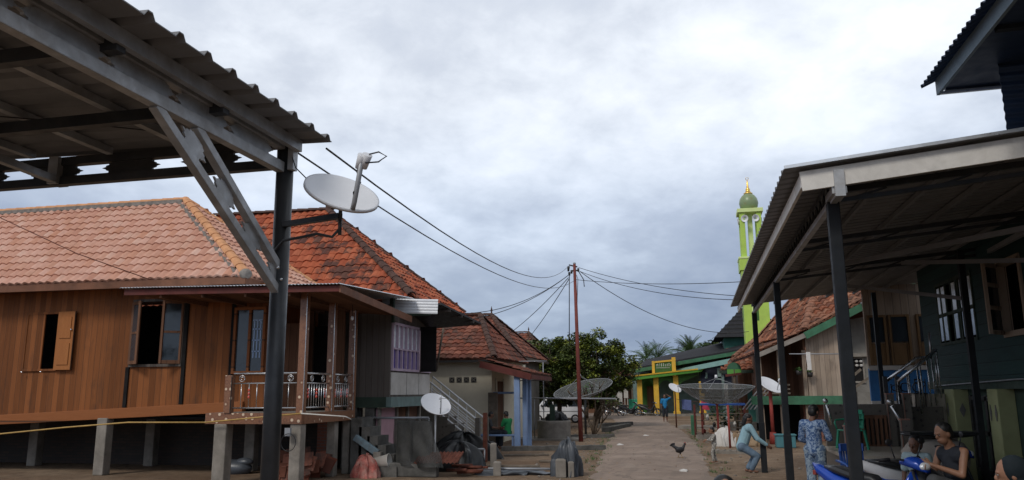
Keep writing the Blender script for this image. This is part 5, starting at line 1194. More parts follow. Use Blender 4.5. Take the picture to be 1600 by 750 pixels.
# navy tarpaulin wall with pale prints
nt_ = thing('navy_banner', 'large dark navy tarpaulin hung beside the yellow porch with two pale curled marks', 'tarpaulin', (2.4, 59.4, 0))
a, b, c, d = PY(1095, 614, 60.2), PY(1182, 612, 58.6), PY(1182, 548, 58.6), PY(1095, 570, 60.2)
mb = MB(); n, m = 20, 8; vs = []
for j in range(m+1):
    for i in range(n+1):
        p = a.lerp(b, i/n).lerp(d.lerp(c, i/n), j/m); vs.append(p+V((0, .12*noise.noise(V((i*.5, j*.4, 3))), .05*noise.noise(V((i*.5, 0, 1))))))
mb.add(vs, [(j*(n+1)+i, j*(n+1)+i+1, (j+1)*(n+1)+i+1, (j+1)*(n+1)+i) for j in range(m) for i in range(n)], .5, True); bn_ = build('sheet', mb, 'tarp_navy', nt_)
for x, y, s in ((1104, 586, 1), (1124, 583, 2)):
    mb = MB(); p = PY(x, y, 59.0 if x > 1110 else 59.9); s *= 1.5; mb.beam(p+V((0, 0, -.12*s)), p+V((0, 0, .12*s)), .02, .09*s, V((1, 0, 0))); mb.beam(p+V((-.08*s, 0, -.12*s)), p+V((.04*s, 0, -.12*s)), .02, .07*s); build('pale_mark', mb, 'teal_paint', bn_)
for x in (a.x, b.x): mb = MB(); mb.tube([(x, 58.7 if x > 2 else 60.3, 0), (x, 58.7 if x > 2 else 60.3, 4.0)], .04, 6); build('pole', mb, 'iron_black', nt_)
# laundry
ln = thing('clothes_line', 'clothes line with bluish cloth hung between thin posts before the yellow porch', 'clothes line', tuple(PZ(1080, 672)))
a, b = PY(1055, 623, 42), PY(1098, 627, 41); mb = MB(); mb.tube(sag(a, b, .05), .008, 4, False); mb.tube([V((a.x, 42, 0)), a+V((0, 0, .3))], .035, 6); mb.tube([V((b.x, 41, 0)), b], .035, 6); build('line', mb, 'rust', ln)
a, b = PY(1065, 624, 41.7), PY(1080, 625, 41.4); mb = MB(); drape(mb, (a, b), (a-V((0, 0, .5)), b-V((0, 0, .52))), 8, 4, .03); build('cloth', mb, 'cloth_blue', ln)
p = PY(1101, 636, 39.5); mb = MB(); drape(mb, (p+V((-.15, 0, .3)), p+V((.12, 0, .25))), (p+V((-.2, 0, -.1)), p+V((.22, 0, -.15))), 8, 5, .08); single('red_cloth', mb, 'cloth_red', 'bright red cloth hanging over the rail near the red rack', 'cloth')
# ================================================================== RIGHT CANOPY
RX = 1.36
rc = thing('steel_canopy', 'right hand steel canopy with cream fascia boards on four dark posts', 'canopy', (RX, 13, 0))
def rz(x): return 3.83+.1*(x-.88)
for (x, y, r) in ((RX, 7.88, .055), (RX, 13.6, .05), (RX, 18.95, .055)):
    mb = MB(); mb.bb(x-r, x+r, y-r, y+r, 0, 3.58)
    if y > 10: mb.bb(x-r-.008, x+r+.008, y-r-.008, y+r+.008, 0, 1.1)
    build('post', mb, 'dark_steel', rc, bev=.008)
for (x, y) in ((3.95, 18.9), (4.15, 13.5)):
    mb = MB(); mb.bb(x-.045, x+.045, y-.045, y+.045, 0, 3.95); build('post', mb, 'dark_steel', rc)
Y0, Y1, X1 = 7.43, 19.9, 5.2
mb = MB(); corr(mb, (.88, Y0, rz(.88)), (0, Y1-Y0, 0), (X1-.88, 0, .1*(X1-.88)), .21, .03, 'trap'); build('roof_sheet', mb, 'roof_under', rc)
mb = MB(); mb.beam((1.05, 7.52, 3.73), (1.05, Y1-.1, 3.73), .03, .13); build('side_fascia', mb, 'fascia_cream', rc)
mb = MB(); mb.beam((1.035, 7.5, 3.715), (X1, 7.5, 3.715+.1*(X1-1.03)), .03, .185); build('front_fascia', mb, 'fascia_cream', rc)
mb = MB(); mb.beam((.885, Y0-.012, rz(.88)+.012), (X1, Y0-.012, rz(X1)+.012), .02, .03); build('front_flashing', mb, 'zinc_bright', rc)
mb = MB(); mb.bb(RX-.03, RX+.03, 7.55, Y1-.5, 3.56, 3.62); build('bottom_chord', mb, 'galv', rc)
mb = MB(); mb.bb(RX-.025, RX+.025, 7.55, Y1-.5, 3.765, 3.81); build('top_chord', mb, 'pipe_grey', rc)
n = 0; y = 7.7; mb = MB()
while y < Y1-.8:
    mb.beam((RX, y, 3.62), (RX, y+.13, 3.765), .018, .018); mb.beam((RX, y+.13, 3.765), (RX, y+.26, 3.62), .018, .018); y += .26
build('web_bars', mb, 'pipe_grey', rc)
mb = MB(); mb.bb(RX-.04, RX+.05, 7.46, 7.5, 3.55, 3.8); mb.bb(RX-.06, RX+.07, 7.5, 7.9, 3.585, 3.65); build('bracket', mb, 'galv', rc)
for y in (7.9, 10.7, 13.6):
    mb = MB(); mb.beam((RX, y, 3.70), (X1, y, 3.70+.1*(X1-RX)-.03), .05, .055); mb.beam((RX, y, 3.60), (X1, y, 3.62+.09*(X1-RX)), .04, .04)
    for k in range(5): x = RX+.2+k*.75; mb.beam((x, y, 3.61+.09*(x-RX)), (x+.3, y, 3.69+.1*(x-RX)), .02, .02)
    build('truss', mb, 'pipe_grey', rc)
for x in (1.9, 2.5, 3.1, 3.7, 4.3):
    mb = MB(); mb.bb(x-.02, x+.02, 7.5, Y1-.1, rz(x)-.085, rz(x)-.03); build('purlin', mb, 'roof_under', rc)
for (a, b) in (((4.2, 7.9, 3.45), (1.9, 13.4, 3.72)), ((4.4, 10.7, 3.35), (3.3, 13.5, 3.8)), ((3.6, 9.5, 3.5), (4.4, 13, 3.85)), ((4.2, 13.6, 3.2), (2.9, 16.2, 3.80))):
    mb = MB(); mb.beam(a, b, .05, .06); build('strut', mb, 'roof_under', rc)
# ================================================================== RIGHT DARK HOUSE
WX = 4.4
rh = thing('green_plank_house', 'tall dark green plank house at the right edge with pale yellow pillars below', 'house', (6, 11, 0))
mb = MB()
for (y0, y1, z0, z1) in ((2, 11.9, 1.95, 4.3), (11.9, 12.75, 1.95, 2.55), (11.9, 12.75, 3.62, 4.3), (12.75, 13.9, 1.95, 4.3), (13.9, 15.9, 1.95, 2.6), (13.9, 15.9, 3.7, 4.3), (15.9, 17.0, 1.95, 4.3)): mb.bb(WX, WX+.08, y0, y1, z0, z1)
build('upper_wall', mb, 'green_planks', rh)
mb = MB(); mb.bb(WX+.08, 9, 16.9, 17.0, 1.95, 4.3); mb.bb(WX+1.5, WX+1.6, 2, 16.9, 1.95, 4.3); build('inner_wall', mb, 'interior_dark', rh)
mb = MB(); mb.bb(WX-.02, WX+.12, 2, 17.0, 1.80, 1.95); build('floor_beam', mb, 'dark_green_beam', rh)
mb = MB(); mb.bb(WX+.12, WX+.18, 2, 17.0, 0, 1.82); build('lower_wall', mb, 'dark_green_beam', rh)
for (y, w_) in ((15.35, .5), (13.25, .42), (12.25, .01), (9.0, .45)):
    if w_ < .1: continue
    mb = MB(); mb.bb(WX-.12, WX+.12, y-w_/2, y+w_/2, 0, 1.80); p_ = build('pillar', mb, 'pillar_yellow', rh, bev=.01)
    for dy in (-.11, .11):
        mb = MB(); yy = y+dy if w_ > .44 or True else y
        mb.slab([(WX-.121, yy-.04, 1.45), (WX-.121, yy, 1.33), (WX-.121, yy+.04, 1.45), (WX-.121, yy, 1.57)], (-.012, 0, 0)) if dy > 0 or w_ < .46 else mb.slab([(WX-.05, y-w_/2-.001, 1.45), (WX, y-w_/2-.001, 1.33), (WX+.05, y-w_/2-.001, 1.45), (WX, y-w_/2-.001, 1.57)], (0, -.012, 0))
        build('diamond', mb, 'plaster_grey', p_)
for y in (14.1, 10.8):
    wn = MB(); 
    for yy in (-.75, 0, .75): wn.bb(WX+.05, WX+.12, y+yy-.05, y+yy+.05, .5, 1.7)
    for z in (.5, 1.1, 1.65): wn.bb(WX+.05, WX+.12, y-.7, y+.7, z-.03, z+.03)
    w_ = build('barred_window', wn, 'iron_black', rh)
    mb = MB(); mb.bb(WX+.121, WX+.125, y-.75, y+.75, .5, 1.7); build('pane', mb, 'interior_dark', w_)
# bank of narrow panes
wn = MB()
for z in (2.6, 3.12, 3.68): wn.bb(WX-.02, WX+.08, 13.9, 15.9, z-.025, z+.025)
ys = [13.93, 14.23, 14.36, 14.62, 14.72, 15.0, 15.32, 15.6, 15.87]
for y in ys: wn.bb(WX-.012, WX+.01, y-.03, y+.03, 2.6, 3.7)
w_ = build('window', wn, 'dark_green_beam', rh)
for i, (y0, y1, t) in enumerate(((13.96, 14.2, 1), (14.39, 14.52, 1), (14.75, 14.95, 1), (15.35, 15.55, 1), (15.66, 15.8, 1))):
    mb = MB(); mb.bb(WX-.008, WX+.0, y0, y1, 3.15, 3.62); build('upper_pane', mb, 'glass_pale', w_)  # pale pane colour stands in for bright sky seen through the house
    mb = MB(); mb.bb(WX-.008, WX+.0, y0, y1, 2.66, 3.08); build('lower_pane', mb, 'glass_blue', w_)
# open brown casement
wn = MB()
for z in (2.57, 3.6): wn.bb(WX-.03, WX+.09, 11.9, 12.75, z-.04, z+.04)
for y in (11.93, 12.72): wn.bb(WX-.03, WX+.09, y-.035, y+.035, 2.57, 3.6)
w_ = build('casement_frame', wn, 'pale_planks', rh)
mb = MB(); h_ = V((WX-.03, 12.72, 0)); o_ = h_+V((-.25, .28, 0)); o_ = V((WX-.30, 12.42, 0))
for z in (2.6, 2.95, 3.28, 3.57): mb.beam(h_+V((0, 0, z)), o_+V((0, 0, z)), .035, .06)
for p in (h_, o_): mb.beam(p+V((0, 0, 2.57)), p+V((0, 0, 3.6)), .045, .045)
lf = build('casement', mb, 'pale_planks', w_); mb = MB(); mb.beam(h_+V((0, 0, 3.08)), o_+V((0, 0, 3.08)), .008, .95); build('pane', mb, 'glass_dark', lf)
mb = MB(); mb.tube([(WX-.04, 16.5, 1.86), (WX-.05, 12.5, 1.93), (WX-.04, 9, 1.95)], .012, 6); build('conduit', mb, 'dish_grey', rh)
# gable siding and upper roof
mb = MB(); corr(mb, (2.90, 7.75, 3.95), (0, 0, .95), (6.5, 0, 0), .09, .02, 'sin'); build('gable_siding', mb, 'blue_roof', rh)
q0, q1 = PY(1467, 141, 8.4), PY(1440, 130, 8.4)
mb = MB(); corr(mb, (2.42, -1, 4.88), (0, 9.45, 0), (4.2, 0, 1.9), .12, .028, 'sin'); ur = build('upper_roof', mb, 'blue_roof', rh)
mb = MB(); mb.beam((2.55, -1, 4.84), (2.55, 8.38, 4.84), .03, .16); build('fascia', mb, 'blue_fascia', ur)
mb = MB(); mb.slab([(2.58, -1, 4.80), (2.58, 8.3, 4.80), (7, 8.3, 4.86), (7, -1, 4.86)], (0, 0, .03)); mb.bb(2.6, 7, 8.3, 8.34, 4.78, 4.9); build('soffit', mb, 'blue_roof', ur)
mb = MB(); mb.beam((2.56, 8.40, 4.79), (6.8, 8.40, 4.85), .03, .03); build('soffit_trim', mb, 'zinc_bright', ur)
mb = MB()
for y in (2.4, 3.9, 5.4, 6.9): mb.beam((2.6, y, 4.78), (7, y, 4.84), .07, .04)
build('batten', mb, 'dark_steel', ur)
mb = MB(); mb.bb(4.6, 10, 2, 17, 4.25, 4.35); build('ceiling', mb, 'interior_dark', rh)
# ================================================================== STAIR TO THE DARK HOUSE
ts = thing('terrace_stair', 'beige tiled steps with black ironwork and steel handrails before the dark green house', 'stair', (3.4, 14.8, 0))
# flight in X, rising to the right
n = 6; sx0, sx1 = 2.75, 4.0; SY0, SY1 = 15.6, 16.8
for k in range(n):
    x0 = sx0+(sx1-sx0)*k/n; h = 1.72*(k+1)/n
    mb = MB(); mb.bb(x0, x0+(sx1-sx0)/n-.003, SY0, SY1, 0, h); s_ = build('step', mb, 'door_tile', ts)
    mb = MB(); mb.bb(x0-.02, x0+(sx1-sx0)/n, SY0-.02, SY1, h, h+.02); build('tread', mb, 'iron_black', s_)
mb = MB(); mb.bb(sx1, WX-.13, SY0-.05, SY1, 0, 1.72); build('landing', mb, 'door_tile', ts)
mb = MB(); mb.bb(3.4, 4.1, SY0-.12, SY0-.03, 0, 1.16); mb.bb(3.68, 4.2, SY0-.12, SY0-.03, 1.16, 1.5); build('side_tiles', mb, 'wall_tile', ts)
for (pts, r, yy) in (([(1383, 597), (1432, 559), (1455, 558)], .028, 15.5), ([(1402, 597), (1463, 546)], .03, 15.4)):
    P_ = [PY(a, b, yy) for a, b in pts]; mb = MB(); mb.tube(P_, r, 8)
    for k in range(5):
        s = k/4; p = P_[0].lerp(P_[-1], s); mb.tube([p, V((p.x, p.y, max(.3, p.z-.85)))], .013, 5)
    if len(pts) == 3: mb.tube([P_[2], PY(1452, 520, yy)], .02, 6); mb.tube([PY(1462, 558, yy), PY(1465, 607, yy)], .018, 6)
    build('handrail', mb, 'steel_rail', ts)
for x, y in ((1383, 597), (1402, 597)):
    p = PY(x, y, 15.45); mb = MB(); mb.bb(p.x-.035, p.x+.035, 15.42, 15.48, .2, p.z+.1); build('rail_post', mb, 'pipe_grey', ts)
mb = MB()
for (x, y, r) in ((1414, 605, .075), (1434, 605, .085), (1433, 596, .04), (1442, 600, .04), (1398, 606, .05)):
    c = PY(x, y, 15.52); mb.tube([c+V((math.cos(t)*r, 0, math.sin(t)*r)) for t in [2*math.pi*k/14 for k in range(15)]], .01, 5)
for x in (1392, 1408, 1421, 1429, 1437, 1445): mb.tube([PY(x, 592 if x > 1410 else 600, 15.53), PY(x+3, 650, 15.53)], .010, 5)
build('ironwork', mb, 'iron_black', ts)
for a, b, yy in (((1393, 634), (1415, 672), 13.6), ((1292, 632), (1300, 664), 14.6)):
    p, q = PY(*a, yy), PY(*b, yy); mb = MB(); mb.tube([p+V((0, 0, .0)), q], .026, 8); mb.ell(p+V((-.02, 0, .06)), .045); 
    hr = single('handrail', mb, 'steel_rail', 'bright steel handrail sloping down behind the boy in blue' if a[0] < 1300 else 'bright steel handrail above the small child by the sacks', 'handrail')
# tiled terrace with balustrade
tr = thing('tiled_terrace', 'low tiled terrace with dark slatted balustrade behind the blue motorbikes', 'terrace', (2.7, 13.5, 0))
mb = MB(); mb.bb(2.15, 3.75, 13.0, 15.2, 0, .78); build('base', mb, 'wall_tile', tr)
mb = MB(); mb.bb(2.10, 3.8, 12.95, 15.15, .78, .83); build('coping', mb, 'door_tile', tr)
mb = MB(); mb.bb(2.2, 3.6, 15.3, 15.42, .6, 1.55); build('rear_panel', mb, 'wall_tile', tr)
mb = MB(); mb.bb(2.55, 3.2, 15.2, 15.29, 1.30, 1.36); mb.bb(2.55, 3.2, 15.2, 15.29, .82, .86)
for k in range(9): x = 2.58+.075*k; mb.bb(x-.02, x+.02, 15.2, 15.28, .86, 1.30)
build('balustrade', mb, 'brown_planks', tr)
for x, y, z in ((2.2, 13.1, 1.25), (3.0, 13.1, 1.35), (3.28, 15.2, 1.72), (3.55, 15.2, 1.72), (3.62, 13.05, 1.1)):
    mb = MB(); mb.bb(x-.06, x+.06, y-.06, y+.06, .0, z); p_ = build('tiled_post', mb, 'wall_tile', tr)
    mb = MB(); mb.bb(x-.066, x-.054, y-.07, y-.058, .0, z); mb.bb(x-.07, x+.07, y-.07, y+.07, z, z+.02); build('copper_trim', mb, 'copper', p_)
# green plastic chair
def armchair(name, label, mat, loc, rz_):
    t = thing(name, label, 'chair', loc, rz_)
    mb = MB(); mb.box((0, 0, .42), (.44, .42, .03)); build('seat', mb, mat, t, local=True, bev=.01)
    mb = MB(); n = 8
    for i in range(n):
        a0 = -.8+1.6*i/n; a1 = -.8+1.6*(i+1)/n
        for z0, z1 in ((.46, .52), (.78, .88)): mb.hexa([V((math.sin(a)*r, .04+math.cos(a)*r*.85, z)) for z in (z0, z1) for a, r in ((a0, .245), (a1, .245), (a1, .215), (a0, .215))])
    for i in range(0, n+1): a = -.72+1.44*i/n; mb.beam((math.sin(a)*.228, .04+math.cos(a)*.195, .5), (math.sin(a)*.24, .05+math.cos(a)*.215, .8), .022, .014)
    build('backrest', mb, mat, t, local=True)
    for s in (-1, 1):
        mb = MB(); mb.tube([(s*.24, .14, .66), (s*.27, -.05, .66), (s*.26, -.2, .64), (s*.24, -.23, .58), (s*.22, -.2, .42)], .02, 7); build('armrest', mb, mat, t, local=True)
        for y in (-.18, .18): mb = MB(); mb.beam((s*.2, y, .42), (s*.25, y*1.2, 0), .05, .04); build('leg', mb, mat, t, local=True)
    return t
p = PY(1328, 650, 14.3); gc = armchair('plastic_chair', 'green plastic armchair standing on the tiled terrace behind the near post', 'plastic_green', (p.x, 14.3, .84), R_(-75)); gc.scale = (.8, .8, .72)
p = PY(1348, 735, 11.3); bc = armchair('plastic_chair', 'dark blue plastic chair between the two blue motorbikes', 'plastic_blue', (p.x+.12, 12.2, .12), R_(15)); bc.scale = (1.05, 1.05, 1.05)
mb = MB(); mb.bb(2.0, 3.4, 11.6, 12.7, 0, .12); single('floor_slab', mb, 'concrete', 'low concrete slab under the dark blue chair', 'slab')
# sacks
for i, (x, y, z, r, lb) in enumerate(((3.2, 12.4, 0, (.45, .33, .35), 'bottom sack of the pale stack below the beige steps'), (3.2, 12.4, .60, (.42, .3, .27), 'upper bulging sack of the pale stack below the beige steps'))):
    mb = MB(); m_, n_ = 12, 20; vs = []
    for j in range(m_+1):
        th = math.pi*j/m_
        for k in range(n_):
            a = 2*math.pi*k/n_; d = V((math.copysign(abs(math.cos(a))**.7, math.cos(a))*math.sin(th)**.6, math.copysign(abs(math.sin(a))**.7, math.sin(a))*math.sin(th)**.6, math.cos(th)))
            vs.append(V((x, y, z+r[2]))+V((d.x*r[0], d.y*r[1], d.z*r[2]))*(1+.12*noise.noise(d*2.2+V((i, 0, 0)))))
    mb.add(vs, [((j+1)*n_+k, (j+1)*n_+(k+1) % n_, j*n_+(k+1) % n_, j*n_+k) for j in range(m_) for k in range(n_)], .5, True)
    single('sack', mb, 'sack_pale', lb, 'sack', 'stacked pale sacks')
mb = MB(); mb.ell((3.25, 12.35, 1.18), (.5, .28, .05)); mb.box((3.25, 12.3, 1.20), (.9, .4, .04), rz=.1); single('folded_cover', mb, 'tarp_black', 'flat dark folded cover lying on top of the sack stack', 'cover')
# ================================================================== BLUE PANEL HOUSE (between)
bh = thing('blue_panel_house', 'timber house with blue and white front panel and brown framed windows behind the stair rails', 'house', (5, 20.5, 0))
BY0 = 19.6
mb = MB(); mb.bb(3.85, 7, BY0, BY0+.1, 2.30, 4.2); build('upper_wall', mb, 'pale_planks', bh)
mb = MB(); mb.bb(3.85, 7, BY0-.02, BY0+.1, 1.55, 2.28); build('blue_panel', mb, 'blue_wall', bh)
mb = MB(); mb.bb(3.85, 7, BY0-.03, BY0+.1, 1.33, 1.55); mb.bb(3.85, 7, BY0-.05, BY0-.02, 2.24, 2.34); build('white_band', mb, 'plaster_white', bh)
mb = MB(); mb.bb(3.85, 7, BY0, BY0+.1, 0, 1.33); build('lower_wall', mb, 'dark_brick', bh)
for x0, x1 in ((3.9, 4.3), (4.36, 4.8), (4.95, 5.35)):
    wn = MB(); frame_rect(wn, x0, x1, 2.36, 3.5, BY0-.03, .05, .06); w_ = build('window', wn, 'tan_planks', bh)
    mb = MB(); mb.bb(x0+.05, x1-.05, BY0-.03, BY0-.02, 2.41, 2.85); build('shutter', mb, 'tan_planks', w_)
    mb = MB(); mb.bb(x0+.05, x1-.05, BY0-.03, BY0-.02, 2.88, 3.45); build('pane', mb, 'glass_dark', w_)
mb = MB()
for k in range(4): a = PY(1452+4*k, 560, 17.8); mb.beam(a, PY(1456+4*k, 592, 17.8), .03, .03)
build('baluster', mb, 'pale_planks', bh)
# gable house with green trim
gh = thing('green_trim_house', 'old raised plank house with patchy tile roof and green gable boards behind the right posts', 'house', (5, 28, 0))
GY0, GY1 = 24.0, 34.0
A0, A1, A2 = V((1.72, GY0, 2.88)), V((3.08, GY0, 3.46)), V((4.75, GY0, 4.21)); A3 = V((6.8, GY0, 5.3))
PK = V((4.35, 28.0, 6.0)); EE = V((2.06, 30.6, 3.44)); RR = V((10.6, 24.2, 4.4)); BB = V((9.5, 33, 3.5)); mb = MB()
tiles(mb, [A1, A3, PK], .21, .25, .05, .035, 6, jit=.018, seed=21)
tiles(mb, [EE, A1, PK], .21, .25, .05, .035, 6, jit=.018, seed=22)
tiles(mb, [A3, RR, PK+V((2.5, 0, 0)), PK], .25, .3, .05, .035, 4, jit=.018, seed=24)
tiles(mb, [EE, BB, PK+V((2.5, 0, 0)), PK], .4, .4, .05, .035, 4, seed=25)
tiles(mb, [RR, BB, PK+V((2.5, 0, 0))], .4, .4, .05, .035, 4, seed=26)
E0 = V((1.25, 30.4, 2.86))
tiles(mb, [E0, A0, A1, EE], .21, .25, .05, .035, 6, jit=.018, seed=23)
rf = build('roof', mb, 'tile_patchy', gh)
mb = MB(); ridge(mb, A1+V((0, .0, .05)), PK, .12, .34); ridge(mb, EE, PK, .12, .34); ridge(mb, A1+V((0, .08, .05)), A3+V((-.2, .08, .05)), .08, .3); ridge(mb, A0+V((0, .1, .04)), A1+V((0, .1, .04)), .08, .3); build('ridge_cap', mb, 'tile_edge', rf)
mb = MB(); mb.beam(A1+V((0, -.04, -.12)), A3+V((0, -.04, -.12)), .05, .2); build('green_bargeboard', mb, 'green_paint', rf)
mb = MB(); mb.beam(A0+V((0, -.04, -.08)), A1+V((0, -.04, -.1)), .05, .13); build('grey_bargeboard', mb, 'concrete', rf)
mb = MB(); mb.beam(A2+V((-.1, -.8, -.12)), A2+V((3, -.8, -.05)), .1, .07); mb.slab([A2+V((-.1, -.8, -.15)), A2+V((3, -.8, -.1)), A2+V((3, .4, .1)), A2+V((-.1, .4, .1))], (0, 0, .04)); build('lean_roof', mb, 'dish_grey', rf)
mb = MB()
for z, pts in ((0, [(3.12, 1.62), (4.15, 1.62), (4.15, 3.8), (3.12, 3.38)]),): mb.slab([(x, GY0+.35, z_) for x, z_ in pts], (0, .06, 0))
build('plank_wall', mb, 'pale_planks', gh)
mb = MB(); mb.slab([(4.15, GY0+.8, .9), (8, GY0+.8, .9), (8, GY0+.8, 4.4), (4.15, GY0+.8, 3.8)], (0, .06, 0)); build('grey_wall', mb, 'plaster_grey', gh)
mb = MB(); mb.bb(1.9, 3.12, GY0+2.2, GY0+2.3, 1.6, 3.2); mb.bb(3.05, 3.11, GY0+.4, GY0+2.2, 1.6, 3.3); build('porch_wall', mb, 'brown_planks', gh)
mb = MB(); mb.bb(1.5, 4.2, GY0+.25, GY0+.36, 1.40, 1.64); build('floor_beam', mb, 'green_paint', gh)
mb = MB(); mb.bb(1.7, 4.1, GY0+.37, GY0+2.2, 1.52, 1.58); build('floor', mb, 'wood_grey', gh)
mb = MB()
for z in (1.72, 1.84, 1.96): mb.bb(1.75, 2.6, GY0+.3, GY0+.33, z-.025, z+.025)
build('balustrade', mb, 'wood_grey', gh)
for x in (1.8, 2.35, 3.05): mb = MB(); mb.bb(x-.05, x+.05, GY0+.37, GY0+.47, 0, 2.95); build('porch_post', mb, 'pale_planks', gh)
mb = MB(); mb.bb(3.0, 4.2, GY0+.9, GY0+1.0, 0, 1.40); build('brick_base', mb, 'red_brick', gh)
mb = MB(); mb.bb(1.8, 3.0, GY0+1.8, GY0+1.9, 0, 1.40); build('under_wall', mb, 'interior_dark', gh)
wn = MB(); frame_rect(wn, 4.22, 4.75, 2.0, 2.75, GY0+.78, .05, .06); wn.bb(4.1, 4.9, GY0+.6, GY0+.8, 2.75, 2.85); w_ = build('window', wn, 'concrete', gh); mb = MB(); mb.bb(4.27, 4.7, GY0+.77, GY0+.79, 2.05, 2.7); build('pane', mb, 'interior_dark', w_)
mb = MB()
for z in (2.5, 2.62): 
    for k in range(4): mb.ell((4.3+.12*k, GY0+.72, z), (.05, .03, .04), n=8, m=5)
build('vent_ornament', mb, 'plaster_white', gh)
for (a, b) in (((1322, 615), (1358, 590)), ((1318, 600), (1345, 577))):
    mb = MB(); mb.beam(PY(*a, 22.4), PY(*b, 22.4), .05, .06); build('stair_rail', mb, 'wood_grey', gh)
mb = MB(); mb.bb(4.05, 4.7, 22.3, 22.9, 0, 1.75); build('stair_block', mb, 'plaster_grey', gh)
mb = MB(); mb.tube([PY(1233, 553, 29.0), PY(1315, 553, 29.0)], .02, 6); single('drying_pole', mb, 'dish_grey', 'pale drying pole across the dark porch of the old plank house', 'pole')
mb = MB(); mb.bb(2.06, 2.12, GY0+2.3, 33, 1.45, 3.3); mb.bb(2.06, 9, 33, 33.1, 0, 3.5); build('street_wall', mb, 'brown_planks_side', gh)
mb = MB(); mb.bb(2.15, 2.2, GY0+2.3, 33, 0, 1.45); build('underfloor_shade', mb, 'interior_dark', gh)  # near-black sheet: the shade below the floor is put into its colour
# scale the house about the camera point: larger, farther off, same outline in view
GK = 1.229
gh.location = (6.146, 34.41, 0)  # root moved away from the camera by the same factor
for o_ in [c for c in gh.children]+[g for c in gh.children for g in c.children]:
    for v_ in o_.data.vertices: v_.co = V((v_.co.x*GK, v_.co.y*GK, max(0, v_.co.z*GK-.4125)))  # z drop comes from the scaling about the camera; bases clamped at ground
dh = thing('veranda_house', 'dark veranda house with low tiled roof between the gable house and the navy banner', 'house', (4, 43, 0))
mb = MB(); tiles(mb, [(1.75, 39.4, 3.35), (7.5, 39.4, 3.35), (6.2, 43, 5.3), (4.2, 43, 5.3)], .25, .3, .05, .035, 5, jit=.018, seed=71); tiles(mb, [(1.75, 47, 3.35), (1.75, 39.4, 3.35), (4.2, 43, 5.3)], .25, .3, .05, .035, 5, jit=.018, seed=72)
tiles(mb, [(1.0, 38.2, 2.75), (7.5, 38.2, 2.75), (7.5, 39.4, 3.3), (1.75, 39.4, 3.3)], .25, .3, .05, .035, 5, jit=.018, seed=73); rf = build('roof', mb, 'tile_patchy', dh)
mb = MB(); ridge(mb, (1.75, 39.4, 3.4), (4.2, 43, 5.35), .12, .34); build('ridge_cap', mb, 'tile_edge', rf)
mb = MB(); mb.bb(1.9, 8, 39.9, 40, 0, 3.3); mb.bb(1.9, 2.0, 40, 47, 0, 3.3); build('wall', mb, 'brown_planks', dh)
mb = MB(); mb.bb(1.0, 7.5, 38.16, 38.2, 2.6, 2.74); build('eave_board', mb, 'dark_green_beam', dh)
for x in (1.15, 2.6, 4.2): mb = MB(); mb.bb(x-.06, x+.06, 38.3, 38.42, 0, 2.62); build('post', mb, 'teal_paint', dh)
mb = MB(); mb.bb(2.3, 3.1, 39.84, 39.9, .1, 2.1); build('door', mb, 'teal_dark', dh)
mb = MB(); mb.bb(1.0, 7.5, 38.3, 39.9, 0, .35); build('floor', mb, 'concrete_dark', dh)
# plants on the porch
for (px_, py, Y, lb, n_) in ((1248, 577, 29.5, 'bright leafy pot plant on the porch rail', 26), (1222, 590, 29.6, 'darker pot plant left on the porch rail', 20), (1265, 580, 29.7, 'small pot plant beside the hanging white cloth', 14)):
    p = PY(px_, py, Y); pl = thing('pot_plant', lb, 'plant', (p.x, Y, p.z-.2)); mb = MB(); mb.lathe([(.001, 0), (.08, 0), (.11, .16), (.10, .16), (.08, .13), (.001, .13)], 14); build('pot', mb, 'iron_black', pl, local=True)
    mb = MB(); r2_ = random.Random(n_)
    for k in range(n_):
        a = k*2.4; e = r2_.uniform(.3, 1.2); d = V((math.cos(a)*math.cos(e), math.sin(a)*math.cos(e), math.sin(e))); x, u, _ = frame(d); l = r2_.uniform(.18, .3); b0 = V((0, 0, .14))
        mb.add([b0, b0+d*l*.5+x*.03, b0+d*l-V((0, 0, l*.35)), b0+d*l*.5-x*.03], [(0, 1, 2, 3)])
    build('leaves', mb, 'leaf_plant', pl, local=True)
mb = MB(); a, b = PY(1259, 550, 28.9), PY(1266, 550, 28.9); drape(mb, (a, b), (a-V((0, 0, .62)), b-V((0, 0, .62))), 5, 5, .03); single('hanging_cloth', mb, 'cloth_white', 'narrow white cloth hanging from the drying pole', 'cloth')
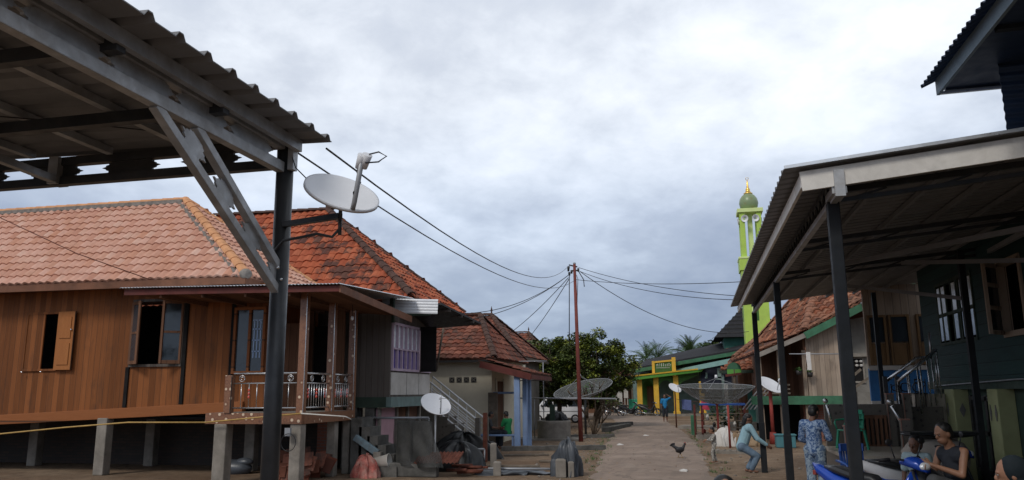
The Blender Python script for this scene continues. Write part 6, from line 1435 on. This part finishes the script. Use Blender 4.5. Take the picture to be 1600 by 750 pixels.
# red rack / stall with bottles
kp = PZ(1126, 668)
rk = thing('red_rack', 'open red and blue goods rack with plants and jars under the right mesh dish', 'rack', (kp.x, kp.y, 0))
kx0, kx1 = PY(1085, 640, 33).x, PY(1165, 640, 33).x
for x in (kx0, kx0+.28, kx1-.05):
    for y in (33, 33.8): mb = MB(); mb.bb(x-.04, x+.04, y, y+.08, 0, 1.25); build('upright', mb, 'maroon', rk)
mb = MB(); mb.bb(kx0+.2, kx1, 32.95, 33.9, 1.23, 1.31); build('top_beam', mb, 'plastic_blue', rk)
mb = MB()
for z in (.35, .62, .9): mb.bb(kx0, kx1, 33.0, 33.04, z, z+.03)
mb.bb(kx0, kx1, 33.0, 33.8, .1, .14); build('shelf', mb, 'wood_grey', rk)
for x, z, mt, hgt, lb in ((.5, .65, 'cloth_white', .22, 'tall white bottle on the top shelf of the red rack'), (.75, .38, 'iron_black', .2, 'black round jar on the middle shelf of the red rack'), (1.0, .14, 'yellow_paint', .24, 'yellow bottle low in the middle of the red rack'), (1.3, .65, 'glass_pale', .18, 'pale glass jar on the top shelf of the red rack'),
        (1.55, .38, 'plastic_white', .22, 'off-white bottle on the middle shelf of the red rack'), (1.75, .14, 'dish_grey', .16, 'grey tin on the lowest shelf of the red rack'), (.35, .14, 'red_paint', .16, 'red tin on the lowest shelf of the red rack')):
    mb = MB(); mb.lathe([(.001, 0), (.06, 0), (.065, hgt*.7), (.03, hgt*.85), (.03, hgt), (.001, hgt)], 10, Matrix.Translation((kx0+x, 33.25, z)))
    single('jar', mb, mt, lb, 'jar', 'jars and bottles on the red rack')
mb = MB(); r2_ = random.Random(8)
for k in range(16): leafcluster(mb, (kx0+.5+r2_.random()*1.3, 34.4+r2_.uniform(-.2, .2), r2_.uniform(.4, 1.3)), .28, 26, .12, r2_)
single('hedge_plants', mb, 'leaf_plant', 'green potted plants crowded behind the red rack', 'plants')
p = PY(1147, 577, 36)
gs = thing('tree_sign', 'round topped green and lime painted board above the right mesh dish', 'sign', (p.x, 36, 0))
ctr = p; R0 = .30; pts = [ctr+V((math.cos(t)*R0, 0, math.sin(t)*R0)) for t in [math.pi*k/14 for k in range(15)]]
mb = MB(); mb.slab(pts, (0, .05, 0)); build('top', mb, 'green_paint', gs)
mb = MB(); mb.bb(ctr.x-R0, ctr.x+R0, 36, 36.05, ctr.z-.2, ctr.z); build('lime_band', mb, 'mid_green', gs)
mb = MB(); mb.beam((ctr.x-R0-.08, 35.98, ctr.z-.27), (ctr.x+R0, 35.98, ctr.z-.19), .06, .1); build('red_edge', mb, 'maroon', gs)
mb = MB(); mb.tube([(ctr.x, 36.05, 0), (ctr.x, 36.05, ctr.z)], .06, 8); build('post', mb, 'bark', gs)
p = PZ(1085, 680); mb = MB(); mb.bb(p.x-.12, p.x+.12, p.y-.1, p.y+.1, 0, .82); single('green_pillar', mb, 'green_paint', 'short green painted pillar at the right road edge', 'post', bev=.02)
p = PZ(1209, 694); mb = MB(); mb.tube([(p.x, p.y, .25), (p.x, p.y, 1.85)], .06, 10); mb.tube([(p.x, p.y, 0), (p.x, p.y, .4)], [.14, .10], 10); rp = single('red_post', mb, 'red_paint', 'red painted post in a rough concrete foot by the teal bin', 'post')
q = PY(1203, 602, p.y-.1); S1 = (q.x, q.y, q.z-.2)
p = PZ(1229, 700); mb = MB(); mb.bb(p.x-.30, p.x+.30, p.y, p.y+.5, 0, .38); tb = single('teal_bin', mb, 'bin_teal', 'teal plastic crate standing under the porch of the old house', 'crate', bev=.03)
mb = MB(); mb.bb(p.x-.33, p.x+.33, p.y-.03, p.y+.53, .38, .42); build('rim', mb, 'bin_teal', tb, bev=.01)
for px_, mt, r, hh_, lb in ((1134, 'sack_white', (.33, .25), .55, 'bright white bundle lying right of the toddler'), (1157, 'sack_white', (.3, .22), .38, 'white cloth bundle behind the crouching person'), (1151, 'sack_tan', (.26, .2), .42, 'tan bundle between the two white bundles'), (1182, 'sack_tan', (.35, .3), .3, 'small brown heap of rubbish near the far canopy post')):
    p = PZ(px_, 697); heap('bundle', mt, lb, 'bundle', (p.x, p.y, 0), r, hh_, px_ % 7, peak=.3)
p = PZ(1141, 700); mb = MB(); mb.tube([(p.x, p.y, 0), (p.x, p.y, 1.35)], .035, 8); single('red_post', mb, 'red_paint', 'thin red post carrying the right mesh dish', 'post')
mb = MB(); a, b = PY(1156, 600, 33.5), PY(1200, 655, 31)
for k in range(4): mb.beam(PY(1160+6*k, 640, 31+k*.3), PY(1192+6*k, 600, 31+k*.3), .04, .04)
single('leaning_rails', mb, 'dish_grey', 'grey slanting stair rails behind the far canopy posts', 'railing')
mb = MB(); p = PY(1135, 618, 35.5); mb.bb(p.x-.08, p.x+.08, 35.5, 35.55, 1.2, 2.1); mb.bb(p.x-.03, p.x+.03, 35.56, 35.6, 0, 2.0); single('white_strip', mb, 'plaster_white', 'narrow upright white board behind the right mesh dish', 'board')
dish('satellite_dish', 'white satellite dish leaning right on the red post beside the second canopy post', S1, .43, .06, facing(1203, 602, .42, 28), mastlen=.18, post=.03, armlen=.35, armbase=PY(1214, 610, S1[1]-.1)-V(S1), armdir=PY(1218, 592, S1[1]-.2)-V(S1))
q = PZ(1057, 668); r_ = PY(1055, 607, q.y)
dish('satellite_dish', 'small far white satellite dish on a thin rusty mast in front of the yellow porch', (q.x, q.y, 0), .33, .05, facing(1055, 607, .5, 28), mastlen=r_.z, post=.03, postmat='rust', armlen=.3)
# ================================================================== MOTORBIKES
def motorbike(label, loc, rz_, main, second, tail='bike_white', group='parked motorbikes'):
    t = thing('motorbike', label, 'motorbike', loc, rz_, group)
    for x in (-.62, .62):
        Mx = Matrix.Translation((x, 0, .28))@Matrix.Rotation(R_(90), 4, 'X')
        mb = MB(); mb.lathe([(.225, -.03), (.255, -.042), (.28, -.02), (.285, 0), (.28, .02), (.255, .042), (.225, .03), (.225, -.03)], 26, Mx); wh = build('wheel', mb, 'black_rubber', t, local=True)
        mb = MB(); mb.lathe([(.205, -.02), (.228, -.028), (.228, .028), (.205, .02), (.205, -.02)], 26, Mx); mb.lathe([(.001, -.05), (.045, -.05), (.045, .05), (.001, .05)], 12, Mx)
        for k in range(5): a = 2*math.pi*k/5; mb.beam((x, 0, .28), (x+.215*math.cos(a), 0, .28+.215*math.sin(a)), .02, .03)
        build('rim', mb, 'dish_grey', wh, local=True)
    mb = MB()
    for y in (-.075, .075): mb.tube([(.62, y, .28), (.50, y, .66), (.42, y*.7, .92)], [.022, .022, .02], 8)
    build('fork', mb, 'pipe_grey', t, local=True)
    mb = MB(); n = 10; vs = []
    for k in range(n+1):
        a = R_(20+130*k/n)
        for y, r in ((-.06, .30), (0, .33), (.06, .30)): vs.append((.62+r*math.cos(a), y, .28+r*math.sin(a)))
    mb.add(vs, [(3*k+j, 3*k+j+1, 3*k+j+4, 3*k+j+3) for k in range(n) for j in (0, 1)], .5, True); build('front_fender', mb, main, t, local=True)
    def skin_(name, sections, mat):
        mb = MB(); n = 12; vs = []
        for (c, w_, h_, sl) in sections:
            for k in range(n):
                a = 2*math.pi*k/n; cc, ss = math.cos(a), math.sin(a)
                yy = math.copysign(abs(cc)**.75, cc)*w_; zz_ = math.copysign(abs(ss)**.75, ss)*h_
                vs.append((c[0]+sl*zz_, yy, c[1]+zz_))
        m = len(sections); fs = [(i*n+k, (i+1)*n+k, (i+1)*n+(k+1) % n, i*n+(k+1) % n) for i in range(m-1) for k in range(n)]+[list(range(n)), [(m-1)*n+k for k in range(n)][::-1]]
        mb.add(vs, fs, .5, True); return build(name, mb, mat, t, local=True)
    skin_('tail_cover', [((-.98, .88), .02, .02, 0), ((-.88, .82), .08, .06, .2), ((-.6, .70), .125, .10, .2), ((-.25, .60), .13, .12, .1), ((-.02, .50), .08, .10, 0)], tail)
    skin_('rear_body', [((-.72, .66), .10, .05, 0), ((-.45, .60), .13, .09, 0), ((-.15, .52), .12, .10, 0), ((.10, .42), .07, .07, 0)], main)
    skin_('seat', [((-.78, .86), .05, .025, 0), ((-.6, .84), .12, .05, 0), ((-.35, .79), .14, .05, 0), ((-.1, .77), .10, .05, 0), ((.02, .70), .05, .03, 0)], 'bike_black')
    skin_('spine', [((-.05, .48), .07, .09, 0), ((.15, .44), .06, .07, 0), ((.34, .62), .06, .08, -.3), ((.42, .85), .05, .06, 0)], 'bike_black')
    skin_('leg_shield', [((.24, .34), .06, .05, 0), ((.33, .50), .17, .10, -.3), ((.40, .70), .20, .09, -.4), ((.44, .86), .12, .05, -.3)], second)
    skin_('handle_cowl', [((.30, .99), .09, .03, 0), ((.40, 1.0), .12, .06, 0), ((.52, .97), .10, .07, -.3), ((.58, .93), .05, .04, -.3)], main)
    mb = MB(); mb.ell((.545, 0, .955), (.05, .085, .05)); build('headlight', mb, 'lamp_lens', t, local=True)
    mb = MB(); mb.box((-.93, 0, .78), (.05, .12, .06)); build('tail_light', mb, 'red_paint', t, local=True, bev=.01)
    mb = MB(); mb.tube([(.25, -.34, 1.02), (.36, -.16, 1.03), (.38, 0, 1.0), (.36, .16, 1.03), (.25, .34, 1.02)], .013, 8); hb = build('handlebar', mb, 'pipe_grey', t, local=True)
    for s in (-1, 1):
        mb = MB(); mb.tube([(.30, s*.25, 1.03), (.24, s*.36, 1.02)], .02, 8); build('grip', mb, 'black_rubber', hb, local=True)
        mb = MB(); mb.tube([(.33, s*.2, 1.04), (.34, s*.27, 1.18)], .008, 6); mb.ell((.34, s*.29, 1.22), (.015, .06, .04)); build('mirror', mb, 'bike_black', hb, local=True)
        mb = MB(); mb.tube([(-.1, s*.08, .3), (-.1, s*.22, .28)], .014, 6); build('footpeg', mb, 'black_rubber', t, local=True)
    mb = MB(); mb.lathe([(.05, -.1), (.10, -.08), (.11, .06), (.06, .1)], 14, Matrix.Translation((-.02, 0, .32))@Matrix.Rotation(R_(90), 4, 'X')); mb.box((.05, 0, .33), (.26, .14, .14)); build('engine', mb, 'pipe_grey', t, local=True)
    mb = MB(); mb.tube([(.08, -.1, .25), (-.2, -.13, .22), (-.4, -.14, .27), (-.85, -.15, .40)], [.018, .02, .045, .05], 10); build('exhaust', mb, 'chrome', t, local=True)
    mb = MB(); mb.tube([(-.1, .1, .2), (-.18, .22, .0)], .01, 6); build('side_stand', mb, 'pipe_grey', t, local=True)
    return t
p = PY(1385, 760, 11.4)
motorbike('blue motorbike with white tail cover parked behind the nearest right post', (p.x+.62, 11.8, 0), R_(8), 'bike_blue', 'bike_blue')
p = PY(1412, 760, 10.2)
motorbike('blue motorbike facing right with its headlight beside the small child', (p.x-.22, 10.2, 0), R_(-48), 'bike_blue', 'bike_blue', 'bike_blue')
p = PY(1540, 760, 6.9)
motorbike('silver motorbike at the lower right corner beside the headscarf wearer', (p.x+.42, 6.95, 0), R_(-35), 'bike_silver', 'bike_black', 'bike_silver')
p = PZ(1018, 641)
bk = motorbike('left dark motorbike parked in front of the yellow green porch', (p.x-.5, 59.2, 0), R_(5), 'bike_black', 'bike_black', 'bike_black', 'dark motorbikes at the yellow porch')
dup(bk, (p.x+.9, 59.5, 0), R_(-12), 'right dark motorbike parked in front of the yellow green porch', 'dark motorbikes at the yellow porch')
dup(bk, (p.x-1.6, 60.2, 0), R_(25), 'dark motorbike half hidden behind the green food cart', 'dark motorbikes at the yellow porch')
# ================================================================== PEOPLE
def remesh(mb, vox, name, mat, parent, sm=1):
    me = bpy.data.meshes.new('tmp'); me.from_pydata([tuple(v) for v in mb.v], [], mb.f); me.update()
    o = bpy.data.objects.new('tmp', me); link(o)
    m = o.modifiers.new('r', 'REMESH'); m.mode = 'VOXEL'; m.voxel_size = vox; m.use_smooth_shade = True
    if sm: q = o.modifiers.new('s', 'SMOOTH'); q.iterations = sm; q.factor = .5
    dg = bpy.context.evaluated_depsgraph_get(); nm = bpy.data.meshes.new_from_object(o.evaluated_get(dg))
    nm.name = name; nm.materials.clear(); nm.materials.append(M[mat])
    nm.polygons.foreach_set('use_smooth', [True]*len(nm.polygons))
    bpy.data.objects.remove(o); ob = link(bpy.data.objects.new(name, nm)); ob.parent = parent; return ob
STAND = dict(head=(0, .01, 1.47), neck=(0, -.01, 1.33), chest=(0, 0, 1.20), pelvis=(0, 0, .88), lsh=(-.165, 0, 1.29), rsh=(.165, 0, 1.29), lel=(-.215, -.02, 1.03), rel=(.215, -.02, 1.03), lwr=(-.225, .05, .80), rwr=(.225, .05, .80),
             lhip=(-.08, 0, .86), rhip=(.08, 0, .86), lkn=(-.09, .02, .46), rkn=(.09, .02, .46), lan=(-.09, -.02, .07), ran=(.09, -.02, .07))
SIT = dict(STAND, head=(0, .10, .98-.0), neck=(0, .05, .84), chest=(0, .02, .70), pelvis=(0, 0, .38), lsh=(-.165, .03, .80), rsh=(.165, .03, .80), lel=(-.20, .12, .56), rel=(.20, .12, .56), lwr=(-.12, .34, .52), rwr=(.12, .34, .52),
           lhip=(-.08, .02, .37), rhip=(.08, .02, .37), lkn=(-.10, .42, .40), rkn=(.10, .42, .40), lan=(-.10, .40, -.02+.03), ran=(.10, .40, .01))
def person(label, loc, rz_, s, J, shirt, sleeve, pants, plen, look=(0, 1, 0), skin='skin', hair='short', hs=1.0, scarf=None, vox=None, group=None, shoes=None):
    t = thing('person', label, 'person', loc, rz_, group)
    J = {k: V(v)*s for k, v in J.items()}; r = lambda k: k*s; vox = vox or .013*max(s, .6)
    hd = J['head']; lk = V(look).normalized(); side = lk.cross(V((0, 0, 1))).normalized(); upv = side.cross(lk).normalized()
    Rm = Matrix((side, lk, upv)).transposed(); h = hs*s
    b = MB()
    b.ell(hd+upv*.02*h, (.074*h, .092*h, .098*h), Rm, 18, 12); b.ell(hd+lk*.028*h-upv*.055*h, (.054*h, .062*h, .058*h), Rm, 14, 10)
    b.ell(hd+lk*.098*h-upv*.018*h, (.012*h, .018*h, .022*h), Rm, 8, 6); b.ell(hd+lk*.086*h-upv*.055*h, (.024*h, .012*h, .009*h), Rm, 8, 6)
    b.ell(hd+lk*.088*h+upv*.022*h, (.045*h, .01*h, .010*h), Rm, 8, 6)
    for sg in (-1, 1): b.ell(hd+side*sg*.076*h-upv*.008*h, (.010*h, .02*h, .03*h), Rm, 8, 6)
    b.cap(J['neck']-V((0, 0, r(.02))), hd-upv*.04*h-lk*.01*h, r(.052), .050*h)
    ch, pe = J['chest'], J['pelvis']
    b.cap(ch, pe, r(.105), r(.10)); b.cap(J['lsh'].lerp(ch, .45), J['rsh'].lerp(ch, .45), r(.085), r(.085)); b.cap(J['lsh'], J['rsh'], r(.048), r(.048)); b.cap(J['neck'], ch, r(.06), r(.09)); b.cap(J['lhip'], J['rhip'], r(.09), r(.09))
    for q in 'lr':
        sh, el, wr = J[q+'sh'], J[q+'el'], J[q+'wr']; b.cap(sh, el, r(.046), r(.036)); b.cap(el, wr, r(.037), r(.025))
        d = (wr-el).normalized(); inn = V((1 if q == 'l' else -1, 0, 0)); n_ = d.cross(inn).normalized() if abs(d.dot(inn)) < .95 else V((0, 0, 1)); w_ = n_.cross(d).normalized()
        pc_ = wr+d*r(.045); b.cap(wr, wr+d*r(.075)-n_*r(.018), r(.022), r(.015)); b.cap(wr, wr+d*r(.078)+n_*r(.018), r(.022), r(.015)); 
        for f_ in range(4):
            o0 = wr+d*r(.075)+n_*r(-.028+.0187*f_); L0 = r((.036, .042, .04, .032)[f_]); k1 = o0+d*L0+w_*r(.010); k2 = k1+(d+w_*.8).normalized()*L0*.75
            b.cap(o0, k1, r(.0095), r(.0085), 7); b.cap(k1, k2, r(.0085), r(.007), 7)
        tb = wr+d*r(.025)-n_*r(.022); b.cap(tb, tb+(d*.7-n_*.7+w_*.3).normalized()*r(.04), r(.012), r(.010), 7); b.cap(tb+(d*.7-n_*.7+w_*.3).normalized()*r(.04), tb+(d*.9-n_*.6+w_*.5).normalized()*r(.068), r(.010), r(.008), 7)
        hp, kn, an = J[q+'hip'], J[q+'kn'], J[q+'an']; b.cap(hp, kn, r(.078), r(.052)); b.cap(kn, kn.lerp(an, .35), r(.05), r(.052)); b.cap(kn.lerp(an, .35), an, r(.052), r(.032))
        fd = V((kn-an).xy.to_3d()); fd = V((0, 1, 0)) if 'toe' not in J else (J['toe']).normalized()
        b.cap(an-V((0, 0, r(.025)))-fd*r(.03), an+fd*r(.13)-V((0, 0, r(.038))), r(.034), r(.024))
    body = remesh(b, vox*.72, 'body', skin, t, 1)
    for sg in (-1, 1):
        e = MB(); e.ell(hd+lk*.0905*h+side*sg*.031*h+upv*.005*h, (.012*h, .006*h, .0055*h), Rm, 10, 6); ey = build('eye', e, 'eye', t, local=True)
        e = MB(); e.ell(hd+lk*.0965*h+side*sg*.031*h+upv*.005*h, (.006*h, .003*h, .006*h), Rm, 8, 5); build('iris', e, 'hair', ey, local=True)
    e = MB()
    if scarf:
        e.ell(hd+upv*.028*h-lk*.022*h, (.094*h, .098*h, .105*h), Rm, 20, 12); e.ell(hd-upv*.07*h-lk*.035*h, (.09*h, .08*h, .09*h), Rm, 16, 10); e.cap(J['neck'], J['neck']-V((0, 0, r(.06))), r(.11), r(.15)); e.cap(hd-upv*.10*h, J['neck'], .08*h, r(.10))
        remesh(e, vox, 'headscarf', scarf, t, 2)
    else:
        e.ell(hd+upv*.045*h-lk*.016*h, (.081*h, .092*h, .082*h), Rm, 20, 12); e.ell(hd+upv*.0*h-lk*.045*h, (.076*h, .062*h, .085*h), Rm, 16, 10)
        rg4 = random.Random(len(label))
        for k in range(26):
            a = rg4.uniform(0, 6.28); z = rg4.uniform(.2, 1); q_ = hd+upv*(.045+.078*z)*h-lk*.016*h+(side*math.cos(a)+lk*math.sin(a))*.08*h*math.sqrt(1-z*z); e.ell(q_, .009*h, None, 6, 4)
        if hair == 'long': e.cap(hd-lk*.05*h, hd-lk*.07*h-upv*.14*h, .07*h, .045*h)
        if hair == 'bun': e.ell(hd-lk*.09*h+upv*.05*h, .045*h)
        remesh(e, vox*.8, 'hair', 'hair', t, 0)
    if shirt:
        c = MB(); g = .018
        c.cap(ch, pe-V((0, 0, r(.02))), r(.105+g), r(.112+g)); c.cap(J['lsh'].lerp(ch, .45), J['rsh'].lerp(ch, .45), r(.085+g), r(.085+g)); c.cap(J['neck']-V((0, 0, r(.05))), ch, r(.062), r(.09+g))
        if sleeve != 'none': c.cap(J['lsh'], J['rsh'], r(.048+g*.8), r(.048+g*.8))
        for q in 'lr':
            sh, el, wr = J[q+'sh'], J[q+'el'], J[q+'wr']
            if sleeve == 'long': c.cap(sh, el, r(.046+g), r(.038+g)); c.cap(el, el.lerp(wr, .9), r(.039+g), r(.027+g*.8))
            elif sleeve == 'short': c.cap(sh, sh.lerp(el, .75), r(.048+g), r(.045+g))
        remesh(c, vox, 'shirt', shirt, t, 2)
    if pants:
        c = MB(); g = .016; c.cap(J['lhip'], J['rhip'], r(.09+g), r(.09+g)); c.cap(pe, pe.lerp(ch, .12), r(.10+g), r(.095+g))
        for q in 'lr':
            hp, kn, an = J[q+'hip'], J[q+'kn'], J[q+'an']
            if plen == 'long': c.cap(hp, kn, r(.082+g), r(.058+g)); c.cap(kn, kn.lerp(an, .88), r(.058+g), r(.045+g))
            elif plen == 'knee': c.cap(hp, kn, r(.084+g), r(.062+g)); c.cap(kn, kn.lerp(an, .3), r(.062+g), r(.060+g))
            else: c.cap(hp, hp.lerp(kn, .7), r(.084+g), r(.07+g))
        remesh(c, vox, 'trousers', pants, t, 2)
    return t
# boy in blue batik seen from behind
person('boy in blue patterned shirt and knee shorts standing with his back turned', (1.80, 13.9, 0), R_(-28), .985, dict(STAND, head=(.02, .03, 1.47), lel=(-.22, .02, 1.03), lwr=(-.10, .20, .95), rel=(.24, .04, 1.05), rwr=(.12, .26, 1.05), lan=(-.10, -.02, .07), ran=(.12, .0, .07)), 'cloth_floral', 'long', 'cloth_shorts', 'knee', look=(.25, 1, -.25), skin='skin_dark', vox=.011)
# crouching figure
person('crouching person in light blue long sleeved top reaching toward the canopy post', (1.02, 18.95, 0), R_(-90), 1.0,
       dict(STAND, head=(.02, .05, 1.17), neck=(0, .03, 1.04), chest=(0, .02, .93), pelvis=(0, -.12, .58), lsh=(-.15, .08, 1.0), rsh=(.15, .08, 1.0), lel=(-.18, .20, .74), rel=(.18, .22, .74), lwr=(-.13, .40, .62), rwr=(.12, .42, .60),
            lhip=(-.08, -.12, .56), rhip=(.08, -.12, .56), lkn=(-.10, .17, .36), rkn=(.10, .20, .36), lan=(-.09, -.02, .065), ran=(.09, .05, .065)), 'shirt_blue', 'long', 'jeans', 'long', look=(0, 1, -.35), skin='skin_dark', hair='long', vox=.012)
# toddler
person('toddler in pale checked clothes walking at the right road edge', (.32, 20.9, .03), R_(100), .53, dict(STAND, head=(0, .08, 1.50), lwr=(-.12, .34, 1.05), lel=(-.2, .12, 1.04), rel=(.2, .16, 1.06), rwr=(.12, .38, 1.0), lkn=(-.1, .12, .46), lan=(-.1, .08, .08), ran=(.1, -.10, .08)), 'cloth_check', 'long', 'cloth_check', 'long', look=(0, 1, -.2), skin='skin', hs=1.42, vox=.012)
# head at the bottom of the frame
p = PY(1130, 742, 6.0)
person('child with cropped black hair, only the head showing at the bottom', (p.x, 6.0, 0), R_(190), .745, STAND, 'grey_cloth', 'short', 'dark_cloth', 'knee', skin='skin', hs=1.25, vox=.012)
# man in black vest, child beside him, and woman in scarf
p = PY(1482, 678, 10.0)
mnp = person('seated man in black sleeveless vest hugging one knee beside the yellow pillar', (p.x+.04, 10.0, p.z-1.0), R_(118), 1.02, dict(SIT, head=(0, .12, .985), lwr=(-.02, .34, .66), rwr=(.04, .36, .62), rkn=(.12, .36, .60), lkn=(-.12, .42, .50), ran=(.1, .42, .1), lan=(-.1, .46, .05)), 'dark_cloth', 'none', 'grey_cloth', 'knee', look=(0, 1, -.22), skin='skin', vox=.011)
zb = p.z-1.0+.28
mb = MB(); mb.bb(p.x-.5, p.x+.5, 9.75, 10.35, 0, zb-.0); single('low_platform', mb, 'deep_green', 'green painted platform the man in the black vest sits on', 'platform', bev=.01)
p = PY(1430, 692, 10.9)
person('small child in white and teal shirt standing between motorbike and pale sacks', (p.x, 10.9, 0), R_(150), p.z/1.50, STAND, 'shirt_white', 'short', 'dark_cloth', 'knee', skin='skin_dark', hs=1.22, look=(.2, 1, -.1), vox=.011)
p = PY(1607, 742, 6.3)
person('seated person in a black headscarf looking left at the lower right corner', (p.x, 6.3, p.z-.98), R_(82), 1.0, SIT, 'dark_cloth', 'long', 'dark_cloth', 'long', skin='skin', scarf='scarf_black', look=(.0, 1, -.1), vox=.011)
mb = MB(); mb.bb(p.x-.3, p.x+.3, 6.0, 6.6, 0, p.z-.98+.27); single('stool', mb, 'bike_black', 'low dark box seat under the headscarf wearer', 'stool', bev=.02)
# far man with raised arm
person('distant man in bright blue t-shirt holding one arm up to his head', (-1.96, 48.0, .03), R_(185), 1.0, dict(STAND, lel=(-.36, .1, 1.42), lwr=(-.16, .08, 1.56)), 'bright_blue', 'short', 'dark_cloth', 'knee', skin='skin_dark', vox=.02)
# two on the bench
for (x, y, r_, sh, lb, hr) in ((-6.72, 25.28, -70, 'grey_cloth', 'person in dark grey seated at the left end of the blue bench', 'short'), (-6.08, 25.36, 60, 'green_cloth', 'person in green shirt seated on the blue bench nearest the blue post', 'bun')):
    person(lb, (x, y, .18), R_(r_), .92, dict(SIT, lan=(-.1, .44, -.12), ran=(.1, .42, -.12)), sh, 'short', 'dark_cloth', 'long', skin='skin_dark', hair=hr, look=(0, 1, -.4), vox=.016, group='people seated on the blue bench')
# ================================================================== CHICKEN
ck = thing('chicken', 'black hen walking right across the road', 'chicken', tuple(PZ(1063, 715, .055)), R_(3))
b = MB(); b.ell((0, 0, .20), (.125, .075, .078), Matrix.Rotation(R_(-14), 3, 'Y')); b.cap((.07, 0, .23), (.125, 0, .335), .048, .026); b.ell((.135, 0, .36), (.032, .024, .026)); b.cap((-.06, 0, .22), (-.15, 0, .29), .06, .035); b.cap((-.13, 0, .27), (-.22, 0, .31), .035, .018)
for sg in (-1, 1): b.cap((.0, sg*.03, .15), (.01, sg*.035, .10), .035, .016)
remesh(b, .009, 'body', 'feather', ck, 1)
mb = MB()
for k in range(7): a = R_(20+k*11); mb.add([(-.14, .012*(k-3)*.5, .27), (-.14-.13*math.cos(a)-.01, .014*(k-3), .27+.11*math.sin(a)), (-.14-.13*math.cos(a+.22), .014*(k-3), .27+.11*math.sin(a+.22))], [(0, 1, 2)])
build('tail', mb, 'feather', ck, local=True)
for sg in (-1, 1): mb = MB(); mb.ell((-.02, sg*.07, .21), (.095, .015, .055), Matrix.Rotation(R_(-12), 3, 'Y')); build('wing', mb, 'feather', ck, local=True)
mb = MB(); mb.slab([(.115, -.003, .38), (.16, -.003, .375), (.155, -.003, .40), (.14, -.003, .392), (.13, -.003, .405)], (0, .006, 0)); mb.ell((.158, 0, .338), (.008, .006, .014)); build('comb', mb, 'comb', ck, local=True)
mb = MB(); mb.cap((.16, 0, .357), (.185, 0, .350), .009, .002, 8); build('beak', mb, 'chicken_leg', ck, local=True)
for sg, dx in ((-1, .05), (1, -.05)):
    mb = MB(); mb.tube([(.01, sg*.035, .12), (dx*.7+.0, sg*.035, .07), (dx, sg*.035, .008)], .007, 6)
    for a in (-35, 0, 35, 180): mb.tube([(dx, sg*.035, .008), (dx+.04*math.cos(R_(a)), sg*.035+.04*math.sin(R_(a)), .004)], .005, 5)
    build('leg', mb, 'chicken_leg', ck, local=True)
